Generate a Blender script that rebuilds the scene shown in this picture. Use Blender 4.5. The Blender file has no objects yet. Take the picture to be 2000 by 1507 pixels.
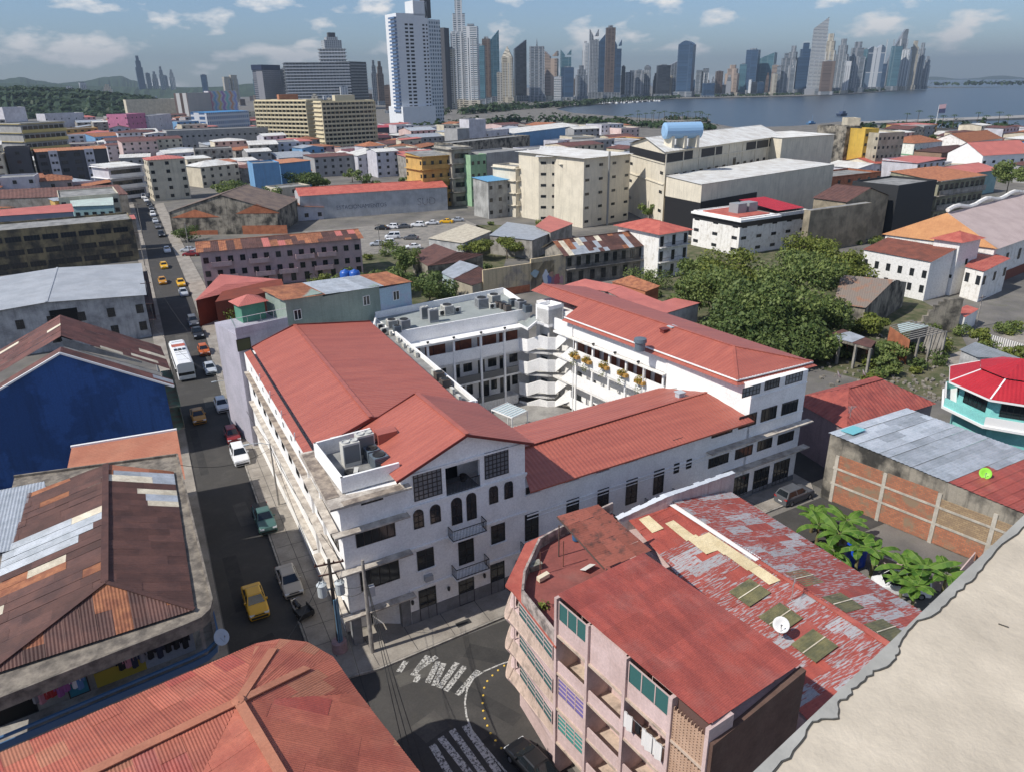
import bpy, math, random
from mathutils import Vector, Matrix
from math import radians as rad, sin, cos, pi, atan2, hypot
rng = random.Random(11)
S = bpy.context.scene
COL = S.collection
# ---------------------------------------------------------------- camera
H = 42.0; FPX = 1450.0; HAZE = 0.00009
T_, RO_, YA_ = rad(22.138), rad(0.846), rad(26.42)
_fw = Vector((sin(YA_)*cos(T_), cos(YA_)*cos(T_), -sin(T_)))
_r = Vector((cos(YA_), -sin(YA_), 0)); _d = _fw.cross(_r)
AX = _r*cos(RO_)+_d*sin(RO_); AY = _d*cos(RO_)-_r*sin(RO_)
cam = bpy.data.objects.new('camera', bpy.data.cameras.new('camera')); COL.objects.link(cam)
cam.data.sensor_fit = 'HORIZONTAL'; cam.data.sensor_width = 36.0; cam.data.lens = 36.0*FPX/2000
cam.data.clip_start = 0.2; cam.data.clip_end = 60000
cam.matrix_world = Matrix(((AX.x, -AY.x, -_fw.x, 0), (AX.y, -AY.y, -_fw.y, 0), (AX.z, -AY.z, -_fw.z, H), (0, 0, 0, 1)))
S.camera = cam
S.view_settings.view_transform = 'Standard'; S.view_settings.look = 'None'
S.view_settings.exposure = 0.52; S.view_settings.gamma = 1.0; S.view_settings.use_curve_mapping = False
S.cycles.use_denoising = True; S.cycles.max_bounces = 6; S.cycles.volume_bounces = 0
S.cycles.transparent_max_bounces = 12
# ---------------------------------------------------------------- light
EL = rad(47); AZ = rad(272)      # to-sun azimuth clockwise from +Y
w = bpy.data.worlds.new('World'); S.world = w; w.use_nodes = True
nt = w.node_tree; N = nt.nodes; L = nt.links; N.clear()
out = N.new('ShaderNodeOutputWorld'); bg = N.new('ShaderNodeBackground'); bg.inputs[1].default_value = .15
sky = N.new('ShaderNodeTexSky'); sky.sky_type = 'NISHITA'; sky.sun_disc = False
sky.sun_elevation = EL; sky.sun_rotation = AZ; sky.altitude = 50; sky.air_density = 1.0; sky.dust_density = 0.3; sky.ozone_density = 2.0
tc = N.new('ShaderNodeTexCoord'); mp = N.new('ShaderNodeMapping'); mp.inputs['Scale'].default_value = (1, 1, 2.6)
mp.inputs['Location'].default_value = (3.1, 1.7, 0.4)
n1 = N.new('ShaderNodeTexNoise'); n1.inputs['Scale'].default_value = 12.5; n1.inputs['Detail'].default_value = 9; n1.inputs['Roughness'].default_value = .54
rp = N.new('ShaderNodeValToRGB'); rp.color_ramp.elements[0].position = .53; rp.color_ramp.elements[1].position = .64
mx = N.new('ShaderNodeMixRGB'); mx.inputs[2].default_value = (5.4, 5.3, 5.2, 1)
tint = N.new('ShaderNodeMixRGB'); tint.blend_type = 'MULTIPLY'; tint.inputs[0].default_value = 1; tint.inputs[2].default_value = (.40, .465, .58, 1)
L.new(tc.outputs['Generated'], mp.inputs[0]); L.new(mp.outputs[0], n1.inputs[0]); L.new(n1.outputs[0], rp.inputs[0])
L.new(rp.outputs[0], mx.inputs[0]); L.new(sky.outputs[0], tint.inputs[1]); L.new(tint.outputs[0], mx.inputs[1]); L.new(mx.outputs[0], bg.inputs[0]); L.new(bg.outputs[0], out.inputs[0])
sl = bpy.data.lights.new('sun', 'SUN'); sl.energy = 3.6; sl.angle = rad(.53); sl.color = (1, .95, .87)
so = bpy.data.objects.new('sun', sl); COL.objects.link(so)
TS = Vector((sin(AZ)*cos(EL), cos(AZ)*cos(EL), sin(EL)))
so.rotation_euler = TS.to_track_quat('Z', 'Y').to_euler(); so.location = (0, 0, 100)
# ---------------------------------------------------------------- placing
def ray(x, y): return AX*((x-1000)/FPX)+AY*((y-753.5)/FPX)+_fw
def at(x, y, z=0.0):
    v = ray(x, y); return Vector((0, 0, H))+v*((z-H)/v.z)
def hit(A, B, x, y):                       # where a sight line meets the upright plane through A, B: (distance from A, height)
    d = Vector((B[0]-A[0], B[1]-A[1], 0)).normalized(); n = Vector((-d.y, d.x, 0)); v = ray(x, y)
    o = Vector((0, 0, H)); a = Vector((A[0], A[1], 0)); t = (a-o).dot(n)/v.dot(n); p = o+v*t
    return (p-a).dot(d), p.z
def along(x, y, D):                        # point at horizontal distance D on a sight line
    v = ray(x, y); return Vector((0, 0, H))+v*(D/hypot(v.x, v.y))
# ---------------------------------------------------------------- materials
MC = {}
def M(name, c1, c2=None, sc=.6, lo=.4, hi=.62, streak=0.0, sc3=(.05, .045, .04), rough=.85, metal=0.0, bump=0.0, bsc=25.0, rnd=0.0, grime=0.0, spec=.3, coord='pos', aniso=None):
    if name in MC: return MC[name]
    m = bpy.data.materials.new(name); m.use_nodes = True; t = m.node_tree; b = t.nodes['Principled BSDF']
    b.inputs['Roughness'].default_value = rough; b.inputs['Metallic'].default_value = metal; b.inputs['Specular IOR Level'].default_value = spec
    MC[name] = m; ln = t.links.new
    def nd(k, **kw):
        x = t.nodes.new(k)
        for a, v in kw.items(): setattr(x, a, v)
        return x
    c1 = (*c1, 1)
    if coord == 'pos': pos = nd('ShaderNodeNewGeometry').outputs['Position']
    else: pos = nd('ShaderNodeTexCoord').outputs['Object']
    def noise(scale, vec=(1, 1, 1), det=6, ro=.6):
        mpn = nd('ShaderNodeMapping'); mpn.inputs['Scale'].default_value = vec; ln(pos, mpn.inputs[0])
        n = nd('ShaderNodeTexNoise'); n.inputs['Scale'].default_value = scale; n.inputs['Detail'].default_value = det; n.inputs['Roughness'].default_value = ro
        ln(mpn.outputs[0], n.inputs[0]); return n.outputs[0]
    def ramp(i, a, c):
        r = nd('ShaderNodeMapRange'); r.inputs[1].default_value = a; r.inputs[2].default_value = c; ln(i, r.inputs[0]); return r.outputs[0]
    def mix(f, a, c, mode='MIX'):
        x = nd('ShaderNodeMixRGB', blend_type=mode)
        for i, v in ((0, f), (1, a), (2, c)):
            if hasattr(v, 'is_output'): ln(v, x.inputs[i])
            else: x.inputs[i].default_value = v
        return x.outputs[0]
    col = c1
    if c2 is not None:
        col = mix(ramp(noise(sc, aniso or (1, 1, 1)), lo, hi), c1, (*c2, 1))
    fine = ramp(noise(6.0, det=4), .3, .7)
    g = mix(fine, (.88, .88, .88, 1), (1.1, 1.1, 1.1, 1))
    col = mix(1.0, col, g, 'MULTIPLY')
    if grime:
        s = ramp(noise(.35, det=8, ro=.7), .5, .75); x = nd('ShaderNodeMath', operation='MULTIPLY'); ln(s, x.inputs[0]); x.inputs[1].default_value = grime
        col = mix(x.outputs[0], col, (*sc3, 1))
    if streak:
        s = ramp(noise(1.0, (1.6, 1.6, .13), det=7, ro=.65), .5, .72); x = nd('ShaderNodeMath', operation='MULTIPLY'); ln(s, x.inputs[0]); x.inputs[1].default_value = streak
        col = mix(x.outputs[0], col, (*sc3, 1))
    if rnd:
        oi = nd('ShaderNodeObjectInfo'); r = nd('ShaderNodeMapRange'); r.inputs[3].default_value = 1-rnd; r.inputs[4].default_value = 1+rnd
        ln(oi.outputs['Random'], r.inputs[0]); col = mix(1.0, col, r.outputs[0], 'MULTIPLY')
    if hasattr(col, 'is_output'): ln(col, b.inputs['Base Color'])
    else: b.inputs['Base Color'].default_value = col
    if bump:
        bn = nd('ShaderNodeBump'); bn.inputs['Strength'].default_value = bump; bn.inputs['Distance'].default_value = .05
        ln(noise(bsc, det=5), bn.inputs['Height']); ln(bn.outputs[0], b.inputs['Normal'])
    return m
def PL(name, c, rough=.5, metal=0.0, spec=.5, emit=None):
    if name in MC: return MC[name]
    m = bpy.data.materials.new(name); m.use_nodes = True; b = m.node_tree.nodes['Principled BSDF']
    b.inputs['Base Color'].default_value = (*c, 1); b.inputs['Roughness'].default_value = rough; b.inputs['Metallic'].default_value = metal; b.inputs['Specular IOR Level'].default_value = spec
    MC[name] = m; return m
def worn(name, c, keep=.5, sc=3.0):
    if name in MC: return MC[name]
    m = bpy.data.materials.new(name); m.use_nodes = True; t = m.node_tree; b = t.nodes['Principled BSDF']; MC[name] = m
    b.inputs['Base Color'].default_value = (*c, 1); b.inputs['Roughness'].default_value = .8
    g = t.nodes.new('ShaderNodeNewGeometry'); n = t.nodes.new('ShaderNodeTexNoise'); n.inputs['Scale'].default_value = sc; n.inputs['Detail'].default_value = 8; n.inputs['Roughness'].default_value = .75
    r = t.nodes.new('ShaderNodeMapRange'); r.inputs[1].default_value = keep-.06; r.inputs[2].default_value = keep+.06
    t.links.new(g.outputs['Position'], n.inputs[0]); t.links.new(n.outputs[0], r.inputs[0]); t.links.new(r.outputs[0], b.inputs['Alpha']); return m
def leafmat(name, a, c):
    if name in MC: return MC[name]
    m = bpy.data.materials.new(name); m.use_nodes = True; t = m.node_tree; b = t.nodes['Principled BSDF']; MC[name] = m
    b.inputs['Roughness'].default_value = .55; b.inputs['Specular IOR Level'].default_value = .25
    g = t.nodes.new('ShaderNodeNewGeometry'); n = t.nodes.new('ShaderNodeTexNoise'); n.inputs['Scale'].default_value = .35; n.inputs['Detail'].default_value = 3
    ad = t.nodes.new('ShaderNodeMath'); ad.operation = 'ADD'; t.links.new(g.outputs['Random Per Island'], ad.inputs[0]); t.links.new(n.outputs[0], ad.inputs[1])
    r = t.nodes.new('ShaderNodeMapRange'); r.inputs[1].default_value = .35; r.inputs[2].default_value = 1.25
    x = t.nodes.new('ShaderNodeMixRGB'); x.inputs[1].default_value = (*a, 1); x.inputs[2].default_value = (*c, 1)
    t.links.new(g.outputs['Position'], n.inputs[0]); t.links.new(ad.outputs[0], r.inputs[0]); t.links.new(r.outputs[0], x.inputs[0]); t.links.new(x.outputs[0], b.inputs['Base Color'])
    tr = t.nodes.new('ShaderNodeBsdfTranslucent'); t.links.new(x.outputs[0], tr.inputs[0]); ms = t.nodes.new('ShaderNodeMixShader'); ms.inputs[0].default_value = .3
    o = t.nodes['Material Output']; t.links.new(b.outputs[0], ms.inputs[1]); t.links.new(tr.outputs[0], ms.inputs[2]); t.links.new(ms.outputs[0], o.inputs[0]); return m
def gridmat(name, wall, glass, bw=3.0, rh=3.2, mw=.35, mh=None, rough=.35, gl2=None, band=False):
    """facade grid on object coordinates: glass cells in a wall lattice (towers too far off to build each window)"""
    if name in MC: return MC[name]
    m = bpy.data.materials.new(name); m.use_nodes = True; t = m.node_tree; b = t.nodes['Principled BSDF']; MC[name] = m; ln = t.links.new
    tc = t.nodes.new('ShaderNodeTexCoord'); sp = t.nodes.new('ShaderNodeSeparateXYZ'); ln(tc.outputs['Object'], sp.inputs[0])
    ad = t.nodes.new('ShaderNodeMath'); ad.operation = 'ADD'; ln(sp.outputs[0], ad.inputs[0]); ln(sp.outputs[1], ad.inputs[1])
    cb = t.nodes.new('ShaderNodeCombineXYZ'); ln(ad.outputs[0], cb.inputs[0]); ln(sp.outputs[2], cb.inputs[1])
    br = t.nodes.new('ShaderNodeTexBrick'); br.offset = 0; br.squash = 1; ln(cb.outputs[0], br.inputs['Vector'])
    g2 = gl2 or tuple(min(1, x*2.2+.02) for x in glass)
    br.inputs['Color1'].default_value = (*glass, 1); br.inputs['Color2'].default_value = (*g2, 1); br.inputs['Mortar'].default_value = (*wall, 1)
    br.inputs['Scale'].default_value = 1; br.inputs['Mortar Size'].default_value = mw; br.inputs['Mortar Smooth'].default_value = .1; br.inputs['Bias'].default_value = -.3
    br.inputs['Brick Width'].default_value = 400 if band else bw; br.inputs['Row Height'].default_value = rh
    ln(br.outputs[0], b.inputs['Base Color']); b.inputs['Roughness'].default_value = rough; b.inputs['Specular IOR Level'].default_value = .4
    return m
# ---------------------------------------------------------------- mesh building
W0 = {}
def V(p, z=None): return Vector((p[0], p[1], p[2] if z is None else z))
class MB:
    def __init__(s): s.v = []; s.f = []; s.m = []; s.pc = []
    def face(s, pts, m=0):
        i = len(s.v); s.v += [Vector(p) for p in pts]; s.f.append(tuple(range(i, i+len(pts)))); s.m.append(m); return s
    def prism(s, poly, z0, z1, m=0, mt=None, bottom=False):
        s.pc.append((len(s.v), len(s.f))); n = len(poly); b = [V(p, z0) for p in poly]; t = [V(p, z1) for p in poly]
        for i in range(n): s.face([b[i], b[(i+1) % n], t[(i+1) % n], t[i]], m)
        s.face(t, m if mt is None else mt)
        if bottom: s.face(b[::-1], m)
        return s
    def obox(s, o, a, b, c, m=0):
        s.pc.append((len(s.v), len(s.f))); o, a, b, c = Vector(o), Vector(a), Vector(b), Vector(c)
        p = [o, o+a, o+a+b, o+b, o+c, o+a+c, o+a+b+c, o+b+c]
        for q in ((0, 3, 2, 1), (4, 5, 6, 7), (0, 1, 5, 4), (1, 2, 6, 5), (2, 3, 7, 6), (3, 0, 4, 7)): s.face([p[i] for i in q], m)
        return s
    def box(s, x0, x1, y0, y1, z0, z1, m=0): return s.obox((x0, y0, z0), (x1-x0, 0, 0), (0, y1-y0, 0), (0, 0, z1-z0), m)
    def bar(s, p, q, wd=.1, h=None, m=0):
        p, q = Vector(p), Vector(q); d = (q-p); u = Vector((0, 0, 1)) if abs(d.normalized().z) < .95 else Vector((1, 0, 0))
        a = d.cross(u).normalized()*wd; b = a.cross(d).normalized()*(h or wd)
        return s.obox(p-a/2-b/2, d, a, b, m)
    def tube(s, pts, r, n=6, m=0, cap=True):
        s.pc.append((len(s.v), len(s.f))); pts = [Vector(p) for p in pts]; rs = r if isinstance(r, (list, tuple)) else [r]*len(pts); rings = []
        for i, p in enumerate(pts):
            d = (pts[min(i+1, len(pts)-1)]-pts[max(i-1, 0)]).normalized()
            u = Vector((0, 0, 1)) if abs(d.z) < .9 else Vector((1, 0, 0)); a = d.cross(u).normalized(); b = d.cross(a)
            j = len(s.v); s.v += [p+(a*cos(2*pi*k/n)+b*sin(2*pi*k/n))*rs[i] for k in range(n)]; rings.append(j)
        for a, b in zip(rings, rings[1:]):
            for k in range(n): s.f.append((a+k, a+(k+1) % n, b+(k+1) % n, b+k)); s.m.append(m)
        if cap:
            s.f.append(tuple(rings[0]+k for k in range(n))); s.m.append(m); s.f.append(tuple(rings[-1]+k for k in range(n))); s.m.append(m)
        return s
    def lathe(s, c, prof, n=14, m=0, M4=None):
        c = Vector(c); rings = []
        for r, z in prof:
            j = len(s.v)
            for k in range(n):
                p = Vector((r*cos(2*pi*k/n), r*sin(2*pi*k/n), z)); s.v.append(c+(M4 @ p if M4 else p))
            rings.append(j)
        for a, b in zip(rings, rings[1:]):
            for k in range(n): s.f.append((a+k, a+(k+1) % n, b+(k+1) % n, b+k)); s.m.append(m)
        s.f.append(tuple(rings[0]+k for k in range(n))); s.m.append(m); s.f.append(tuple(rings[-1]+k for k in range(n))); s.m.append(m)
        return s
    def corr(s, poly, up, pitch=.3, amp=.03, m=0, win=None, lift=0.0, tk=0.0):
        """ribbed sheet over a planar convex outline; ribs run along up"""
        P = [Vector(p) for p in poly]; n = (P[1]-P[0]).cross(P[2]-P[0]).normalized()
        if n.z < 0: n = -n
        t = Vector(up); t = (t-n*t.dot(n)).normalized(); e = t.cross(n); o = P[0]
        q = [((p-o).dot(e), (p-o).dot(t)) for p in P]
        if win:
            for ax, sg, lim in ((0, 1, win[0]), (0, -1, win[1]), (1, 1, win[2]), (1, -1, win[3])):
                r = []
                for i in range(len(q)):
                    a, b = q[i-1], q[i]; fa, fb = (a[ax]-lim)*sg, (b[ax]-lim)*sg
                    if (fa < 0) != (fb < 0): k = fa/(fa-fb); r.append((a[0]+(b[0]-a[0])*k, a[1]+(b[1]-a[1])*k))
                    if fb >= 0: r.append(b)
                q = r
                if len(q) < 3: return False
        s0, s1 = min(a[0] for a in q), max(a[0] for a in q)
        if s1-s0 < .05: return False
        k = max(2, int(round((s1-s0)/pitch*2))); prev = None
        for i in range(k+1):
            x = s0+(s1-s0)*i/k; x = min(max(x, s0+1e-4), s1-1e-4); ts = []
            for a, b in zip(q, q[1:]+q[:1]):
                if (a[0]-x)*(b[0]-x) <= 0 and abs(a[0]-b[0]) > 1e-9: ts.append(a[1]+(b[1]-a[1])*(x-a[0])/(b[0]-a[0]))
            if len(ts) < 2: prev = None; continue
            off = n*(lift+(amp if i % 2 else 0)); A = o+e*x+t*min(ts)+off; B = o+e*x+t*max(ts)+off
            if prev: s.face([prev[0], A, B, prev[1]], m)
            prev = (A, B)
        return True
    def obj(s, name, mats, parent=None, smooth=False, kind=None, loc=None, label=None):
        if not isinstance(mats, (list, tuple)): mats = [mats]
        o3 = W0[parent.name] if parent else (Vector(loc) if loc is not None else (Vector(s.bottom()) if s.v else Vector()))
        me = bpy.data.meshes.new(name); me.from_pydata([v-o3 for v in s.v], [], s.f)
        for m in mats: me.materials.append(m)
        if len(mats) > 1: me.polygons.foreach_set('material_index', s.m)
        if smooth: me.polygons.foreach_set('use_smooth', [True]*len(s.f))
        o = bpy.data.objects.new(name, me); COL.objects.link(o); W0[o.name] = o3
        if parent: o.parent = parent
        else: o.location = o3
        if kind: o['kind'] = kind
        if label: o['label'] = label
        return o
    def objs(s, name, mats, parent):            # one object for each box, prism or tube
        out_ = []; pc = s.pc+[(len(s.v), len(s.f))]
        for (v0, f0), (v1, f1) in zip(pc, pc[1:]):
            if f1 == f0: continue
            q = MB(); q.v = s.v[v0:v1]; q.f = [tuple(i-v0 for i in f) for f in s.f[f0:f1]]; q.m = s.m[f0:f1]; out_.append(q.obj(name, mats, parent))
        return out_
    def bottom(s):
        n = len(s.v); return (sum(v.x for v in s.v)/n, sum(v.y for v in s.v)/n, min(v.z for v in s.v))
def tag(o, label, cat, group=None, kind=None):
    o['label'] = label; o['category'] = cat
    if group: o['group'] = group
    if kind: o['kind'] = kind
    return o
def thing(name, label, cat, loc, group=None, rot=0.0):
    o = bpy.data.objects.new(name, None); COL.objects.link(o); o.location = Vector(loc); o.rotation_euler = (0, 0, rot); o.empty_display_size = .3
    W0[o.name] = Vector(loc); return tag(o, label, cat, group)
def struct(name, mb, mats, **k): o = mb.obj(name, mats, **k); o['kind'] = 'structure'; return o
def put(name, mesh, loc, rz, parent=None, W=None):
    o = bpy.data.objects.new(name, mesh); COL.objects.link(o); l = Vector(loc)
    if parent: o.parent = parent; l = l-W0[parent.name]
    o.location = l; o.rotation_euler = (0, 0, rz); W0[o.name] = W0[parent.name] if parent else l; return o
def copy_tree(src, loc, rz, label=None, group=None):
    r = src.copy(); COL.objects.link(r); r.location = loc; r.rotation_euler = (0, 0, rz); W0[r.name] = Vector(loc)
    if label: r['label'] = label
    if group: r['group'] = group
    for ch in list(src.children):
        c = ch.copy(); COL.objects.link(c); c.parent = r
        for g in ch.children:
            d = g.copy(); COL.objects.link(d); d.parent = c
    return r
def unit(A, B): d = Vector((B[0]-A[0], B[1]-A[1], 0)); return d.normalized()
# ---------------------------------------------------------------- windows
WM = {}
def win_mesh(w, h, nx, ny, frame, glass, arch=False, sill=None, fw=.07, pane_only=None):
    key = (round(w, 2), round(h, 2), nx, ny, frame.name, glass.name, arch, sill.name if sill else '', fw, pane_only)
    if key in WM: return WM[key]
    b = MB(); k = 10
    def outline(i=0.0):
        if not arch: return [(-w/2+i, i), (w/2-i, i), (w/2-i, h-i), (-w/2+i, h-i)]
        r = w/2; return [(-r+i, i), (r-i, i)]+[((r-i)*cos(pi*j/k), h-r+(r-i)*sin(pi*j/k)) for j in range(k+1)]
    if pane_only != 'frame': b.face([(x, -.02, z) for x, z in outline(.0)], 1)
    if pane_only != 'pane':
        o, i_ = outline(), outline(fw)
        n = len(o)
        for j in range(n):
            a, c, d, e = o[j], o[(j+1) % n], i_[(j+1) % n], i_[j]
            b.face([(a[0], -.06, a[1]), (c[0], -.06, c[1]), (d[0], -.06, d[1]), (e[0], -.06, e[1])], 0)
            b.face([(a[0], 0, a[1]), (c[0], 0, c[1]), (c[0], -.06, c[1]), (a[0], -.06, a[1])], 0)
        t = .035
        for j in range(1, nx): x = -w/2+w*j/nx; b.box(x-t, x+t, -.05, -.021, fw, h-(fw if not arch else .06), 0)
        for j in range(1, ny): z = h*j/ny; b.box(-w/2+fw, w/2-fw, -.045, -.021, z-t, z+t, 0)
        if sill: b.box(-w/2-.12, w/2+.12, -.2, 0, -.12, -.005, 2)
    me = bpy.data.meshes.new('window'); me.from_pydata(b.v, [], b.f)
    for m in (frame, glass)+((sill,) if sill else ()): me.materials.append(m)
    me.polygons.foreach_set('material_index', b.m); WM[key] = me; return me
def win(parent, A, B, s, z, w, h, nx=2, ny=2, frame=None, glass=None, arch=False, sill=None, name='window', split=False):
    d = unit(A, B); p = Vector((A[0], A[1], 0))+d*s; p.z = z; rz = atan2(d.y, d.x); frame = frame or FR; glass = glass or GL
    if split:
        o = put(name, win_mesh(w, h, nx, ny, frame, glass, arch, sill, pane_only='frame'), p, rz, parent)
        c = bpy.data.objects.new('pane', win_mesh(w, h, nx, ny, frame, glass, arch, sill, pane_only='pane')); COL.objects.link(c); c.parent = o; return o
    return put(name, win_mesh(w, h, nx, ny, frame, glass, arch, sill), p, rz, parent)
def win_px(parent, A, B, bl, tr, **k):
    s0, z0 = hit(A, B, *bl); s1, z1 = hit(A, B, *tr)
    return win(parent, A, B, (s0+s1)/2, z0, max(.3, s1-s0), max(.3, z1-z0), **k)
def wins(parent, A, B, z, w, h, n, s0=None, s1=None, skip=(), **k):
    Lw = (Vector((B[0], B[1]))-Vector((A[0], A[1]))).length; s0 = w*.9 if s0 is None else s0; s1 = Lw-w*.9 if s1 is None else s1
    for i in range(n):
        if i in skip: continue
        win(parent, A, B, s0+(s1-s0)*(i/(n-1) if n > 1 else .5), z, w, h, **k)
# ---------------------------------------------------------------- generic roofs and houses
def lerp(a, b, t): return Vector(a)+(Vector(b)-Vector(a))*t
def roof_planes(kind, q, z, h, ov=.4, axis='x'):
    """q: eave rectangle corners (front-left, front-right, back-right, back-left). returns list of (poly, updir)"""
    c = sum((V(p, 0) for p in q), Vector())/4; e = [V(p, 0) for p in q]
    ux = unit(q[0], q[1]); uy = unit(q[0], q[3])
    e = [e[0]-ux*ov-uy*ov, e[1]+ux*ov-uy*ov, e[2]+ux*ov+uy*ov, e[3]-ux*ov+uy*ov]; e = [V(p, z) for p in e]
    if axis == 'y': e = [e[3], e[0], e[1], e[2]]          # make the ridge run along e0-e1
    if kind == 'gable':
        r0, r1 = lerp(e[0], e[3], .5), lerp(e[1], e[2], .5); r0.z = r1.z = z+h
        return [([e[0], e[1], r1, r0], r0-e[0]), ([e[2], e[3], r0, r1], r0-e[3])], (r0, r1)
    if kind == 'hip':
        m0, m1 = lerp(e[0], e[3], .5), lerp(e[1], e[2], .5); d = (m1-m0); wd = (e[3]-e[0]).length; k = min(.5, wd*.5/max(d.length, .1))
        r0, r1 = lerp(m0, m1, k), lerp(m0, m1, 1-k); r0.z = r1.z = z+h
        if (r1-r0).length < .2: r1 = r0+d.normalized()*.2
        pl = [([e[0], e[1], r1, r0], (m0-e[0])+Vector((0, 0, h))), ([e[2], e[3], r0, r1], (m0-e[3])+Vector((0, 0, h)))]
        pl += [([e[3], e[0], r0], r0-m0), ([e[1], e[2], r1], r1-m1)]
        return pl, (r0, r1)
    if kind == 'shed':                                       # rises from front to back (h may be negative)
        b = [e[0].copy(), e[1].copy(), e[2]+Vector((0, 0, h)), e[3]+Vector((0, 0, h))]
        return [(b, b[3]-b[0])], None
def rect(z, a, b, c, sz=None):
    """eave rectangle from three pixels at height z: front-left, front-right, back-left (or a depth in metres)"""
    A, B = at(*a, z), at(*b, z); A.z = B.z = 0
    if isinstance(c, (int, float)): d = unit(A, B); D = Vector((-d.y, d.x, 0))*c
    else: D = at(*c, z)-A; D.z = 0
    return [A, B, B+D, A+D]
def house(name, label, cat, q, z1, wall, roof=None, kind='flat', h=1.2, axis='x', ov=.4, pitch=.7, amp=.05, wl=(), group=None, z0=0.0, par=.5, ground=None, base=None, sheets=None, ledges=None, trim=None):
    q = [V(p, 0) for p in q]; c = sum(q, Vector())/4; c.z = z0
    r = thing(name, label, cat, c, group)
    b = MB(); b.prism(q, z0-.3, z1)
    if kind == 'gable':
        e = q if axis == 'x' else [q[3], q[0], q[1], q[2]]
        for a, d in ((e[0], e[3]), (e[1], e[2])):
            m = lerp(a, d, .5); b.face([V(a, z1), V(d, z1), V(m, z1+h-.05)])
    if kind == 'shed' and h > 0:
        b.face([V(q[2], z1), V(q[3], z1), V(q[3], z1+h-.04), V(q[2], z1+h-.04)]); b.face([V(q[1], z1), V(q[2], z1), V(q[2], z1+h-.04)]); b.face([V(q[0], z1), V(q[3], z1), V(q[3], z1+h-.04)])
    b.obj('wall', wall, r)
    roof = roof or FLATROOF
    if kind == 'flat':
        f = MB(); ins = [lerp(p, c, .0) for p in q]; ux, uy = unit(q[0], q[1]), unit(q[0], q[3])
        t = .25; inn = [q[0]+ux*t+uy*t, q[1]-ux*t+uy*t, q[2]-ux*t-uy*t, q[3]+ux*t-uy*t]
        f.face([V(p, z1+.02) for p in inn]); f.obj('roof', roof, r)
        if par:
            p = MB()
            for i in range(4):
                a, d, e, g = q[i], q[(i+1) % 4], inn[(i+1) % 4], inn[i]
                p.face([V(a, z1), V(d, z1), V(d, z1+par), V(a, z1+par)]); p.face([V(g, z1), V(e, z1), V(e, z1+par), V(g, z1+par)]); p.face([V(a, z1+par), V(d, z1+par), V(e, z1+par), V(g, z1+par)])
            p.obj('parapet', trim or wall, r)
    else:
        pl, rg = roof_planes(kind, q, z1+.04, h, ov, axis)
        if sheets: sheet_roof(r, pl, *sheets)
        else:
            f = MB()
            for poly, up in pl: f.corr(poly, up, pitch, amp)
            f.obj('roof', roof, r)
        if rg:
            cp = MB(); cp.bar(rg[0]+Vector((0, 0, .06)), rg[1]+Vector((0, 0, .06)), .35, .08); cp.obj('ridge_cap', roof if not sheets else sheets[0][0][0], r)
    for wspec in wl:
        e, z, ww, hh, n = wspec[:5]; kw = wspec[5] if len(wspec) > 5 else {}
        wins(r, q[e], q[(e+1) % 4], z, ww, hh, n, **kw)
    if ledges:
        lb = MB(); n4 = 4
        for zl, out_ in ledges:
            for e in (0, 3):
                a, d = q[e], q[(e+1) % 4]; u = unit(a, d); nn = Vector((u.y, -u.x, 0)); lb.obox(V(a, zl)-u*(out_ if e == 3 else 0)+nn*0, u*((d-a).length+out_), nn*out_, (0, 0, .16))
        lb.obj('ledge', trim or wall, r)
    return r
def sheet_roof(parent, planes, mats, ws=.9, ts=2.4, pitch=.18, amp=.025, jit=.03, name='roof_sheet', rs=3, limit=300):
    """roof of separate lapped sheets; mats = list of (material, weight) or a function(poly index, s, t)"""
    rr = random.Random(rs); k = 0
    for pi_, (poly, up) in enumerate(planes):
        P = [Vector(p) for p in poly]; n = (P[1]-P[0]).cross(P[2]-P[0]).normalized()
        if n.z < 0: n = -n
        t = Vector(up); t = (t-n*t.dot(n)).normalized(); e = t.cross(n)
        ss = [(p-P[0]).dot(e) for p in P]; tt = [(p-P[0]).dot(t) for p in P]; s = min(ss)
        while s < max(ss):
            u = min(tt)-rr.random()*ts*.7; w_ = ws*rr.uniform(.85, 1.15)
            while u < max(tt):
                l = ts*rr.uniform(.75, 1.3); b = MB()
                if b.corr(poly, up, pitch, amp, 0, (s, s+w_+.03, u, u+l+.06), lift=rr.uniform(0, jit)):
                    if callable(mats): mt = mats(pi_, (s-min(ss))/(max(ss)-min(ss)), (u+l/2-min(tt))/(max(tt)-min(tt)), rr)
                    else: mt = rr.choices([m for m, _ in mats], [x for _, x in mats])[0]
                    b.obj(name, mt, parent); k += 1
                u += l
            s += w_
    return k
def rail(parent, pts, h=1.0, step=.16, m=None, name='railing', r=.025):
    b = MB()
    for a, c in zip(pts, pts[1:]):
        a, c = Vector(a), Vector(c); n = max(1, int((c-a).length/step)); up = Vector((0, 0, h))
        b.bar(a+up, c+up, .05, .05); b.bar(a+up*.08, c+up*.08, .04, .04)
        for i in range(n+1): p = lerp(a, c, i/n); b.bar(p, p+up, r, r)
    return b.obj(name, m or IRON, parent)
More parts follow.
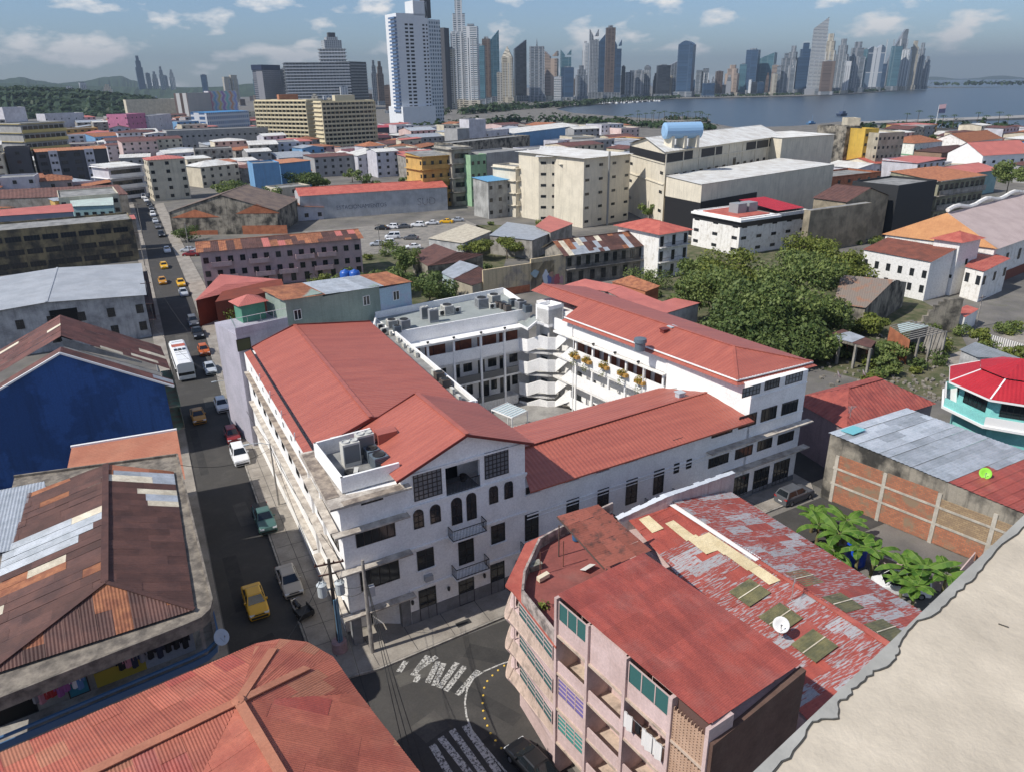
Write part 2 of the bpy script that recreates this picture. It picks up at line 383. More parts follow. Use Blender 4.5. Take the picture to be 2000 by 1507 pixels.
# shared materials
WHITE = M('white_stucco', (.86, .85, .83), (.78, .77, .75), sc=.5, streak=.07, sc3=(.35, .33, .30), rough=.8, bump=.1)
WHITE2 = M('white_stucco_stained', (.78, .76, .72), (.52, .48, .42), sc=.9, lo=.5, hi=.75, streak=.35, sc3=(.25, .22, .18), rough=.85, bump=.15)
LEDGE = M('weathered_ledge', (.36, .30, .24), (.16, .13, .11), sc=1.3, grime=.5, rough=.95, bump=.3)
LEDGE2 = M('pale_ledge', (.55, .50, .43), (.33, .29, .25), sc=1.3, grime=.3, rough=.95, bump=.3)
DADO = M('grey_dado', (.23, .235, .245), (.17, .175, .18), sc=.8, rough=.8)
FR = PL('black_frame', (.018, .018, .02), .4)
GL = PL('dark_glass', (.022, .026, .03), .08, 0, .6)
GLB = PL('blue_glass', (.03, .05, .07), .1, 0, .6)
IRON = PL('black_iron', (.02, .02, .022), .5)
REDROOF = M('red_metal_roof', (.41, .120, .082), (.31, .085, .062), sc=.45, lo=.3, hi=.7, aniso=(.3, 2.6, 1), rough=.42, spec=.5, grime=.12, sc3=(.25, .1, .08))
REDROOF2 = M('faded_red_roof', (.46, .13, .095), (.36, .085, .065), sc=.6, rough=.6, grime=.25, sc3=(.28, .12, .09), rnd=.1)
TRIMRED = M('dark_red_trim', (.16, .035, .03), rough=.5)
RUST = M('rust_brown_sheet', (.118, .058, .047), (.075, .04, .036), sc=.7, rough=.7, grime=.22, sc3=(.15, .07, .045), rnd=.2)
RUST2 = M('orange_rust_sheet', (.36, .15, .075), (.22, .085, .05), sc=1.2, rough=.8, rnd=.2)
GALV = M('galvanised_sheet', (.50, .53, .56), (.38, .41, .43), sc=.8, rough=.45, metal=.35, rnd=.15, grime=.2, sc3=(.25, .2, .16))
PALE = M('pale_cream_sheet', (.66, .60, .47), (.48, .42, .32), sc=.9, rough=.7, rnd=.15)
FLATROOF = M('flat_roof_felt', (.30, .30, .29), (.18, .18, .175), sc=.4, rough=.95, grime=.4)
GREYROOF = M('grey_green_roof', (.30, .325, .315), (.25, .275, .265), sc=.3, rough=.8, grime=.2)
CONC = M('old_concrete', (.34, .32, .29), (.20, .185, .165), sc=.5, streak=.5, rough=.95, bump=.3)
SOOT = M('sooty_render', (.30, .27, .22), (.05, .047, .042), sc=.35, lo=.42, hi=.62, streak=.75, sc3=(.03, .03, .028), rough=.95, bump=.3)
# ================================================================ setting: land, water, roads
GROUND = M('city_ground', (.20, .185, .165), (.11, .105, .10), sc=.12, lo=.35, hi=.65, grime=.5, sc3=(.10, .11, .05), rough=.95)
ASPH = M('asphalt', (.072, .068, .063), (.040, .039, .038), sc=.35, lo=.35, hi=.65, rough=.9, grime=.6, sc3=(.115, .105, .09), bump=.25, bsc=30)
WALK = M('sidewalk_concrete', (.33, .30, .26), (.24, .215, .185), sc=.45, grime=.35, sc3=(.12, .11, .10), rough=.95, bump=.2)
KERB = M('kerb_concrete', (.38, .35, .31), (.2, .19, .17), sc=1.2, rough=.95)
PAINT = worn('worn_white_paint', (.52, .51, .48), .50, 6.0)
coast = [at(2300, 300), at(2000, 262), at(1900, 256), at(1780, 251), at(1700, 243), at(1640, 238), at(1560, 246), at(1440, 250), at(1385, 240), at(1300, 234), at(1200, 227), at(1120, 221), at(1085, 213), at(1110, 207),
         at(1180, 203), at(1260, 197), at(1320, 193), at(1440, 190.5), at(1590, 187), at(1700, 181), at(1790, 173.5), at(1817, 168)]
land = [Vector((900, -60, 0)), Vector((900, 200, 0))]+coast+[Vector((5200, 5200, 0)), Vector((3000, 9000, 0)), Vector((1500, 14000, 0)), Vector((-9000, 14000, 0)), Vector((-9000, -300, 0)), Vector((0, -300, 0))]
b = MB(); b.face([V(p, 0) for p in land])
for i in range(1, len(coast)+3): p, q = land[i], land[i+1]; b.face([V(p, 0), V(q, 0), V(q, -6), V(p, -6)])
struct('ground', b, GROUND, loc=(0, 0, 0))
SEA = bpy.data.materials.new('sea_water'); SEA.use_nodes = True; t = SEA.node_tree; bs = t.nodes['Principled BSDF']
bs.inputs['Base Color'].default_value = (.026, .038, .048, 1); bs.inputs['Roughness'].default_value = .28; bs.inputs['Specular IOR Level'].default_value = .34
g = t.nodes.new('ShaderNodeNewGeometry'); mp2 = t.nodes.new('ShaderNodeMapping'); mp2.inputs['Scale'].default_value = (.05, .05, .05); nz = t.nodes.new('ShaderNodeTexNoise'); nz.inputs['Scale'].default_value = 3; nz.inputs['Detail'].default_value = 6
bp = t.nodes.new('ShaderNodeBump'); bp.inputs['Strength'].default_value = .35; bp.inputs['Distance'].default_value = 3
t.links.new(g.outputs['Position'], mp2.inputs[0]); t.links.new(mp2.outputs[0], nz.inputs[0]); t.links.new(nz.outputs[0], bp.inputs['Height']); t.links.new(bp.outputs[0], bs.inputs['Normal'])
b = MB(); b.face([(300, -400, -1.6), (24000, -400, -1.6), (24000, 16000, -1.6), (300, 16000, -1.6)]); struct('sea', b, SEA, loc=(900, 300, -1.6))
# street running away from the camera, and the cross street
def strip(name, pts, z, mat, parent=None, th=None):
    b = MB(); n = len(pts)//2; l, r = pts[:n], pts[n:]
    for i in range(n-1):
        b.face([V(l[i], z), V(r[i], z), V(r[i+1], z), V(l[i+1], z)])
        if th:
            for s_ in (l, r): b.face([V(s_[i], z-th), V(s_[i+1], z-th), V(s_[i+1], z), V(s_[i], z)])
    if th: b.face([V(l[0], z-th), V(r[0], z-th), V(r[0], z), V(l[0], z)]); b.face([V(l[-1], z-th), V(r[-1], z-th), V(r[-1], z), V(l[-1], z)])
    return b.obj(name, mat, parent)
BS = Vector((cos(rad(3.7)), sin(rad(3.7)), 0))
road = MB()
ysL = [(.4, 46), (.5, 60), (.9, 108), (.9, 134), (.9, 186), (1.2, 240), (.5, 332), (-2, 380), (-9, 470)]
ysR = [(6.2, 46), (6.2, 60), (6.7, 105), (7.4, 130), (8.0, 180), (7.9, 235), (7.5, 327), (5, 374), (-2, 470)]
for i in range(len(ysL)-1): road.face([V(ysL[i], .01), V(ysR[i], .01), V(ysR[i+1], .01), V(ysL[i+1], .01)])
rd = [(9.8, 46.0), (12, 45.4), (30, 46.2), (58, 47.6), (75, 48.6), (95, 50), (95, 42), (60, 41), (46, 40.6), (30, 40), (25, 38.0), (20.3, 36.6), (19.2, 33.0), (19.5, 22), (21, 8), (8, 8), (9.5, 30), (7, 38.5), (2, 40), (-25, 40), (-25, 44), (.4, 46), (6.2, 46)]
road.face([V(p, .012) for p in rd])
alley = [(62.5, 48.5), (68, 48.7), (66, 70), (62, 95), (57, 95), (61, 70)]; road.face([V(p, .016) for p in alley])
road_o = struct('road', road, ASPH, loc=(3, 60, 0))
def walkway(name, poly, z=.14):
    b = MB(); b.prism(poly, -.1, z); return struct(name, b, WALK)
sw1 = walkway('sidewalk', [(6.35, 60), (6.35, 47.6), (6.9, 46.4), (8.0, 45.6), (10.6, 45.35), (30, 47.0), (61, 48.7), (62.3, 50.4), (62.3, 53), (40, 53), (9.5, 50), (9.5, 87), (10.3, 130), (11.5, 180), (11, 235), (11, 330), (7.5, 327), (7.9, 235), (8.0, 180), (7.4, 130), (6.7, 105)])
walkway('sidewalk', [(.3, 46), (.4, 60), (.8, 108), (.8, 134), (.8, 186), (1.1, 240), (.4, 332), (-2, 332), (-1.2, 186), (-1, 108), (-1, 46)])
walkway('sidewalk', [(19.3, 36.3), (20.6, 37.3), (25.2, 38.8), (30, 40.6), (46, 41.2), (48, 39), (30, 33), (20.4, 30), (20.6, 22), (19.7, 22), (19.5, 30)], .12)
kb = MB()
for a, c in (((6.2, 60), (6.2, 47.6)), ((6.2, 47.6), (6.8, 46.3)), ((6.8, 46.3), (8.0, 45.45)), ((8.0, 45.45), (10.6, 45.2)), ((10.6, 45.2), (30, 46.85)), ((30, 46.85), (61, 48.55)), ((6.2, 60), (6.6, 105)), ((6.6, 105), (7.35, 130))):
    kb.bar(V(a, .08), V(c, .08), .16, .2)
kb.obj('kerb', KERB, sw1)
# sidewalk joints: paving slabs scored across the walk
jm = PL('joint_dark', (.07, .065, .06), .95)
j = MB()
for k in range(14): p = Vector((10.7, 45.5, .146))+Vector((BS.x, BS.y+.01, 0))*(k*3.3); j.bar(p, p+Vector((-.15, 3.4, 0)), .05, .006)
for k in range(16): j.bar((6.5, 50+k*2.6, .146), (9.3, 50+k*2.6, .146), .04, .006)
j.bar((8.0, 48, .146), (7.9, 90, .146), .05, .006)
j.obj('paving_joint', jm, sw1)
# asphalt repairs: squarish patches laid over old trenches
PT = [M('asphalt_patch_dark', (.038, .037, .036), (.05, .048, .046), sc=.8, rough=.9), M('asphalt_patch_pale', (.10, .095, .085), (.075, .07, .065), sc=.8, rough=.95, grime=.4)]
for k, (x, y, w_, l_, a_) in enumerate(((2.2, 62, 1.2, 9, 0), (4.6, 74, 1.5, 5, .05), (1.8, 92, 1.0, 14, 0), (4.9, 108, 1.6, 4, 0), (3.1, 52, 2.0, 2.4, .2), (13, 43.5, 3.2, 1.3, .05), (19, 42.5, 1.6, 4.5, .8), (25, 44.5, 6, .9, .06), (16.5, 38.5, 1.2, 6, .5), (12.2, 38.2, 2.2, 2.0, .3), (36, 45.3, 8, 1.0, .06), (3.6, 140, 2, 8, 0), (15.5, 33, 1.1, 5, .2))):
    c, s_ = cos(a_), sin(a_); b = MB(); b.face([Vector((x+i*w_/2*c-j*l_/2*s_+rng.uniform(-.1, .1), y+i*w_/2*s_+j*l_/2*c+rng.uniform(-.1, .1), .019)) for i, j in ((-1, -1), (1, -1), (1, 1), (-1, 1))]); b.obj('asphalt_patch', PT[k % 2], road_o)
# pedestrian crossings (px of the stripes' two ends)
for a, c in (((779, 1311), (793, 1290)), ((806, 1318), (836, 1279)), ((815, 1306), (853, 1281)), ((848, 1338), (867, 1294)), ((835, 1332), (856, 1290)), ((858, 1342), (893, 1293)), ((870, 1348), (908, 1300)), ((893, 1356), (934, 1308)), ((812, 1331), (818, 1316))):
    p, q = at(*a, .024), at(*c, .024); bb = MB(); bb.bar(p, q, .45, .004); bb.obj('crossing_stripe', PAINT, road_o)
for a, c in (((876, 1507), (848, 1460)), ((915, 1507), (867, 1447)), ((935, 1497), (889, 1433)), ((958, 1486), (914, 1424))):
    p, q = at(*a, .024), at(*c, .024); q = lerp(p, q, 1.15); p = lerp(p, q, -.3); bb = MB(); bb.bar(p, q, .5, .004); bb.obj('crossing_stripe', worn('less_worn_paint', (.52, .51, .49), .47, 4), road_o)
cl = MB(); pts = [at(x, y, .03) for x, y in ((995, 1290), (975, 1297), (945, 1310), (925, 1323), (912, 1345), (908, 1370), (911, 1397), (921, 1424), (945, 1455), (972, 1487), (1000, 1520))]
for a, c in zip(pts, pts[1:]): cl.bar(a, c, .13, .004)
cl.obj('edge_line', worn('line_paint', (.50, .49, .46), .46, 5), road_o)
STUD = PL('yellow_stud', (.75, .5, .08), .5)
for x, y in ((985, 1299), (973, 1308), (962, 1318), (952, 1329), (946, 1342), (944, 1357), (943, 1372), (944, 1387), (947, 1402), (952, 1416), (958, 1431), (968, 1445), (979, 1460)):
    b = MB(); b.lathe(at(x, y, .02), [(.09, 0), (.075, .04), (.03, .055)], 8); b.obj('road_stud', STUD, road_o)
# kerb-side paved strip, drain and manhole
def grate(p, name='drain_grate'):
    b = MB(); b.box(p.x-.7, p.x+.7, p.y-.22, p.y+.22, .02, .028)
    for k in range(9): b.box(p.x-.65+k*.15, p.x-.58+k*.15, p.y-.18, p.y+.18, .028, .036, 1)
    return b.obj(name, [PL('iron_dark', (.03, .03, .03), .7), KERB], road_o)
grate(at(708, 1314))
b = MB(); b.lathe(at(583, 985, .142), [(.42, 0), (.42, .02), (.3, .022)], 18); b.obj('manhole_cover', M('rust_iron', (.12, .09, .07), rough=.9), sw1)
b = MB(); p = at(895, 1225, .142); b.obox(p, BS*1.3, Vector((-BS.y, BS.x, 0))*.6, (0, 0, .012)); b.obj('dark_rectangle', PL('iron_dark', (.03, .03, .03)), sw1)  # thin dark rectangle lying on the sidewalk
# ================================================================ main white building
WA, WB = Vector((9.6, 48.55, 0)), Vector((61.2, 51.95, 0)); WD = unit(WA, WB); WN = Vector((WD.y, -WD.x, 0))      # street front, outward normal WN
wp = lambda s, z=0.0, o=0.0: WA+WD*s+WN*o+Vector((0, 0, z))
main = thing('white_courtyard_building', 'large white four-storey building with red metal roofs around a courtyard on the street corner', 'building', (30, 65, 0))
b = MB(); UP = Vector((0, 0, 1)); IN = -WN
def wbox(b, s0, s1, o, dp, z0, z1, m=0): b.obox(wp(s0, z0, o), WD*(s1-s0), IN*dp, UP*(z1-z0), m)
# corner block
b.prism([(11.6, 50.6), wp(5), (14.5, 58), (9.4, 58), (9.4, 50.6)], -.2, 3.3)
b.prism([(9.6, 48.55), wp(5), (14.4, 58), (9.4, 58)], 3.3, 13.44)
wbox(b, 0.0, .75, 0, .7, -.2, 3.3, 1); wbox(b, 4.2, 5.0, 0.0, 2.2, -.2, 3.3, 1)
# gable block
wbox(b, 5, 16.2, .0, 9.0, -.2, 11.2)
sA, _ = hit(WA, WB, 871.8, 958.8); sB, zB = hit(WA, WB, 936.5, 888.1)
wbox(b, 5, sA, .0, .35, 11.2, 14.3); wbox(b, sB, 16.2, .0, .35, 11.2, 14.3); wbox(b, sA, sB, .0, .35, 13.8, 14.3); wbox(b, 5, 16.2, -2.6, 6.4, 11.2, 14.3)
wbox(b, 5, 5.3, -.35, 2.3, 11.2, 14.3); wbox(b, 15.9, 16.2, -.35, 2.3, 11.2, 14.3)
ap = 16.25
for o in (0.0, -9.0): b.face([wp(5, 14.3, o), wp(16.2, 14.3, o), wp(10.6, ap, o)])
# right wing and end block
wbox(b, 16.2, 43.5, .0, 9.5, -.2, 9.7)
E0, E1, E2, E3 = wp(43.2), wp(51.6), Vector((57.2, 91, 0)), Vector((46.4, 90, 0))
b.prism([E0, E1, E2, (48.8, 90), (49.9, 79.6), (52.3, 62.4), (50.5, 62.3)], -.8, 13.4)
# left wing and back wing
b.prism([(9.4, 58), (24.9, 58.4), (25.0, 62), (26.8, 62), (26.8, 89.5), (8.75, 88)], -.2, 12.7)
b.prism([(26.8, 87.1), (46.6, 88.2), (47.2, 97.5), (26.5, 94.5), (26.8, 89.5)], -.2, 12.85)
b.prism([(8.75, 88), (26.8, 89.5), (26.5, 94.5), (22, 94), (8.7, 89.5)], -.2, 12.6)
mw = b.obj('wall', [WHITE, DADO], main)
# dado, cornices and ledges on the street front
b = MB(); wbox(b, 5.02, 16.2, .05, .05, 0.15, 1.35); wbox(b, 16.2, 51.55, .04, .04, .1, .8); b.obj('dado', DADO, main)
b = MB()
for z in (11.15, 7.35, 3.45): wbox(b, 5.0, 16.35, .14, .14, z, z+.16); wbox(b, 5.0, 16.3, .07, .07, z-.2, z-.002)
wbox(b, 16.36, 43.3, .1, .1, 6.9, 7.05); wbox(b, 16.36, 43.3, .06, .06, 6.55, 6.62); zs_ = hit(WA, WB, 1500, 822)[1]; wbox(b, 43.3, 51.6, .08, .08, zs_-.12, zs_); zs_ = hit(WA, WB, 1500, 767)[1]; wbox(b, 43.3, 51.6, .08, .08, zs_-.12, zs_)
wbox(b, 16.36, 43, .1, .1, 3.3, 3.44)
wbox(b, 5.0, 16.3, .16, .16, 14.05, 14.18)
b.objs('cornice', WHITE, main)
# sunshade ledges of the corner block (front and street side) and end block
b = MB()
for z in (3.25, 7.4, 10.85): wbox(b, -.75, 5.3, .75, .75, z, z+.14); b.box(8.75, 9.398, 48.6, 58, z, z+.14)
b.prism([(8.8, 47.75), wp(5.6, 0, .8), wp(5.6, 0, -.2), (10.4, 49.4), (10.2, 58), (8.7, 58)], 13.3, 13.48)
for z in (3.6, 6.95, 10.7): b.obox((9.38, 58.2, z), (-.62, 29.6, 0), (-.55, 0, 0), (0, 0, .13))
WA8, WB8 = WA+WN*.85, WB+WN*.85; za_, zb_ = hit(WA8, WB8, 1481, 860)[1], hit(WA8, WB8, 1494, 905)[1]; wbox(b, 37.6, 52.6, .85, .85, za_, za_+.13); wbox(b, 40.3, 52.6, .85, .85, zb_, zb_+.13)
b.objs('sunshade_ledge', LEDGE2, main)
b = MB(); wbox(b, .2, 4.9, .76, .72, 13.505, 13.52); b.box(8.85, 9.9, 49.3, 57.6, 13.505, 13.52); b.obox((9.32, 59, 10.835), (-.6, 28, 0), (-.5, 0, 0), (0, 0, .012)); b.objs('mould_stain', LEDGE, main)
# parapets: street side wall band, terrace box, courtyard rims
b = MB()
b.obox((9.35, 58.2, 11.4), (-.63, 29.6, 0), (.22, 0, 0), (0, 0, 1.4))
tz0, tz1 = 13.5, 14.85
TB = [Vector((10.2, 49.6, 0)), wp(5.35, 0, -.95), Vector((14.7, 57.2, 0)), Vector((9.75, 56.6, 0))]
def wallring(b, q, z0, z1, t=.2, closed=True):
    for i in range(len(q) if closed else len(q)-1):
        a, c = q[i], q[(i+1) % len(q)]; u = unit(a, c); nn = Vector((-u.y, u.x, 0)); b.obox(V(a, z0), c-a, nn*t, (0, 0, z1-z0))
wallring(b, [TB[3], TB[0], TB[1]], tz0, tz1, closed=False); wallring(b, [TB[2], TB[3]], tz0, tz1, closed=False)
b.obox((26.6, 61.6, 12.7), (0, 25.0, 0), (.22, 0, 0), (0, 0, .55))
b.obox((24.95, 61.6, 12.7), (1.64, 0.1, 0), (0, .2, 0), (0, 0, .55))
b.obox((26.82, 86.95, 10.95), (19.9, 1.1, 0), (0, .2, 0), (0, 0, 2.1))
b.obox((26.5, 94.3, 12.85), (20.7, 3.0, 0), (0, .2, 0), (0, 0, .95)); b.obox((46.4, 90.2, 12.85), (.7, 7.0, 0), (.2, 0, 0), (0, 0, .9)); b.obox((24.6, 89.4, 12.7), (1.9, 5.0, 0), (.2, 0, 0), (0, 0, .75))
cA, cB = Vector((48.0, 79.4, 0)), Vector((50.55, 62.4, 0))
cu = unit(cA, cB); cn = Vector((cu.y, -cu.x, 0))      # courtyard face of the east wing, cn points into the court
b.obox(V(cA-cn*.2, 11.3)-cu*4, cu*21, -cn*.2, (0, 0, 1.6)); b.obox(V(cA, 11.3)+cu*17, -cn*1.6, cu*.2, (0, 0, 1.6))
b.objs('parapet', WHITE, main)
b = MB(); b.prism([TB[0], TB[1], TB[2], TB[3]], 13.5, 13.56); b.obj('terrace_floor', FLATROOF, main)
b = MB(); b.prism([(26.9, 87.2), (46.6, 88.3), (47.1, 97.2), (26.7, 94.3)], 12.7, 12.9); b.obj('flat_roof', GREYROOF, main)
b = MB(); b.prism([(24.3, 62), (26.6, 62), (26.6, 89.3), (24.2, 89.2)], 12.2, 12.74); b.obj('service_strip', FLATROOF, main)
# red roofs
b = MB(); RP = .42
a0, a1, r0, r1, c0, c1 = Vector((10.15, 57.9, 13.55)), Vector((9.55, 88.2, 13.55)), Vector((15.2, 58.3, 15.25)), Vector((14.9, 88.9, 15.25)), Vector((24.5, 58.6, 14.0)), Vector((24.5, 89.8, 14.0))
c0 = Vector((24.3, 62.2, 14.0)); 
b.corr([a0, a1, r1, r0], r0-a0, RP, .035); b.corr([r0, r1, c1, Vector((24.4, 58.9, 14.0))], Vector((9.3, .3, -1.25)), RP, .035)
b.obj('roof', REDROOF, main)
b = MB(); b.corr([(9.2, 57.4, 13.1), (8.6, 88.0, 13.1), (9.35, 88.1, 13.3), (9.95, 57.5, 13.3)], (1, 0, .2), RP, .03); b.obj('eave_strip', REDROOF, main)
b = MB(); b.tube([(9.97, 57.6, 13.36), (9.38, 88.1, 13.36)], .07); b.obj('gutter', FR, main)
b = MB()
for p, q in ((r0, r1),): b.bar(p+UP*.07, q+UP*.07, .4, .06)
b.objs('ridge_cap', REDROOF, main)
b = MB(); b.bar(a0+Vector((0, -.06, -.1)), r0+Vector((0, -.06, -.1)), .08, .28); b.bar(r0+Vector((0, -.06, -.1)), Vector((24.3, 58.7, 13.9)), .08, .28); b.bar(a1+Vector((0, .1, -.1)), r1+Vector((0, .1, 0)), .1, .3); b.bar(r1, c1, .1, .3)
b.objs('bargeboard', TRIMRED, main)
b = MB(); b.face([(10.4, 58.2, 12.7), (24.0, 58.75, 12.7), (24.0, 58.75, 13.9), (15.2, 58.45, 15.1), (10.4, 58.15, 13.5)]); b.obj('gable_wall', WHITE, main)
# gable block roof
b = MB(); gl, gr, ga = wp(4.45, 14.15, .55), wp(16.75, 14.15, .55), wp(10.6, 16.55, .55); dp = IN*9.9
b.corr([gl, ga, ga+dp, gl+dp], ga-gl, RP, .035); b.corr([gr, gr+dp, ga+dp, ga], ga-gr, RP, .035); b.obj('gable_roof', REDROOF, main)
b = MB(); b.bar(ga+UP*.06, ga+dp+UP*.06, .4, .06); b.objs('ridge_cap', REDROOF, main)
b = MB(); b.bar(gl-UP*.08, ga-UP*.08, .06, .22); b.bar(gr-UP*.08, ga-UP*.08, .06, .22); b.bar(gl+dp-UP*.08, ga+dp-UP*.02, .08, .3); b.objs('bargeboard', TRIMRED, main)
# roof hatch standing on the gable roof
hp = at(755, 845, 15.2); b = MB(); b.obox(hp+Vector((-.9, -.6, -.9)), (1.7, .1, 0), (0, 1.2, 0), (0, 0, 1.15)); b.obj('roof_hatch', REDROOF, main)
# right wing roof
b = MB(); e0, e1 = wp(16.25, 9.75, .75), wp(43.2, 9.75, .75); k0, k1 = at(1041, 866, 11.3), at(1380, 765.5, 11.3); g0, g1 = at(1000, 832, 10.4), at(1290, 757, 10.4)
k0 = k0+(k0-k1).normalized()*1.6; g0 = g0+(g0-g1).normalized()*.6
b.corr([e0, e1, k1, k0], IN, RP, .03); b.corr([k0, k1, g1, g0], IN, RP, .03); b.obj('wing_roof', REDROOF, main)
b = MB(); b.bar(k0+UP*.04, k1+UP*.04, .3, .05); b.bar(e0-UP*.06, e1-UP*.06, .06, .16); b.objs('ridge_cap', REDROOF, main)
b = MB(); b.face([e1+IN*.75+UP*-.05, k1-UP*.05, g1-UP*.05, V(g1, 8), V(e1+IN*.75, 8)]); b.prism([wp(16.3, 0, -9.4), wp(43.2, 0, -9.4), V(g1, 0), V(g0, 0)], 0, 10.3); b.obj('wing_wall', WHITE, main)
# end block hipped roof
b = MB(); h0, h1 = at(1440, 742, 13.75), at(1588, 706, 13.75); hb0, hb1 = Vector((46.0, 91.0, 13.75)), Vector((58.2, 92.0, 13.75)); hr0 = at(1433, 676, 15.3); hr1 = Vector((50.6, 91.5, 15.3))
b.corr([h0, h1, hr0], Vector((-.1, 1, .3)), RP, .03); eN, rN = lerp(h0, hb0, .72), lerp(hr0, hr1, .70); b.corr([h0, hr0, rN, eN], Vector((1, .12, .3)), RP, .03); eM = lerp(eN, rN, .55); eK = lerp(hb0, hr1, .55); b.corr([eM, rN, hr1, eK], Vector((1, .12, .3)), RP, .03); b.corr([h1, hb1, hr1, hr0], Vector((-1, -.1, .3)), RP, .03); b.obj('hip_roof', REDROOF, main)
b = MB()
for p, q in ((h0, hr0), (h1, hr0), (hr0, hr1)): b.bar(p+UP*.05, q+UP*.05, .3, .06)
b.objs('hip_cap', REDROOF, main)
b = MB(); lo = [h0+Vector((-.35, -.35, -.45)), h1+Vector((.35, -.35, -.45)), h0, h1]
b.corr([lo[0], lo[1], h1+Vector((-.1, .3, -.12)), h0+Vector((.3, .3, -.12))], IN, RP, .02); b.corr([lo[0], h0+Vector((.3, .3, -.12)), eN+Vector((.3, 0, -.12)), eN+Vector((-.4, 0, -.45))], Vector((1, .15, .2)), RP, .02); b.obj('eave_strip', REDROOF, main)
b = MB(); b.bar(h0-UP*.05, h1-UP*.05, .12, .14); b.bar(h0-UP*.05, eN-UP*.05, .12, .14); b.objs('gutter', [WHITE], main)
# --- street front windows and doors (px of lower-left and upper-right corners)
c4 = lambda x, y: (550+x/3.0145, 850+y/3.0145)
c3 = lambda x, y: (1000+x/3.077, 700+y/3.077)
def W4(bl, tr, c=c4, **k): win_px(main, WA, WB, c(*bl), c(*tr), split=True, **k)
W4((468, 410), (595, 345), nx=4, ny=1); W4((442, 660), (663, 490), nx=5, ny=1); W4((470, 915), (685, 705), nx=4, ny=1)
W4((782, 388), (937, 180), nx=6, ny=6, glass=PL('milky_glass', (.16, .17, .18), .15)); W4((1197, 258), (1333, 65), nx=6, ny=6, glass=MC['milky_glass'])
for bl, tr in (((780, 552), (832, 425)), ((877, 520), (932, 395)), ((1003, 528), (1058, 355)), ((1092, 500), (1143, 327)), ((1223, 405), (1272, 285)), ((1312, 375), (1360, 258))): W4(bl, tr, nx=2, ny=3, arch=True)
W4((802, 795), (892, 652), nx=2, ny=3, sill=WHITE); W4((1235, 640), (1313, 507), nx=2, ny=3, sill=WHITE)
for bl, tr in (((1045, 765), (1127, 572)), ((818, 1095), (905, 872)), ((1047, 1002), (1130, 815)), ((1233, 935), (1310, 718))): W4(bl, tr, nx=2, ny=4, name='door')
for bl, tr in (((82, 815), (160, 750)), ((318, 740), (393, 675)), ((507, 682), (577, 617)), ((683, 623), (750, 560)), ((853, 568), (918, 507)), ((962, 530), (1025, 470)), ((1062, 490), (1098, 450))): W4(bl, tr, c3, nx=2, ny=1, sill=WHITE)
for bl, tr in (((78, 1095), (158, 912)), ((325, 985), (402, 828)), ((510, 925), (582, 768)), ((680, 880), (755, 710)), ((845, 818), (915, 655))): W4(bl, tr, c3, nx=2, ny=4, name='door')
for bl, tr in (((970, 690), (1005, 622)), ((1045, 662), (1080, 597))): W4(bl, tr, c3, nx=1, ny=2)
for bl, tr in (((1380, 237), (1493, 150)), ((1515, 192), (1610, 112)), ((1640, 160), (1748, 75))): W4(bl, tr, c3, nx=5, ny=2, glass=MC['milky_glass'] if bl[0] != 1515 else GL)
for bl, tr in (((1198, 478), (1328, 378)), ((1358, 425), (1472, 318)), ((1492, 382), (1593, 278)), ((1615, 342), (1720, 240)), ((1177, 660), (1303, 562)), ((1337, 607), (1447, 512)), ((1470, 558), (1565, 468)), ((1592, 518), (1695, 428))): W4(bl, tr, c3, nx=4, ny=1)
for bl, tr in (((1320, 840), (1425, 684)), ((1440, 808), (1548, 640)), ((1558, 762), (1670, 594))): W4(bl, tr, c3, nx=4, ny=2)
# door-flanking gallery doors below, wall lamps
for x, y in ((767, 975), (980, 893), (1190, 817), (1380, 742)):
    s_, z_ = hit(WA, WB, *c4(x, y)); b = MB(); b.lathe(wp(s_, z_-.25, .16), [(.05, 0), (.12, .1), (.13, .35), (.06, .45)], 8); b.bar(wp(s_, z_+.1, 0), wp(s_, z_+.1, .16), .05); b.obj('wall_lamp', FR, main)
b = MB(); s_, z_ = hit(WA, WB, *c4(860, 828)); b.obox(wp(s_-.35, z_-.25, .4), WD*.7, IN*.4, UP*.5); b.obj('wall_fan_unit', PL('grey_unit', (.35, .36, .37), .5), main)
# balconies
def balcony(s0, s1, z, o=.95):
    b = MB(); b.obox(wp(s0, z-.14, o), WD*(s1-s0), IN*o, UP*.14); b.obox(wp(s0+.15, z-.3, o*.6), WD*(s1-s0-.3), IN*o*.6, UP*.15); sl = b.obj('balcony', WHITE, main)
    rail(sl, [wp(s0+.03, z, .02), wp(s0+.03, z, o-.04), wp(s1-.03, z, o-.04), wp(s1-.03, z, .02)], 1.0, .13)
s0, z0 = hit(WA, WB, *c4(1000, 530)); s1, _ = hit(WA, WB, *c4(1150, 480)); balcony(s0-.35, s1+.45, 7.42); balcony(s0-.2, s1+.6, 3.6)
sx, zx = hit(WA, WB, *c3(78, 1095)); balcony(sx-.5, sx+9.3, 3.55, 1.0); sx2, _ = hit(WA, WB, *c3(845, 818)); balcony(sx2-1.0, sx2+2.6, 3.55, 1.0)
# balcony recess: floor boards, railing, glass back
b = MB(); wbox(b, sA, sB, -.35, 2.25, 11.2, 11.24); b.obj('balcony_floor', DADO, main)
rail(main, [wp(sA, 11.24, -.06), wp(sB, 11.24, -.06)], 1.05, .13)
win(main, wp(0, 0, -2.6), wp(20, 0, -2.6), (sA+sB)/2-.6, 11.25, 2.6, 2.3, 3, 1, name='door')
b = MB(); b.lathe(wp(sB-.8, 11.24, -1.6), [(.22, 0), (.25, .5), (.3, .5), (.3, .6)], 10); b.obj('stool', IRON, main)
# arcade glass at the ground-floor corner
b = MB(); b.box(11.62, 13.9, 50.52, 50.58, .1, 3.1); b.obj('shopfront', GL, main)
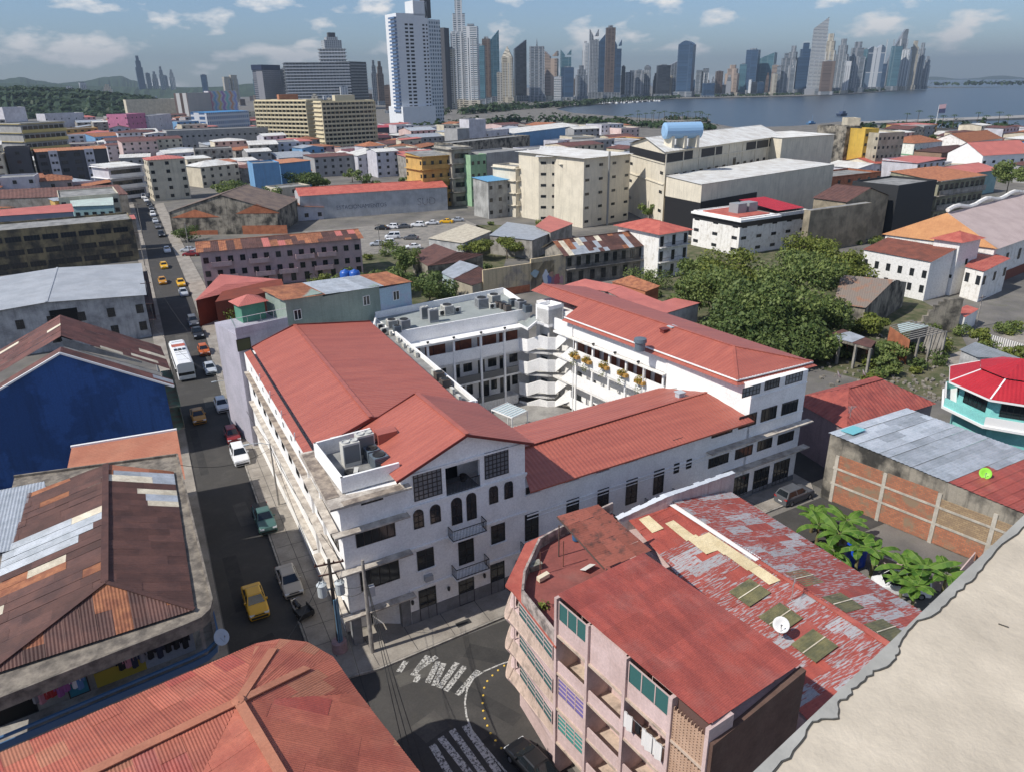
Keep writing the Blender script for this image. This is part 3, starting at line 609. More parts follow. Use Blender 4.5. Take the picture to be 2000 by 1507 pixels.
# street-side wall windows (two storeys of the long wing) and the corner block's side
SA, SB = Vector((8.76, 88.0, 0)), Vector((9.37, 58.2, 0))
for k in range(9):
    for z in (8.45, 5.15): win(main, SA, SB, 2.2+k*3.15, z, 1.15, 1.45, 2, 1, split=True)
for k in range(8): win(main, SA, SB, 3+k*3.4, 11.72, .5, .42, 1, 1, name='vent_opening')
CA, CB = Vector((9.385, 58, 0)), Vector((9.6, 48.55, 0))
for s_, z, ww, hh in ((2.6, 8.3, 2.3, 1.7), (6.8, 8.3, 2.4, 1.7), (2.6, 4.7, 2.3, 1.9), (6.8, 4.7, 2.4, 1.9), (2.8, 11.5, 2.2, 1.2), (5.4, 11.9, .7, .7)): win(main, CA, CB, s_, z, ww, hh, 3, 1, split=True)
b = MB()
for x0, y0 in ((9.37, 58.1), (9.45, 54.2)): b.box(x0-.16, x0+.2, y0-.15, y0+.15, 0, 13)
b.box(9.2, 9.38, 58.3, 87, .1, 1.0); b.objs('pilaster', WHITE, main)
for y in (62, 67.5, 73, 78.5):
    b = MB(); b.bar((9.2-.02*(y-58), y, 12.8), (9.25-.02*(y-58), y, 13.6), .09); b.obj('vent_pipe', WHITE, main)
# --- courtyard galleries
GW = M('gallery_wall', (.62, .61, .59), (.5, .49, .47), sc=.7, rough=.85); WOOD = M('timber_panel', (.24, .085, .05), (.15, .055, .035), sc=1.5, rough=.6, spec=.4)
SMOKE = PL('smoked_panel', (.10, .105, .11), .15)
gA, gB = Vector((26.85, 85.25, 0)), Vector((46.7, 86.35, 0)); gu = unit(gA, gB); gn = Vector((gu.y, -gu.x, 0))
def gal(A, u, n, s0, s1, z, th=.28): bb = MB(); bb.obox(V(A+u*s0, z-th), u*(s1-s0), -n*1.85, (0, 0, th)); bb.obj('gallery_floor', WHITE2 if z < 11 else WHITE, main)
for z in (4.75, 7.95, 11.2): gal(gA, gu, gn, 0, 19.8, z); gal(cA, cu, cn, -3.5, 17.2, z)
gal(gA, gu, gn, 0, 17, 1.4, 1.3)
def railband(A, u, n, s0, s1, z0, z1, m=WHITE, nm='balustrade'): bb = MB(); bb.obox(V(A+u*s0, z0), u*(s1-s0), -n*.15, (0, 0, z1-z0)); bb.obj(nm, m, main)
cols = (3.62, 7.31, 11.31, 14.92)
railband(gA, gu, gn, .1, 17.6, 7.66, 9.55)
for a, c in zip((.1,)+cols, cols+(17.2,)): railband(gA, gu, gn, a+.2, c-.2, 4.76, 5.75, SMOKE, 'smoked_screen')
for a, c in zip(cols, cols[1:]): railband(gA, gu, gn, a+.2, c-.2, 1.4, 2.2, SMOKE, 'smoked_screen')
for s_ in cols:
    bb = MB(); bb.obox(V(gA+gu*(s_-.15)+gn*.06, .1), gu*.3, -gn*.3, (0, 0, 10.9)); bb.obj('column', WHITE, main)
    bb = MB(); p = V(gA+gu*(s_)+gn*.12, 11.22); bb.bar(p, p+UP*.3, .1); bb.box(p.x-.16, p.x+.16, p.y-.1, p.y+.1, 11.45, 11.65); bb.obj('floodlight', FR, main)
railband(cA, cu, cn, .3, 17.0, 7.9, 9.7); railband(cA, cu, cn, .3, 17.0, 4.7, 6.25); railband(cA, cu, cn, .3, 17.0, 1.2, 2.7)
bb = MB(); bb.obox(V(cA+cu*-1.2, 11.18), cu*18.4, cn*.5, (0, 0, .16)); bb.obox(V(gA, 11.18), gu*19.8, gn*.35, (0, 0, .14)); bb.objs('gallery_eave', WHITE2, main)
ccols = (1.2, 4.5, 7.6, 10.6, 13.6, 16.7)
for s_ in ccols:
    bb = MB(); bb.obox(V(cA+cu*(s_-.14)-cn*.02, .1), cu*.28, -cn*.26, (0, 0, 11.0)); bb.obj('column', WHITE, main)
bb = MB(); p = V(cA+cu*1.4+cn*.5, 0); bb.tube([p, V(p, 11.2)], .07); bb.tube([V(cA+cu*14+cn*.4, 0), V(cA+cu*14+cn*.4, 11.2)], .06); bb.objs('downpipe', WHITE, main)
for s_ in (5, 9, 13): 
    bb = MB(); p = V(cA+cu*s_+cn*.3, 11.34); bb.bar(p, p+UP*.3, .1); bb.box(p.x-.16, p.x+.16, p.y-.1, p.y+.1, 11.5, 11.72); bb.obj('floodlight', FR, main)
# gallery back walls with doors, windows and timber panels
gA2, gB2 = gA-gn*1.86, gB-gn*1.86
for s_, c in zip((1.8, 5.4, 9.3, 13.1, 16.5), (1, 1, 1, 1, 1)):
    win(main, gA2, gB2, s_-.7, 8.0, 1.0, 2.2, 1, 1, FR, GL, name='door'); bb = MB(); bb.obox(V(gA2+gu*(s_-1.4)+gn*.05, 8.0), gu*2.9, -gn*.04, (0, 0, 2.5)); bb.obj('timber_screen', WOOD, main)
    win(main, gA2, gB2, s_-.9, 4.8, 1.0, 2.2, 1, 1, name='door'); win(main, gA2, gB2, s_+.8, 5.6, 1.3, 1.2, 2, 1); win(main, gA2, gB2, s_-.6, 1.45, 1.6, 2.3, 2, 1, name='door'); win(main, gA2, gB2, s_+1.0, 2.2, .9, 1.4, 1, 1)
cA2, cB2 = cA-cn*1.7, cB-cn*1.7
for k, s_ in enumerate((-.2, 2.8, 6, 9, 12, 15)):
    bb = MB(); bb.obox(V(cA+cu*(s_-1.1)-cn*1.62, 8.0), cu*2.3, -cn*.05, (0, 0, 2.7)); bb.obj('timber_screen', WOOD, main)
    for z in (4.8, 1.4): 
        if k % 2: win(main, cB2-cn*.15, cA2-cn*.15, (cB-cA).length-s_, z-.6, 1.0, 1.4, 1, 1, name='door')
        else: win(main, cB2-cn*.15, cA2-cn*.15, (cB-cA).length-s_, z, 1.2, 1.0, 2, 1)
# stair tower: zigzag balustrades, core, roof box, winged roof slab
spx = ((1013, 660.5, 9.65), (1030, 663.5, 9.75), (1054, 655.6, 10.4), (1069.7, 659.2, 10.25), (1085.5, 659.3, 10.2), (1114, 632.5, 12.85))
sp = [at(x, y, z) for x, y, z in spx]; sp.append(V(cA+cu*.4, 12.9))
for dz in (0, -3.25, -6.5, -9.3):
    bb = MB()
    for a, c in zip(sp, sp[1:]):
        u = unit(a, c); nn = Vector((-u.y, u.x, 0))*.16
        q = [a, c, c+nn, a+nn]; lo = [p-UP*1.75 for p in q]; q = [p+UP*dz for p in q]; lo = [V(p, max(.05, p.z+dz)) for p in lo]
        if q[0].z < .3: continue
        bb.face(q); bb.face(lo)
        for i in range(4): bb.face([lo[i], lo[(i+1) % 4], q[(i+1) % 4], q[i]])
    bb.obj('stair_balustrade', WHITE, main)
    bb = MB()
    if dz > -9:
        f = [V(p, 0)+Vector((.1, .2, 0)) for p in sp[:5]]+[Vector((49.8, 84.5, 0)), Vector((46.6, 87.0, 0))]
        bb.prism([V(p, 0) for p in f], 7.7+dz, 7.95+dz); bb.obj('stair_landing', GW, main)
bx = [at(1046.4, 592.8, 14.5), at(1071.5, 599.7, 14.5), at(1100.8, 592.8, 14.5), at(1074, 586, 14.5)]
b = MB(); cb_ = lerp(bx[3], bx[2], .5); core = [lerp(p, cb_, .25)+Vector((.1, .5, 0)) for p in bx]
b.prism([V(p, 0) for p in core], 0, 12.4); b.obj('stair_core', GW, main)
for z in (8.0, 4.75, 1.5): win(main, core[0], core[1], .9, z+.1, 1.1, 2.0, 1, 1, GLB, SMOKE, name='door')
b = MB(); wallring(b, [V(p, 0) for p in bx], 12.0, 14.5, .25); b.prism([V(p, 0) for p in bx], 11.6, 14.0); b.obj('roof_tank_box', WHITE, main)
b = MB(); rr_ = [at(x, y, z) for x, y, z in ((1014, 633, 11.5), (1031, 642, 11.6), (1048, 628, 12.3), (1070, 634, 11.9), (1088, 627, 12.1), (1105, 608, 13.2), (1124, 601, 13.5))]
back = [p+Vector((1.2, 3.2, 0)) for p in rr_]
for i in range(len(rr_)-1):
    q = [rr_[i], rr_[i+1], back[i+1], back[i]]; b.face(q, 1); b.face([p-UP*.28 for p in q]); b.face([q[0], q[1], q[1]-UP*.28, q[0]-UP*.28]); u = unit(q[0], q[1]); 
    b.face([q[0]+UP*.02, q[1]+UP*.02, lerp(q[1], q[2], .1)+UP*.02, lerp(q[0], q[3], .1)+UP*.02])
b.obj('wing_slab_roof', [WHITE, GREYROOF], main)
# courtyard floor, pergola
b = MB(); b.prism([(26.8, 58.5), (52, 58.5), (48.3, 86), (26.8, 86)], .02, .08); b.obj('courtyard_floor', M('court_paving', (.3, .29, .27), (.22, .21, .2), sc=.6), main)
pg = thing('glass_pergola', 'pale glass-roofed pergola with white bars in the courtyard', 'pergola', at(980, 805, 3.0))
c_ = [at(960, 800, 3.4), at(1000, 816, 3.2), at(1030, 802, 3.2), at(992, 786, 3.4)]
b = MB(); b.face([p+UP*.03 for p in c_]); b.obj('roof_glass', PL('pale_glass', (.45, .55, .58), .2), pg)
b = MB()
for i in range(8): b.bar(lerp(c_[0], c_[1], i/7)+UP*.07, lerp(c_[3], c_[2], i/7)+UP*.07, .07)
for p in c_: b.bar(V(p, .08), p, .1)
b.bar(c_[0], c_[1], .12); b.bar(c_[1], c_[2], .12); b.obj('frame', WHITE, pg)
# ================================================================ buildings next to the main one
GREYW = M('grey_white_render', (.46, .46, .46), (.26, .26, .265), sc=.4, streak=.5, sc3=(.1, .1, .1), rough=.95, bump=.2)
BLUEW = M('blue_painted_wall', (.030, .088, .27), (.022, .065, .20), sc=.15, lo=.47, hi=.52, streak=.35, sc3=(.012, .022, .05), rough=.8)
PINKW = M('pale_pink_render', (.60, .46, .44), (.50, .375, .35), sc=.4, streak=.25, sc3=(.24, .17, .15), rough=.9, bump=.15)
BROWNW = M('brown_render', (.135, .08, .062), (.10, .058, .045), sc=.6, grime=.3, sc3=(.25, .19, .15), rough=.95, bump=.3)
BRICK = M('orange_clay_brick', (.42, .16, .085), (.30, .11, .06), sc=.8, rnd=.22, grime=.25, sc3=(.2, .14, .09), rough=.95)
TANBRICK = M('tan_clay_brick', (.34, .245, .14), (.25, .17, .10), sc=.8, rnd=.2, grime=.3, rough=.95)
FRAMEC = M('concrete_frame', (.50, .46, .39), (.36, .33, .28), sc=.7, streak=.3, rough=.95)
REDP = M('red_painted_sheet', (.37, .085, .062), (.28, .066, .052), sc=.5, aniso=(2.5, .5, 1), grime=.3, sc3=(.36, .20, .17), rough=.55, rnd=.10)
PINKR = M('weathered_coral_sheet', (.40, .125, .080), (.32, .090, .062), sc=.5, grime=.3, sc3=(.40, .20, .15), rough=.65, rnd=.14)
ORANGER = M('orange_primer_sheet', (.42, .18, .11), (.36, .14, .085), sc=.4, grime=.2, rough=.7, rnd=.1)
LICHEN = M('peeling_red_grey_sheet', (.30, .068, .052), (.33, .325, .335), sc=2.6, lo=.50, hi=.60, rough=.7, aniso=(.55, 3.6, 1), rnd=.10)
LICHEN2 = M('peeling_grey_sheet', (.34, .335, .345), (.31, .08, .06), sc=2.6, lo=.53, hi=.60, rough=.7, aniso=(.55, 3.6, 1), rnd=.10)
FIBRE = M('cream_fibreglass', (.66, .56, .36), (.55, .45, .27), sc=.8, rough=.5, rnd=.05)
SKYL = M('olive_skylight', (.17, .155, .075), (.10, .10, .055), sc=1.2, rough=.4, rnd=.15)
def planar(p, i): return p[i]
# ---- brown patched roof, lower left
r = thing('patched_roof_house', 'house under a brown rusted roof patched with silver sheets, rounded ledge at the street corner', 'house', (-6, 56, 0))
z = 11.0; rf, rb = at(204.6, 1137, 12.7), at(206.8, 906, 12.7); er, eb = at(380, 1190, z), at(339, 920, z); el = Vector((-12.6, 42.9, z)); bl_ = Vector((-13.2, rb.y+.5, z)); el.y = er.y-.7
def pm(pi_, s, t, rr):
    k = rr.random()
    if pi_ == 0:                                          # street slope: mainly brown, a band of silver and rust patches towards the back
        s = 1-s
        if .12 < s < .30: return rr.choice([GALV, GALV, GALV, PALE, RUST]) if t < .7 else RUST
        if .05 < s < .12: return rr.choice([RUST2, ORANGER, GALV])
        if .30 < s < .36 and t < .45: return rr.choice([PALE, RUST2, GALV])
        return RUST
    if pi_ == 1:                                          # left slope: long silver and cream runs
        if .30 < s < .52 and t < .95: return rr.choice([GALV, GALV, GALV, PALE])
        if .56 < s < .63 and t < .8: return rr.choice([PALE, RUST2, PALE])
        if .68 < s < .72 and t < .5: return rr.choice([PALE, RUST])
        return RUST if k > .07 else RUST2
    return RUST if k > .08 else RUST2
rr_pl = [([eb, er, rf, rb], rf-er), ([el, bl_, rb, rf], Vector((1, 0, .26))), ([er, el, rf], Vector((-.05, 1, .4)))]
rr_pl[0] = ([rb, eb, er, rf], Vector((-1, 0, .3)))
sheet_roof(r, rr_pl, pm, 1.0, 2.6, .2, .03, .03)
b = MB(); b.bar(rf+UP*.08, rb+UP*.08, .45, .06); b.bar(rf+UP*.08, er+UP*.08, .3, .06); b.bar(rf+UP*.08, el+UP*.08, .35, .06); b.obj('ridge_cap', RUST, r)
b = MB(); fl = at(0, 1345, z); oc = [Vector((-13.5, fl.y-1.1, 0)), Vector((-1.9, 42.75, 0)), Vector((-.9, 43.0, 0)), Vector((-.3, 43.6, 0)), Vector((-.05, 44.6, 0)), Vector((-.5, 68.2, 0)), Vector((-13.5, 70.5, 0))]
b.prism([V(p) for p in oc], 10.15, 10.85, bottom=True)
for i in range(6): b.bar(V(oc[i], 10.95), V(oc[i+1], 10.95), .16, .24)
b.obj('roof_ledge', M('grimy_ledge', (.27, .235, .19), (.12, .105, .09), sc=1.1, grime=.5, streak=.3, rough=.95, bump=.3), r)
b = MB(); b.prism([(-13.4, 43.0), (-1.8, 44.6), (-1.2, 46), (-1.3, 68), (-13.4, 70)], -.2, 10.2); b.obj('wall', M('cream_grey_render', (.42, .39, .33), (.3, .28, .25), sc=.4, streak=.35), r)
b = MB(); b.prism([(-13.5, fl.y-1.0), (-1.9, 42.8), (-.9, 43.1), (-.3, 43.7), (-.1, 44.8), (-.4, 66), (-1.5, 66), (-1.5, 45), (-13.5, 43.2)], 7.3, 7.5, bottom=True); b.obj('balcony_floor', CONC, r)
BLUEP = PL('blue_paint', (.05, .13, .26), .6)
b = MB(); bl2 = [Vector((-13.5, fl.y-1.0, 0)), Vector((-1.9, 42.8, 0)), Vector((-.9, 43.1, 0)), Vector((-.3, 43.7, 0)), Vector((-.1, 44.8, 0)), Vector((-.3, 60, 0))]
for i in range(5): b.bar(V(bl2[i], 8.35), V(bl2[i+1], 8.35), .16, .14); b.obox(V(bl2[i], 7.5), bl2[i+1]-bl2[i], (0, .1, 0), (0, 0, .45))
b.obj('balcony_wall', BLUEP, r)
b = MB()
for p in ((-1.0, 43.3), (-.25, 44.9), (-.35, 52), (-.4, 59)): b.bar(V(p, 7.5), V(p, 10.3), .22)
b.obj('column', CONC, r)
fA, fB = Vector((-13.4, 43.0, 0)), Vector((-1.8, 44.6, 0))
def fx(x, y): return hit(fA, fB, x, y)
s_, z_ = fx(165, 1380); win(r, fA, fB, s_, 7.5, 1.15, 2.2, 1, 1, PL('wood_frame_dark', (.07, .05, .04)), PL('turquoise_door', (.05, .25, .33), .5), name='door')
b = MB(); s_, z_ = fx(260, 1320); b.obox(V(fA+unit(fA, fB)*(s_-2)+Vector((.14, -1, 0))*.02, 7.5), unit(fA, fB)*4.4, (0, -.03, 0), (0, 0, 1.1)); b.obj('painted_panel', PL('ochre_paint', (.45, .33, .04), .8), r)
b = MB(); s_, z_ = fx(345, 1250); b.obox(V(fA+unit(fA, fB)*(s_-2)+Vector((.14, -1, 0))*.03, 7.5), unit(fA, fB)*3.0, (0, -.03, 0), (0, 0, 2.6)); b.obj('painted_panel', M('lavender_grey_wall', (.36, .38, .42)), r)
win(r, fA, fB, 1.6, 7.5, 2.6, 2.3, 1, 1, FR, PL('void', (.006, .006, .006), .9), name='doorway')
# laundry on the balcony line
cl_cols = dict(black=(.012, .012, .014), navy=(.02, .025, .05), red=(.35, .03, .03), purple=(.28, .09, .26), blue=(.1, .2, .4), pink=(.45, .2, .24), grey=(.2, .2, .22), white=(.7, .68, .66), orange=(.5, .2, .05))
def garment(p, d, w_, h_, c, kind='shirt', lab=None, grp='laundry on the balcony lines'):
    b = MB(); n = Vector((-d.y, d.x, 0)); k = 5
    for i in range(k):
        u0, u1 = -w_/2+w_*i/k, -w_/2+w_*(i+1)/k; o0, o1 = sin(i*2.1)*.05, sin((i+1)*2.1)*.05
        hh = h_*(.55 if kind == 'shirt' and i in (0, k-1) else 1) if kind != 'towel' else h_
        b.face([p+d*u0+n*o0, p+d*u1+n*o1, p+d*u1+n*o1*1.4-UP*hh, p+d*u0+n*o0*1.4-UP*hh])
        b.face([p+d*u0+n*(o0+.05), p+d*u1+n*(o1+.05), p+d*u1+n*(o1*1.4+.06)-UP*hh*.93, p+d*u0+n*(o0*1.4+.06)-UP*hh*.93])
    o = b.obj('garment' if kind != 'towel' else 'towel', PL('cloth_'+c, cl_cols[c], .9), loc=p-UP*h_); return tag(o, lab or c+' garment hanging on the washing line of the patched-roof house', 'laundry', grp)
d_ = unit(fA, fB)
lay = [(430, 'black'), (413, 'black'), (397, 'black'), (380, 'navy'), (362, 'black'), (346, 'grey'), (330, 'navy'), (318, 'pink'), (305, 'black'), (180, 'blue'), (172, 'white'), (155, 'purple'), (142, 'purple'), (128, 'red'), (118, 'red'), (106, 'pink'), (96, 'grey')]
for i, (px_, c) in enumerate(lay):
    y_ = 1290-(px_-300)*.42 if px_ > 280 else 1370-(px_-150)*.42
    px_ = px_-70 if px_ > 280 else px_-20; y_ = 1287-(px_-240)*.35 if px_ > 200 else 1375-(px_-90)*.4
    s_, z_ = hit(fA+Vector((.1, -.7, 0)), fB+Vector((.1, -.7, 0)), px_, y_); p = V(fA+Vector((.1, -.7, 0))+d_*s_, 9.55)
    garment(p, d_, .62, .95 if i % 3 else 1.15, c, lab='%s garment %s on the balcony washing line' % (c, ('nearest the street corner', 'second from the street corner', 'third from the street corner', 'fourth from the street corner', 'fifth from the street corner', 'in the middle of the dark clothes', 'seventh from the street corner', 'between darker clothes', 'last of the dark clothes', 'beside the turquoise door', 'second from the turquoise door', 'third from the turquoise door', 'fourth from the turquoise door', 'fifth from the turquoise door', 'sixth from the turquoise door', 'seventh from the turquoise door', 'farthest from the turquoise door')[i]))
b = MB()
for a, c in ((240, 400), (60, 165)):
    s0, _ = hit(fA, fB, a, 1280 if a > 200 else 1390); s1, _ = hit(fA, fB, c, 1230 if c > 200 else 1345); b.tube([V(fA+Vector((.1, -.7, 0))+d_*(s0-.6), 9.57), V(fA+Vector((.1, -.7, 0))+d_*(s1+.6), 9.57)], .012, 4)
b.obj('washing_line', PL('line_grey', (.3, .3, .3)), r)
def dish(name, label, p, aim, rad_=.45, col=(.55, .57, .6), post=.5, grp=None, parent=None):
    t = thing(name, label, 'satellite dish', p, grp); a = Vector(aim).normalized(); q = a.to_track_quat('Z', 'Y').to_matrix(); c = Vector(p)+UP*post
    b = MB(); b.lathe(c, [(.02, -.02), (rad_*.5, .03), (rad_*.85, .1), (rad_, .16), (rad_*.97, .17), (rad_*.5, .05), (.02, .0)], 20, 0, q); b.obj('reflector', PL('dish_%d_%d' % (col[0]*100, col[1]*100), col, .5), t, smooth=True)
    b = MB(); b.tube([Vector(p), c-a*.05], .035); b.tube([c, c+q @ Vector((0, -rad_*.8, .1)), c+q @ Vector((0, -.05, rad_*.9))], .018, 5); b.box(*(lambda e: (e.x-.04, e.x+.04, e.y-.04, e.y+.04, e.z-.04, e.z+.05))(c+q @ Vector((0, -.05, rad_*.9)))); b.obj('arm', PL('dish_metal', (.3, .3, .31), .4, .6), t); return t
dish('satellite_dish', 'grey satellite dish at the rounded corner of the brown patched roof', Vector((.0, 43.6, 7.9)), (.5, -.6, .6), .55, (.42, .47, .52), .7)
# silver neighbour roof, left edge
r = thing('silver_roof_annex', 'low annex with a ribbed silver roof beside the patched brown roof', 'house', (-18, 58, 0))
q = [at(0, 1082, 11.2), at(34, 1070, 11.2), at(96, 1012, 11.2), at(86, 934, 11.6), at(0, 956, 11.6)]; q = [Vector((q[0].x-5, q[0].y+.6, 11.2))]+q[1:4]+[Vector((q[4].x-5, q[4].y+.6, 11.6))]
n_ = 0
for i in range(6):
    for j in range(2):
        b = MB()
        if b.corr([V(p, 11.2+(p.y-q[0].y)*.02) for p in q], (0, 1, .02), .24, .035, 0, (-20+i*2.2+10-.02, -20+(i+1)*2.2+10+.03, -2+j*7, 5.1+j*7), lift=.02*(i % 2)+.015*j): b.obj('roof_sheet', GALV, r); n_ += 1
b = MB(); b.corr([V(p, 11.15+(p.y-q[0].y)*.02) for p in q], (0, 1, .02), .24, .03); b.obj('roof', GALV, r)
b = MB(); b.prism([V(p, 0) for p in q], 0, 11.0); b.obj('wall', CONC, r)
# ---- red curved-corner roof, bottom left
r = thing('red_corner_roof_house', 'house under a coral red ribbed roof with a rounded corner nearest the camera', 'house', (-2, 32, 0))
z = 11.0; ap = at(466, 1370, 13.5)
E_ = [at(x, y, z) for x, y in ((0, 1466), (250, 1359), (500, 1256), (548, 1247), (600, 1253), (650, 1281), (700, 1352), (760, 1437), (815, 1505))]
l_end = at(192, 1502, 13.5); dl = (l_end-ap).normalized(); rl = ap+dl*16; dr = (at(546, 1507, 13.5)-ap).normalized(); rr2 = ap+dr*12
e0_ = E_[0]+dl*6; e9_ = E_[-1]+dr*8; e0_.z = e9_.z = z
pls = [([e0_, E_[2], ap, rl], (ap-at(380, 1306, z))), ([ap, E_[6]+Vector((0, 0, 0)), e9_, rr2], ap-E_[7])]
hp1, hp2 = E_[3], E_[5]
# inner slopes that meet in a valley
va = ap+(dl+dr).normalized()*14; va.z = 11.6; va0 = ap+(dl+dr).normalized()*1.0; va0.z = 13.3
pls += [([ap, rl, va], Vector((dr.x, dr.y, .0))*-1+UP*.2), ([ap, va, rr2], Vector((dl.x, dl.y, 0))*-1+UP*.2)]
corner = [([ap, E_[2], E_[3]], ap-E_[3]), ([ap, E_[3], E_[4]], ap-E_[4]), ([ap, E_[4], E_[5]], ap-E_[4]), ([ap, E_[5], E_[6]], ap-E_[5])]
sheet_roof(r, pls[:2], [(PINKR, 8), (REDP, .7), (ORANGER, .6)], 1.3, 2.6, .15, .022, .025, rs=5)
sheet_roof(r, pls[2:]+corner, [(PINKR, 8), (ORANGER, .8), (REDP, .4)], 1.0, 2.4, .15, .022, .025, rs=6)
b = MB()
for p, q in ((ap, rl), (ap, rr2), (ap, E_[3]*.8+ap*.2), (ap, E_[5]*.7+ap*.3)): b.bar(p+UP*.09, q+UP*.09, .5, .07)
b.lathe(ap, [(.4, .05), (.3, .16), (.05, .2)], 10); b.obj('ridge_cap', ORANGER, r)
b = MB(); inn = [p+(Vector((ap.x-1, ap.y-4, 0))-V(p, 0)).normalized()*.7 for p in [e0_]+E_+[e9_]]; b.prism([V(p, 0) for p in inn]+[Vector((-12, 18, 0))], -.2, 10.8); b.obj('wall', PINKW, r)
# ---- pale pink apartment block, lower centre
r = thing('pink_apartment_block', 'pale pink apartment block with rounded corner balconies, roof terrace and a dark red ribbed roof', 'building', (22, 26, 0))
zA, zC = 14.3, 13.5
pA, pB, pC, pD = at(1088, 1160, zA), at(1257, 1078, zC), at(1567, 1293, zC), at(1386, 1414, zA)
sheet_roof(r, [([pA, pD, pC, pB], pA-pB)], [(REDP, 1)], 1.0, 2.7, .12, .016, .012, rs=8)
dAD = unit(pA, pD); nAD = Vector((dAD.y, -dAD.x, 0))           # along the west face, outward normal
if nAD.x > 0: nAD = -nAD
dAB = unit(pA, pB)
wf = lambda s, z=0., o=0.: V(pA, 0)+dAD*s+nAD*o+UP*z            # s along west face, o outward
Lf = (V(pD, 0)-V(pA, 0)).length
b = MB(); b.prism([wf(.0, 0, -1.6), wf(Lf, 0, -1.6), V(pC, 0)-dAB*.3, V(pB, 0)-dAB*.3], -.2, 13.2)
for s0, s1 in ((2.9, 6.0),): b.obox(wf(s0, 11.2, -1.6), dAD*(s1-s0), nAD*1.55, UP*2.9)      # blank bay pushed forward at the top
b.obj('wall', PINKW, r)
fl_z = (2.9, 5.75, 8.6, 11.45)
bays = [(0.0, 2.9), (2.9, 6.0), (6.0, 9.3), (9.3, Lf)]
b = MB()
for s_ in (0, 2.9, 6.0, 9.3, Lf): b.obox(wf(s_-.11, 0, -1.6), dAD*.22, nAD*1.72, UP*14.1)
b.obj('fin_wall', PINKW, r)
LED = M('pink_stained_ledge', (.50, .40, .32), (.16, .13, .11), sc=1.1, lo=.5, hi=.75, rough=.95)
for zf in fl_z:
    b = MB(); b.obox(wf(.0, zf-.16, -1.6), dAD*Lf, nAD*1.66, UP*.16); b.obj('floor_slab', LED, r)
TEAL = PL('teal_louvre', (.045, .13, .125), .35); CURT = PL('curtain_teal', (.05, .25, .22), .8); VIOLET = PL('curtain_violet', (.16, .13, .34), .8)
LAT = M('breeze_block', (.48, .33, .24), (.42, .28, .2), sc=1.2, rough=.95)
def pw(p0, s0, s1, z, h, **k): win(r, wf(0, 0, p0), wf(Lf, 0, p0), (s0+s1)/2, z, s1-s0, h, **k)
PFR = PL('pink_frame', (.5, .38, .36), .7)
for i, (s0, s1) in enumerate(bays[:3]):
    for j, zf in enumerate(fl_z):
        if i == 1 and j == 3: continue
        push = (i == 0 and j in (3, 1, 0)) or (i == 2 and j == 3)
        o = -.05 if push else -1.58
        if push: b = MB(); b.obox(wf(s0+.1, zf, -.2), dAD*(s1-s0-.2), nAD*.16, UP*1.15); b.obj('spandrel', PINKW, r)
        else: b = MB(); b.obox(wf(s0+.1, zf, -.1), dAD*(s1-s0-.2), nAD*.1, UP*(.85 if i != 1 or j < 3 else 1)); b.obj('balcony_parapet', PINKW, r)
        gl = {(0, 1): CURT, (0, 0): CURT}.get((i, j), TEAL)
        if (i, j) == (0, 1): gl = VIOLET
        pw(o if push else -1.58, s0+.18, s1-.18, zf+1.15, 1.35, nx=3 if push else 4, ny=4 if j != 3 else 1, frame=PFR, glass=gl)
b = MB(); b.obox(wf(.9, 8.65, -1.55), dAD*.8, nAD*.06, UP*2.3); b.obj('lit_door_panel', PL('lit_doorway', (.75, .73, .5), .8), r)  # flat panel, its pale colour stands for light in the doorway
# breeze-block screen bay
b = MB(); s0, s1 = 9.42, Lf-.12
for zf, h_ in ((11.45, 2.1), (8.6, 2.6), (5.75, 2.6), (2.9, 2.6)):
    n, m = int((s1-s0)/.22), int(h_/.18)
    for k in range(m): b.obox(wf(s0, zf+k*.18, -.12), dAD*(s1-s0), nAD*.12, UP*.055)
    for k in range(n): b.obox(wf(s0+k*.22, zf, -.10), dAD*.05, nAD*.09, UP*h_)
b.obj('breeze_block_screen', LAT, r, kind='stuff')
b = MB(); b.obox(wf(s0, 2.9, -.3), dAD*(s1-s0), nAD*.02, UP*11); b.obj('screen_shade_sheet', PL('shadow_red', (.11, .06, .05), .9), r)  # dark sheet painting the shade seen through the blocks
# rounded corner part with terrace
tz = 11.3; tp = [at(x, y, tz) for x, y in ((1088, 1215), (1018, 1158), (1022, 1120), (1052, 1055), (1078, 1040), (1195, 985))]
tin = [V(p, 0) for p in tp]; tq = [V(pA, 0)+dAD*.2, tin[1], tin[3], tin[5], V(pB, 0)]
outp = [wf(.1, 0, .0), V(at(1005, 1152, 10.6), 0), V(at(992, 1142, 10.6), 0), V(at(1030, 1062, 10.6), 0), V(tp[5], 0)+Vector((.3, .9, 0)), V(pB, 0)]
b = MB(); b.prism([wf(.1, 0, -.3), lerp(outp[1], V(pB, 0), .06), lerp(outp[2], V(pB, 0), .08), lerp(outp[3], V(pB, 0), .08), lerp(outp[4], V(pB, 0), .1), V(pB, 0)], -.1, 10.5); b.obj('corner_wall', PINKW, r)
b = MB(); o1 = [V(p, 10.55) for p in outp]; b.prism([lerp(V(p, 0), V(pB, 0), -.02) for p in outp], 10.45, 10.62, bottom=True); b.obj('corner_eave', REDROOF2, r)
cvec = V(pB, 0)
def rpath(k=14):
    pts = [wf(.12, 0, .02)]; seq = [outp[1], outp[2], outp[3]]
    pts += [lerp(wf(.12, 0, .02), outp[1], f) for f in (.35, .7)]
    for t in [i/k for i in range(k+1)]: pts.append((1-t)**2*outp[1]+2*t*(1-t)*(outp[2]*1.35-outp[1]*.175-outp[3]*.175)+t*t*outp[3])
    return pts
RPT = rpath()
TANL = M('tan_stained_balcony', (.52, .40, .33), (.22, .18, .15), sc=1.3, lo=.5, hi=.75, streak=.4, rough=.95)
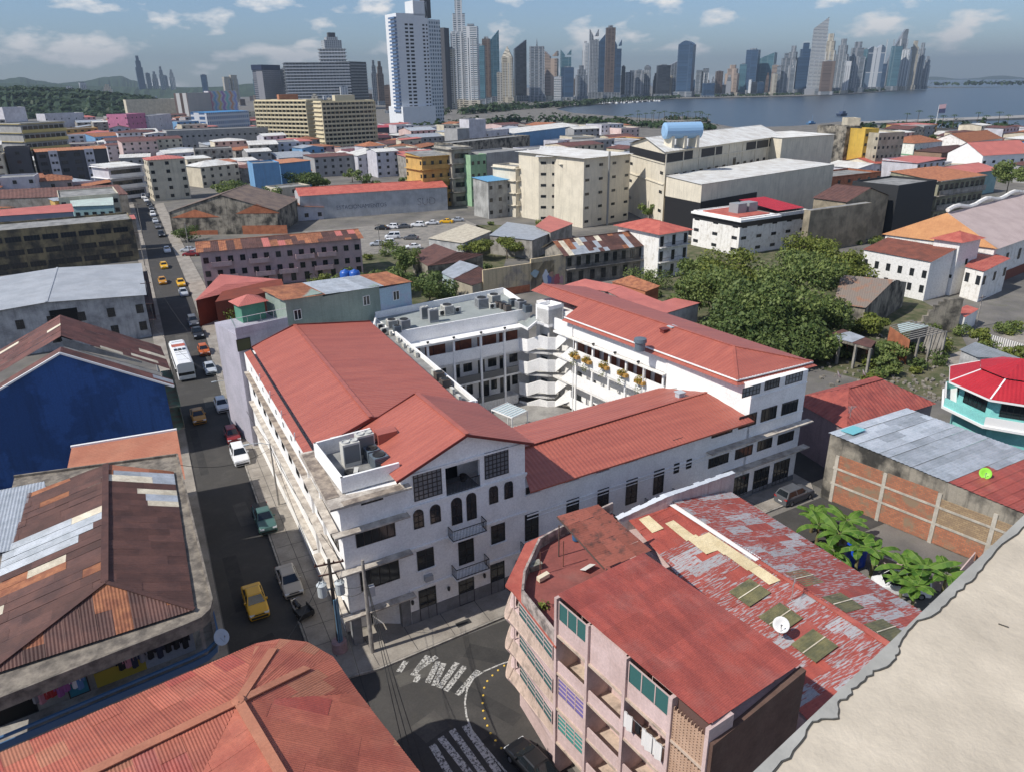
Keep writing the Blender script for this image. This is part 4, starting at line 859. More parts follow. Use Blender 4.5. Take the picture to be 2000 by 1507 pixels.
for zf in (3.0, 5.6, 8.2):
    prof = ((zf-.75, -.05, 0), (zf-.12, .42, 0), (zf+.02, .5, 1), (zf+.06, .42, 1), (zf+.95, .10, 0), (zf+1.0, .02, 0), (zf+1.02, -.3, 0))
    b = MB(); ringp = [[p+(p-cvec).normalized()*(o if i > 2 else o*i/3.0)+UP*z for i, p in enumerate(RPT)] for z, o, _ in prof]
    for j in range(len(prof)-1):
        for i in range(len(RPT)-1): b.face([ringp[j][i], ringp[j][i+1], ringp[j+1][i+1], ringp[j+1][i]], prof[j][2])
    b.obj('rounded_balcony', [PINKW, TANL], r)
    A2, B2 = outp[1], wf(.05, 0, .03); ln = (B2-A2).length; nn_ = unit(A2, B2); win(r, A2+Vector((nn_.y, -nn_.x, 0))*.06, B2+Vector((nn_.y, -nn_.x, 0))*.06, ln*.55, zf+1.05, ln*.8, 1.1, 4, 3, PFR, TEAL)
b = MB(); b.face([V(p, tz-.6) for p in (wf(.3, 0, -.3), tin[1], tin[2], tin[3], tin[4], tin[5], V(pB, 0))]); b.obj('terrace_floor', M('red_terrace_paint', (.27, .085, .07), (.2, .065, .055), sc=.6, grime=.3, sc3=(.3, .2, .17), rough=.7), r)
b = MB(); tw = [wf(.0, 0, .1), tin[1], tin[2], tin[3], tin[4], tin[5]]
for a, c in zip(tw, tw[1:]): u = unit(a, c); nn = Vector((u.y, -u.x, 0)); b.obox(V(a, 10.6), c-a, nn*.16, UP*.95)
b.obj('terrace_parapet', M('stained_parapet', (.45, .38, .34), (.14, .12, .11), sc=1.4, streak=.6, rough=.95), r)
b = MB(); b.tube([V(outp[1], 10.4)+Vector((-.1, -.1, 0)), V(outp[1], 2.8)+Vector((-.1, -.1, 0))], .05); b.tube([lerp(V(outp[1], 10.4), wf(.1, 10.4, .1), .55), lerp(V(outp[1], 2.8), wf(.1, 2.8, .1), .55)], .05); b.obj('drainpipe', PINKW, r)
b = MB(); cd_ = V(pC-pD, 0).normalized(); b.prism([V(pD, 0)+dAD*.34-cd_*.02, V(pC, 0)+dAD*.34-cd_*.1, V(pC, 0)-dAD*.05-cd_*.1, V(pD, 0)+dAD*.05+cd_*.02], 0, 13.3); b.obj('end_wall', BROWNW, r)
# rust canopy on posts over the terrace
cn_ = thing('rust_tile_canopy', 'rust red corrugated canopy on posts over the pink block terrace', 'canopy', at(1180, 1050, 11), None)
k4 = [at(1088, 1007, 13.6), at(1168, 984, 13.6), at(1273, 1074, 13.2), at(1180, 1108, 13.2)]
RT = M('mossy_red_tile', (.26, .085, .06), (.06, .04, .035), sc=1.6, lo=.5, hi=.72, rough=.9, rnd=.2)
for i in range(5):
    for j in range(3):
        b = MB(); q = [lerp(lerp(k4[0], k4[3], a), lerp(k4[1], k4[2], a), c) for a, c in ((i/5, j/3), (i/5, (j+1)/3), ((i+1)/5+.01, (j+1)/3), ((i+1)/5+.01, j/3))]
        if b.corr(q, k4[1]-k4[0], .22, .03, lift=.012*((i+j) % 2)): b.obj('roof_sheet', RT, cn_)
b = MB()
for p in ((1092, 1025), (1170, 1000), (1185, 1110)): q = at(*p, 13.3); b.tube([V(q, 10.7), q], .05)
b.bar(k4[0]-UP*.08, k4[3]-UP*.08, .08); b.bar(k4[1]-UP*.08, k4[2]-UP*.08, .08); b.obj('frame', PL('rusty_steel', (.09, .06, .05), .7), cn_)
# things on the terrace
b = MB(); p = at(1044, 1108, 10.8); b.box(p.x-.45, p.x+.45, p.y-.25, p.y+.25, 10.72, 11.15); b.box(p.x-.5, p.x+.5, p.y-.3, p.y+.3, 11.15, 11.2); tag(b.obj('storage_crate', M('mould_box', (.33, .32, .27), (.15, .15, .12), sc=2)), 'grey mouldy crate against the terrace parapet of the pink block', 'crate')
b = MB(); p = at(1048, 1132, 10.8); b.obox(p, dAB*.95, dAD*.35, UP*.3); tag(b.obj('polystyrene_box', PL('cream_box', (.65, .58, .43), .8)), 'cream oblong box lying in the terrace corner', 'box')
b = MB(); p = at(1125, 1053, 10.8); b.lathe(p, [(.27, 0), (.3, .3), (.3, .75), (.22, .85), (.2, .9)], 14); tag(b.obj('water_drum', PL('drum_blue', (.03, .12, .25), .5), smooth=False), 'small blue drum under the rust canopy', 'drum')
b = MB(); p = at(1133, 1112, 10.8); b.obox(p, dAB*1.0, dAD*.6+UP*.3, UP*.04); tag(b.obj('board', PL('white_board', (.62, .6, .55), .8)), 'white board leaning at the ribbed roof edge of the terrace', 'board')
b = MB()
for a, c in (((1098, 1040), (1098, 1108)),): q0 = at(1100, 1105, 10.72); b.tube([q0, q0+UP*2.1], .035)
q1 = at(1055, 1122, 10.72); b.tube([q1, q1+UP*1.9], .03); b.tube([q0+UP*2.0, q1+UP*1.8], .012, 4); tag(b.obj('clothes_pole', PL('pole_brown', (.16, .07, .05))), 'brown washing line poles standing on the red terrace', 'washing line')
# laundry on the pink block
for k, (c, w_, h_) in enumerate((('orange', .7, 1.1), ('black', .4, .7), ('white', .8, 1.2), ('white', .75, 1.15))):
    p = wf(6.5+k*.72, 10.6, .12); o = garment(p, dAD, w_, h_, c if c != 'orange' else 'white', 'towel', ['cream towel first on the line of the pink block balcony', 'small black cloth between towels on the pink block balcony', 'white sheet beside the black cloth on the pink block', 'white sheet hanging last on the pink block line'][k], 'laundry on the pink apartment block')
b = MB(); b.tube([wf(6.2, 10.62, .12), wf(9.2, 10.62, .12)], .012, 4); b.obj('washing_line', MC['line_grey'], r)
# ---- patched red-grey roof hall, right of the pink block
r = thing('peeling_roof_hall', 'long hall with a shallow red roof peeling to grey, cream strip and olive skylights', 'building', (39, 35, 0))
zr, ze = 7.6, 6.2
t0, t1 = at(1300, 978, zr), at(1724, 1252, zr); t1 = t0+(t1-t0)*1.25
l0, r0_ = at(1226, 1026, ze), at(1428, 960, ze); r1_ = at(1795, 1190, ze); r1_ = r0_+(r1_-r0_)*1.3; l1 = at(1572, 1402, ze); l1 = l0+(l1-l0)*1.1
def lm(pi_, s, t, rr):
    if pi_ == 0:
        if s < .2: return REDP
    return LICHEN if rr.random() < .72 else (LICHEN2 if rr.random() < .65 else REDP)
sheet_roof(r, [([t0, t1, l1, l0], t0-l0), ([r0_, r1_, t1, t0], t0-r0_)], lm, .95, 2.6, .22, .03, .02, rs=12)
fn_ = (t1-t0).cross(l1-t0).normalized()
for fa, fb, ta, tb in ((.10, .215, .52, .70), (.20, .30, .56, .74), (.215, .33, .74, .93), (.30, .42, .76, .93), (.42, .50, .78, .93), (.03, .12, .18, .42)):
    qa = [lerp(lerp(l0, l1, f), lerp(t0, t1, f), t) for f, t in ((fa, ta), (fb, ta), (fb, tb), (fa, tb))]; qa = [p-fn_*(p-t0).dot(fn_) for p in qa]; b = MB(); b.corr(qa, t0-l0, .22, .03, lift=.085); b.obj('fibreglass_sheet', FIBRE, r)
b = MB(); b.bar(t0+UP*.09, t1+UP*.09, .5, .06); b.obj('ridge_cap', REDROOF2, r); b = MB(); tm = lerp(t0, t1, .40); b.bar(t0+UP*.14, tm+UP*.14, .62, .05); b.obj('ridge_flashing', PL('white_flashing', (.78, .77, .76), .6), r)
for side, (ea, ec) in enumerate(((l0, l1), (r0_, r1_))):
    for f in ((.50, .62, .74) if side == 0 else (.52, .65, .78)):
        a = lerp(lerp(ea, ec, f), lerp(t0, t1, f), .52 if side == 0 else .80); u = (t1-t0).normalized(); n0_ = (t1-t0).cross(((l1 if side == 0 else r1_))-t0).normalized(); a = a-n0_*(a-t0).dot(n0_); v = n0_.cross(u); v = v if v.dot(lerp(t0, t1, f)-lerp(ea, ec, f)) > 0 else -v; n = u.cross(v); n = n if n.z > 0 else -n
        b = MB(); q = [a-u*1.0-v*1.1+n*.16, a+u*1.0-v*1.1+n*.16, a+u*1.0+v*1.1+n*.16, a-u*1.0+v*1.1+n*.16]; b.corr(q, v, .22, .03); b.obj('skylight', SKYL, r); b = MB(); b.bar(a-v*1.1+n*.22, a+v*1.1+n*.22, .08, .03); b.obj('skylight_bar', PALE, r)
b = MB(); b.prism([V(l0, 0), V(r0_, 0), V(r1_, 0), V(l1, 0)], -.2, 6.0); b.obj('wall', PINKW, r)
# front parapet with torn white coping
w0, w1, w2 = at(1205, 1012, 7.2), at(1300, 968, 8.6), at(1432, 922, 7.7)
b = MB()
for a, c in ((w0, w1), (w1, w2)): b.face([V(a, 0), V(c, 0), c, a]); b.face([V(a, 0)+Vector((0, -.25, 0)), V(c, 0)+Vector((0, -.25, 0)), c+Vector((0, -.25, 0)), a+Vector((0, -.25, 0))]); b.face([a, c, c+Vector((0, -.25, 0)), a+Vector((0, -.25, 0))])
b.obj('front_gable_wall', M('pink_drip_wall', (.55, .45, .43), (.5, .4, .38), sc=.5, streak=.6, sc3=(.22, .06, .05)), r)
b = MB(); k = 12
for a, c in ((w0, w1), (w1, w2)):
    for i in range(k): p, q = lerp(a, c, i/k), lerp(a, c, (i+1)/k); o = rng.uniform(.45, .62); b.obox(p+UP*(.06+.02*(i % 2))+Vector((0, -.3, 0)), q-p, (0, o, 0), UP*.03); 
b.obj('coping_sheet', PL('white_coping', (.55, .58, .62), .5), r)
b = MB(); b.bar(w0+Vector((0, .35, -.35)), w1+Vector((0, .35, -.35)), .1, .6); b.bar(w1+Vector((0, .35, -.35)), w2+Vector((0, .35, -.35)), .1, .6); b.obj('tar_strip', PL('tar_black', (.015, .015, .015), .8), r)
dish('satellite_dish', 'white satellite dish standing beside the dark red ribbed roof', at(1522, 1240, 7.2), (-.45, -.5, .55), .55, (.7, .7, .69), .9)
b = MB(); p = at(1545, 1175, 7.2)
b.tube([p, p+UP*2.3], .025)
for k in range(7): b.tube([p+UP*(1.5+.1*k)+Vector((-.6+.05*k, -.3, 0)), p+UP*(1.5+.1*k)+Vector((.6-.05*k, .3, 0))], .012, 4)
tag(b.obj('aerial', PL('aerial_metal', (.45, .43, .4), .5, .5)), 'thin television aerial rising from the peeling hall roof', 'aerial')
# ================================================================ right-hand buildings and the quarter behind
def qh(name, label, px4, z4, wall, roof=None, inset=.35, up=None, z0=-.3, pitch=.5, amp=.04, sheets=None, wl=(), cat='house', group=None, drop=.12):
    z4 = [z4]*4 if isinstance(z4, (int, float)) else z4
    p = [at(x, y, z) for (x, y), z in zip(px4, z4)]; c = sum(p, Vector())/4
    r = thing(name, label, cat, V(c, 0), group); up = up or (p[3]-p[0])
    if sheets: sheet_roof(r, [(p[:3], up), ([p[0], p[2], p[3]], up)] if abs((p[1]-p[0]).cross(p[3]-p[0]).normalized().dot(p[2]-p[0])) > .15 else [(p, up)], *sheets)
    else:
        b = MB()
        if abs((p[1]-p[0]).cross(p[3]-p[0]).normalized().dot(p[2]-p[0])) > .15: b.corr(p[:3], up, pitch, amp); b.corr([p[0], p[2], p[3]], up, pitch, amp)
        else: b.corr(p, up, pitch, amp)
        b.obj('roof', roof, r)
    q = [V(v+(c-v).normalized()*inset, v.z-drop) for v in p]; b = MB()
    for i in range(4): a, d = q[i], q[(i+1) % 4]; b.face([V(a, z0), V(d, z0), d, a])
    b.obj('wall', wall, r)
    for w_ in wl:
        e, z, ww, hh, n = w_[:5]; wins(r, q[e], q[(e+1) % 4], z, ww, hh, n, **(w_[5] if len(w_) > 5 else {}))
    return r, p, q
# brick party-wall building
C0 = Vector((61.0, 47.9, 0)); C1 = Vector((65.9, 26.5, 0)); s1_, zR = hit(C0, C1, 1985, 965)
r = thing('brick_side_building', 'low building with a bare orange brick side wall under a silver and red roof', 'building', (72, 38, 0))
du = unit(C0, C1); nu = Vector((du.y, -du.x, 0)); LN = (C1-C0).length
zt = lambda s: 7.6+(6.2-7.6)*s/LN
pB_ = lambda s, z, o=0.: C0+du*s+nu*o+UP*z
b = MB(); b.face([pB_(0, -.2), pB_(LN, -.2), pB_(LN, zt(LN)), pB_(0, zt(0))]); far = [C0+Vector((13.5, 1.2, 0)), C1+Vector((13.5, 1.2, 0))]
b.face([V(C0, -.2), V(far[0], -.2), V(far[0], 7.2), V(C0, 7.6)]); b.obj('wall', SOOT, r)
BRK = bpy.data.materials.new('brick_courses'); BRK.use_nodes = True; t = BRK.node_tree; bs = t.nodes['Principled BSDF']; g = t.nodes.new('ShaderNodeNewGeometry'); sx_ = t.nodes.new('ShaderNodeSeparateXYZ'); cx_ = t.nodes.new('ShaderNodeCombineXYZ'); bk = t.nodes.new('ShaderNodeTexBrick')
t.links.new(g.outputs['Position'], sx_.inputs[0]); t.links.new(sx_.outputs[1], cx_.inputs[0]); t.links.new(sx_.outputs[2], cx_.inputs[1]); t.links.new(cx_.outputs[0], bk.inputs[0])
bk.inputs['Scale'].default_value = 1; bk.inputs['Brick Width'].default_value = .42; bk.inputs['Row Height'].default_value = .2; bk.inputs['Mortar Size'].default_value = .02
bk.inputs['Color1'].default_value = (.44, .165, .085, 1); bk.inputs['Color2'].default_value = (.30, .115, .065, 1); bk.inputs['Mortar'].default_value = (.2, .14, .1, 1); bs.inputs['Roughness'].default_value = .95
nz = t.nodes.new('ShaderNodeTexNoise'); nz.inputs['Scale'].default_value = .8; nz.inputs['Detail'].default_value = 8; t.links.new(g.outputs['Position'], nz.inputs[0]); rm = t.nodes.new('ShaderNodeMapRange'); rm.inputs[1].default_value = .52; rm.inputs[2].default_value = .64; t.links.new(nz.outputs[0], rm.inputs[0])
mxx = t.nodes.new('ShaderNodeMixRGB'); mxx.inputs[2].default_value = (.24, .17, .11, 1); t.links.new(rm.outputs[0], mxx.inputs[0]); t.links.new(bk.outputs[0], mxx.inputs[1]); t.links.new(mxx.outputs[0], bs.inputs[0])
BRK2 = BRK.copy(); BRK2.node_tree.nodes['Brick Texture'].inputs['Color1'].default_value = (.36, .26, .15, 1); BRK2.node_tree.nodes['Brick Texture'].inputs['Color2'].default_value = (.27, .19, .11, 1); BRK2.name = 'tan_brick_courses'
colS = [1.2, 6.2, 11.4, 16.2, 20.6]; rows = [(.1, 2.1), (2.3, 3.9), (4.1, 5.4)]
for i in range(4):
    for j, (za, zb) in enumerate(rows):
        m_ = BRK2 if i >= 2 and not (i == 2 and j == 0) else BRK
        bb = MB(); ztop = zb if j < 2 else (5.6 if i < 2 else 4.95); bb.obox(pB_(colS[i]+.2, za), du*(colS[i+1]-colS[i]-.4), nu*.06, UP*(ztop-za)); bb.obj('brick_panel', m_, r)
for s_ in colS: bb = MB(); bb.obox(pB_(s_-.18, 0), du*.36, nu*.12, UP*5.5); bb.obj('concrete_post', FRAMEC, r)
for z in (2.1, 3.92): bb = MB(); bb.obox(pB_(.9, z), du*(LN-.9), nu*.13, UP*.22); bb.obj('concrete_beam', FRAMEC, r)
pr_ = [pB_(-.2, 7.68, .15), pB_(LN, zt(LN)+.06, .15), far[1]+UP*5.8, far[0]+UP*7.1]
PALESIL = M('bright_galvanised', (.60, .63, .66), (.48, .52, .55), sc=.9, rough=.4, metal=.3, rnd=.12)
def bm_(pi_, s, t, rr): return GALV if t < .62+.0*s and s > .0 and s < .5 else (REDP if s > .5 else GALV)
sheet_roof(r, [([pr_[0], pr_[1], pr_[2], pr_[3]], pr_[3]-pr_[0])], lambda p_, s, t, rr: (PALESIL if s < .2 and rr.random() < .75 else (GALV if s < .5 + .05*(t > .5) else REDP)), 1.05, 3.4, .42, .055, .02, rs=21)
bb = MB(); q = lerp(pr_[0], pr_[3], .10)+UP*.12; bb.obox(q+du*.4, du*1.4, Vector((2.2, .2, 0)), UP*.03); bb.obj('turquoise_sheet', PL('turquoise_sheet', (.16, .45, .5), .5), r)
p = at(1922, 932, 6.6); dish('satellite_dish', 'lime green satellite dish on the red half of the sheet roof', p, (-.6, -.5, .5), .55, (.25, .62, .05), .45)
p = at(1660, 815, 7.4); b = MB(); b.tube([p, p+UP*1.4], .03)
for k in range(6): b.tube([p+UP*(.8+.1*k)+Vector((-.7+.07*k, .1*k-.3, 0)), p+UP*(.8+.1*k)+Vector((.5, .3-.1*k, 0))], .02, 4)
tag(b.obj('aerial', MC['aerial_metal']), 'bent aerial on the silver sheet roof above the brick wall', 'aerial')
b = MB(); p = at(1992, 968, 6.4); b.lathe(p+Vector((.8, -.6, -2.4)), [(1.0, 0), (1.05, .2), (1.05, 1.9), (.7, 2.4), (.3, 2.5)], 18); tag(b.obj('water_tank', PL('navy_tank', (.015, .035, .09), .4), smooth=True), 'dark navy water tank behind the brick side building', 'water tank')
# pink-walled house with red hip roof beside the east wing
qq = [at(1655, 835, 6.2), at(1822, 785, 6.2), at(1738, 722, 6.2), at(1570, 788, 6.2)]; qq = [V(p, 0) for p in qq]; qq[2] = qq[1]+(qq[3]-qq[0])*1.25; qq[3] = qq[0]+(qq[3]-qq[0])*1.25
house('red_hip_roof_house', 'mauve house with a mottled red hip roof next to the white end block', 'house', [p for p in qq], 6.0, M('mauve_wall', (.30, .22, .23), (.24, .18, .19), sc=.5, streak=.3), M('mottled_red_roof', (.34, .085, .065), (.24, .06, .05), sc=.8, grime=.3, sc3=(.42, .2, .15), rough=.6), 'hip', 2.3, 'x', .3, .55, .05, wl=[(3, 2.9, 1.1, 2.2, 2)])
for k, (x, y) in enumerate(((1636, 738), (1685, 735))): dish('satellite_dish', ('grey dish on the red hip roof ridge, the one by the white block', 'grey dish on the red hip roof ridge, the one farther from the white block')[k], at(x, y, 8.0), (.6, -.6, .5), .5, (.35, .3, .3), .4)
# octagonal turquoise house
oc_ = Vector((90.6, 46.6, 0)); r = thing('octagonal_turquoise_house', 'turquoise house with a bright red octagonal ribbed roof and white balcony', 'house', oc_)
CR = M('crimson_sheet', (.42, .025, .035), (.36, .02, .03), sc=.4, rough=.4, rnd=.08); TQ = M('turquoise_wall', (.25, .62, .58), (.2, .52, .5), sc=.5, rough=.8); n8 = 8
ring = lambda rad_, z, a0=.2: [oc_+Vector((rad_*cos(a0+k*pi/4), rad_*sin(a0+k*pi/4), z)) for k in range(8)]
R0, R1 = ring(7.6, 8.0), ring(4.4, 9.6); tp_ = oc_+UP*11.1
for k in range(8):
    a, c, d, e = R0[k], R0[(k+1) % 8], R1[(k+1) % 8], R1[k]; bb = MB(); bb.corr([a, c, d, e], lerp(d, e, .5)-lerp(a, c, .5), .42, .04); bb.corr([e+UP*.15, d+UP*.15, tp_], tp_-lerp(d, e, .5), .42, .04); bb.obj('roof_panel', CR, r)
b = MB()
for k in range(8): b.bar(R0[k]+UP*.06, R1[k]+UP*.06, .16, .06); b.bar(R0[k]-UP*.12, R0[(k+1) % 8]-UP*.12, .1, .22)
b.obj('hip_cap', PL('white_trim', (.75, .75, .74), .6), r)
b = MB(); b.prism(ring(6.2, 0), -.2, 7.9); b.obj('wall', TQ, r)
b = MB(); B0_, B1_ = ring(7.9, 0), ring(7.7, 0); b.prism(B0_, 4.5, 4.8, bottom=True); b.obj('balcony_floor', PL('white_trim', (.75, .75, .74)), r)
for k in range(8): b = MB(); b.obox(V(B1_[k], 4.8), B1_[(k+1) % 8]-B1_[k], (oc_-B1_[k]).normalized()*.15, UP*1.05); b.obj('balcony_wall', TQ if k % 2 else PL('white_trim', (.75, .75, .74)), r)
wr = ring(6.22, 0)
for k in range(8): win(r, wr[(k+1) % 8], wr[k], (wr[0]-wr[1]).length/2, 5.6, 3.4, 1.9, 5, 1) if False else win(r, wr[k], wr[(k+1) % 8], (wr[0]-wr[1]).length/2, 5.7, 3.2, 1.9, 5, 1)
# white brick house with the tower
WB_ = M('white_brick_wall', (.74, .73, .71), (.60, .59, .57), sc=2.5, lo=.45, hi=.7, streak=.2, sc3=(.4, .38, .36), rough=.9, bump=.5, bsc=6)
def rect_br(z, a, b_, c): A, B, C = at(*a, z), at(*b_, z), at(*c, z); A.z = B.z = C.z = 0; return [A, B, C, A+C-B]
tw = rect_br(11.0, (1825, 467), (1876, 474), (1916, 465.5))
house('white_brick_tower', 'square white brick tower with a small red pyramid roof', 'building', tw, 11.0, WB_, REDROOF2, 'hip', 1.5, 'x', .7, .5, .04, wl=[(0, 5.6, .9, 1.6, 2, dict(glass=WB_, frame=WB_)), (0, 3.6, .8, .7, 2), (1, 6, .8, 1.2, 1)])
wq = rect(8.0, (1688, 488), (1818, 512), 8.0); house('white_brick_wing', 'white brick wing with rows of small dark windows under a rusty roof', 'building', wq, 8.0, WB_, RUST2 if False else M('rust_red_shed', (.22, .075, .05), (.14, .055, .04), sc=.5, rough=.8), 'shed', 1.6, 'x', .3, .5, .04, wl=[(0, 4.6, .9, 1.5, 6), (0, 1.6, .9, 1.5, 6)])
# hall with orange hip and pale pink roof, right edge
A_, B_, C_ = at(1722, 458, 8.5), at(1850, 416, 13.5), at(1949, 487, 8.5); D_ = at(2000, 469, 8.5); dd = (D_-C_).normalized()
r = thing('pale_roof_hall', 'big hall with a pale pink long roof and an orange end slope', 'building', V(C_, 0))
b = MB(); b.corr([A_, C_, B_], B_-lerp(A_, C_, .5), .6, .03); b.obj('hip_roof', M('apricot_roof', (.50, .25, .11), (.42, .2, .09), sc=.4, rough=.8), r)
b = MB(); b.corr([C_, C_+dd*60, B_+dd*60, B_], B_-lerp(A_, C_, .9), .8, .03); b.obj('roof', M('pale_pink_roof', (.46, .37, .35), (.40, .32, .30), sc=.3, rough=.8), r)
b = MB(); o_ = (V(A_, 0)-V(C_, 0)); b.prism([V(C_, 0)+o_*.03+dd*.4, V(C_, 0)+o_*.03+dd*60, V(A_, 0)+dd*60, V(A_, 0)-o_*.03+dd*.4], -.2, 8.3); b.obj('wall', WHITE2, r)
b = MB(); p0, p1 = V(C_, 0)+o_*.027+dd*.4, V(C_, 0)+o_*.027+dd*60; b.obox(p0, p1-p0, o_.normalized()*-.05, UP*2.2); b.obj('plinth', M('brown_plinth', (.2, .07, .05)), r)
wins(r, p0, p1, 4.0, 1.2, 2.4, 9)
b = MB(); b.tube([B_+UP*.1+dd*i*3+UP*(.5*sin(i*1.1)+.5) for i in range(20)], .5, 6); b.obj('scalloped_parapet', WHITE2, r)
qh('balcony_annex', 'annex with a red lean-to roof over a cluttered balcony beside the tower', [(1884, 521), (1922, 531), (1974, 505), (1916, 488)], [6.3, 6.3, 6.9, 7.2], WHITE2, REDROOF2, wl=[(0, 3.4, 1, 1.8, 2), (1, 3.4, 1.2, 1.8, 3)])
qh('porch_annex', 'little white outhouse with a pink tin roof below the tower', [(1866, 606), (1885, 620), (1913, 604), (1888, 596)], 3.0, WHITE, REDROOF2)
# derelict sheds and ruins under the trees
r, p, q = qh('old_timber_shed', 'old timber shed with a rusty grey gable roof among the trees', [(1628, 593), (1691, 602), (1747, 547), (1643, 537)], [4.6, 4.6, 7.0, 7.0], SOOT, M('rusty_grey_roof', (.22, .18, .15), (.30, .15, .09), sc=.6, lo=.5, hi=.7, rough=.9), pitch=.4)
e2, e3 = p[2]+(p[2]-p[1])*.6, p[3]+(p[3]-p[0])*.6; e2.z = e3.z = 5.2; b = MB(); b.corr([p[2], e2, e3, p[3]], p[2]-e2, .4, .03); b.obj('roof', MC['rusty_grey_roof'], r); b = MB(); b.face([V(p[1], 0), V(e2, 0), V(e2, 5), p[2]-UP*.1, V(p[1], 4.4)]); b.obj('gable_wall', SOOT, r)
r = thing('ruined_porch', 'roofless ruin of concrete posts with a slab of broken roof', 'ruin', at(1660, 715, 0)); k4 = [at(1610, 656, 4.0), at(1701, 680, 4.0), at(1711, 667, 4.2), at(1646, 644, 4.2)]
b = MB(); b.corr(k4, k4[3]-k4[0], .3, .03); b.obj('roof', RUST, r); b = MB(); b.corr([lerp(k4[0], k4[1], .1), lerp(k4[0], k4[1], .6), lerp(k4[3], k4[2], .7), lerp(k4[3], k4[2], .2)], k4[3]-k4[0], .3, .03, lift=.06); b.obj('roof_patch', GALV, r)
for f in (0, .35, .7, 1): b = MB(); q_ = lerp(k4[0], k4[1], f); b.bar(V(q_, 0), q_-UP*.05, .35); b.obj('post', CONC, r)
b = MB(); b.bar(k4[0]-UP*.2, k4[1]-UP*.2, .3); b.face([V(k4[3], 0), V(k4[2], 0), k4[2], k4[3]]); b.obj('back_wall', SOOT, r)
for f in (.2, .45, .8): b = MB(); q_ = lerp(k4[3], k4[2], f)+Vector((0, -.15, 0)); b.box(q_.x-.4, q_.x+.4, q_.y-.1, q_.y, .6, 2.6); b.obj('door_opening', BRICK, r)
r = thing('burnt_roof_ruin', 'ruined house with bare rafters over orange brick walls', 'ruin', at(1790, 690, 0)); k4 = [at(1739, 637, 4.2), at(1778, 663, 4.2), at(1848, 647, 4.8), at(1784, 626, 4.8)]
for i in range(10): b = MB(); b.bar(lerp(k4[0], k4[1], i/9), lerp(k4[3], k4[2], i/9), .12); b.obj('rafter', CONC, r)
b = MB(); b.corr([lerp(k4[0], k4[3], .3), lerp(k4[0], k4[1], .5), lerp(k4[3], k4[2], .5), lerp(k4[0], k4[3], .8)], k4[3]-k4[0], .3, .02, lift=-.05); b.obj('roof_patch', PL('pale_aqua_sheet', (.4, .5, .5), .5), r)
b = MB(); b.obox(V(k4[0], 0), V(k4[1], 0)-V(k4[0], 0), (.3, .3, 0), UP*4.0); b.obj('side_wall', BRICK, r); b = MB(); b.obox(V(k4[3], 0), V(k4[2], 0)-V(k4[3], 0), (.3, .3, 0), UP*4.6); b.obj('back_wall', CONC, r)
for f in (.25, .6, 1): b = MB(); q_ = lerp(k4[1], k4[2], f); b.bar(V(q_, 0), q_, .3); b.obj('post', CONC, r)
qh('tin_roof_shack', 'low shack under a dull grey tin roof beside the ruins', [(1873, 683), (1908, 698), (2000, 702), (1905, 668)], 3.2, GREYW, M('dull_tin', (.25, .27, .29), (.2, .22, .23), sc=.5, rough=.6))
b = MB(); p, q_ = at(1790, 650, 0), at(1868, 650, 0)
for i in range(9): a = lerp(p, q_, i/9); b.obox(a, (q_-p)/9, (.15, .5, 0), UP*(2+4.2*sin(min(1, i/6)*pi/2)))
tag(b.obj('ruined_wall', SOOT), 'dark curved remnant of a party wall in front of the white tower', 'wall')
b = MB(); b.face([at(1835, 700, .03), at(2000, 640, .03), at(2030, 690, .03), at(1900, 760, .03)]); struct('courtyard_paving', b, WALK)
b = MB()
for k in range(26): p = lerp(at(1905, 662, 0), at(2010, 694, 0), k/25); b.bar(p, p+UP*1.5, .16)
tag(b.obj('picket_fence', PL('fence_white', (.7, .69, .66), .8)), 'white picket fence beside the paved yard on the right', 'fence')
# low coral roofs just behind the east wing
CORAL = M('coral_sheet_roof', (.50, .165, .135), (.42, .13, .11), sc=.35, rough=.55, grime=.12, sc3=(.55, .3, .25))
qh('coral_roof_strip', 'low building with a long coral roof directly behind the white east wing', [(1101, 557), (1184, 570), (1216, 559), (1142, 546)], [6, 6, 6.6, 6.6], CONC, CORAL)
qh('coral_roof_house', 'house with a sloping coral roof patched paler, between two coral roofs', [(1186, 570), (1255, 604), (1300, 592), (1216, 559)], [6.2, 6, 6, 6.6], CONC, CORAL)
qh('coral_roof_store', 'grey store with a flat coral roof near the big tree', [(1251, 602), (1304, 612), (1368, 592), (1317, 582)], 6, GREYW, CORAL)
qh('collapsed_brick_roof', 'collapsed brown roof with a bent silver sheet behind the coral roofs', [(1193, 551), (1262, 570), (1290, 559), (1232, 538)], [4.5, 4, 4.5, 5.5], BRICK, RUST2)
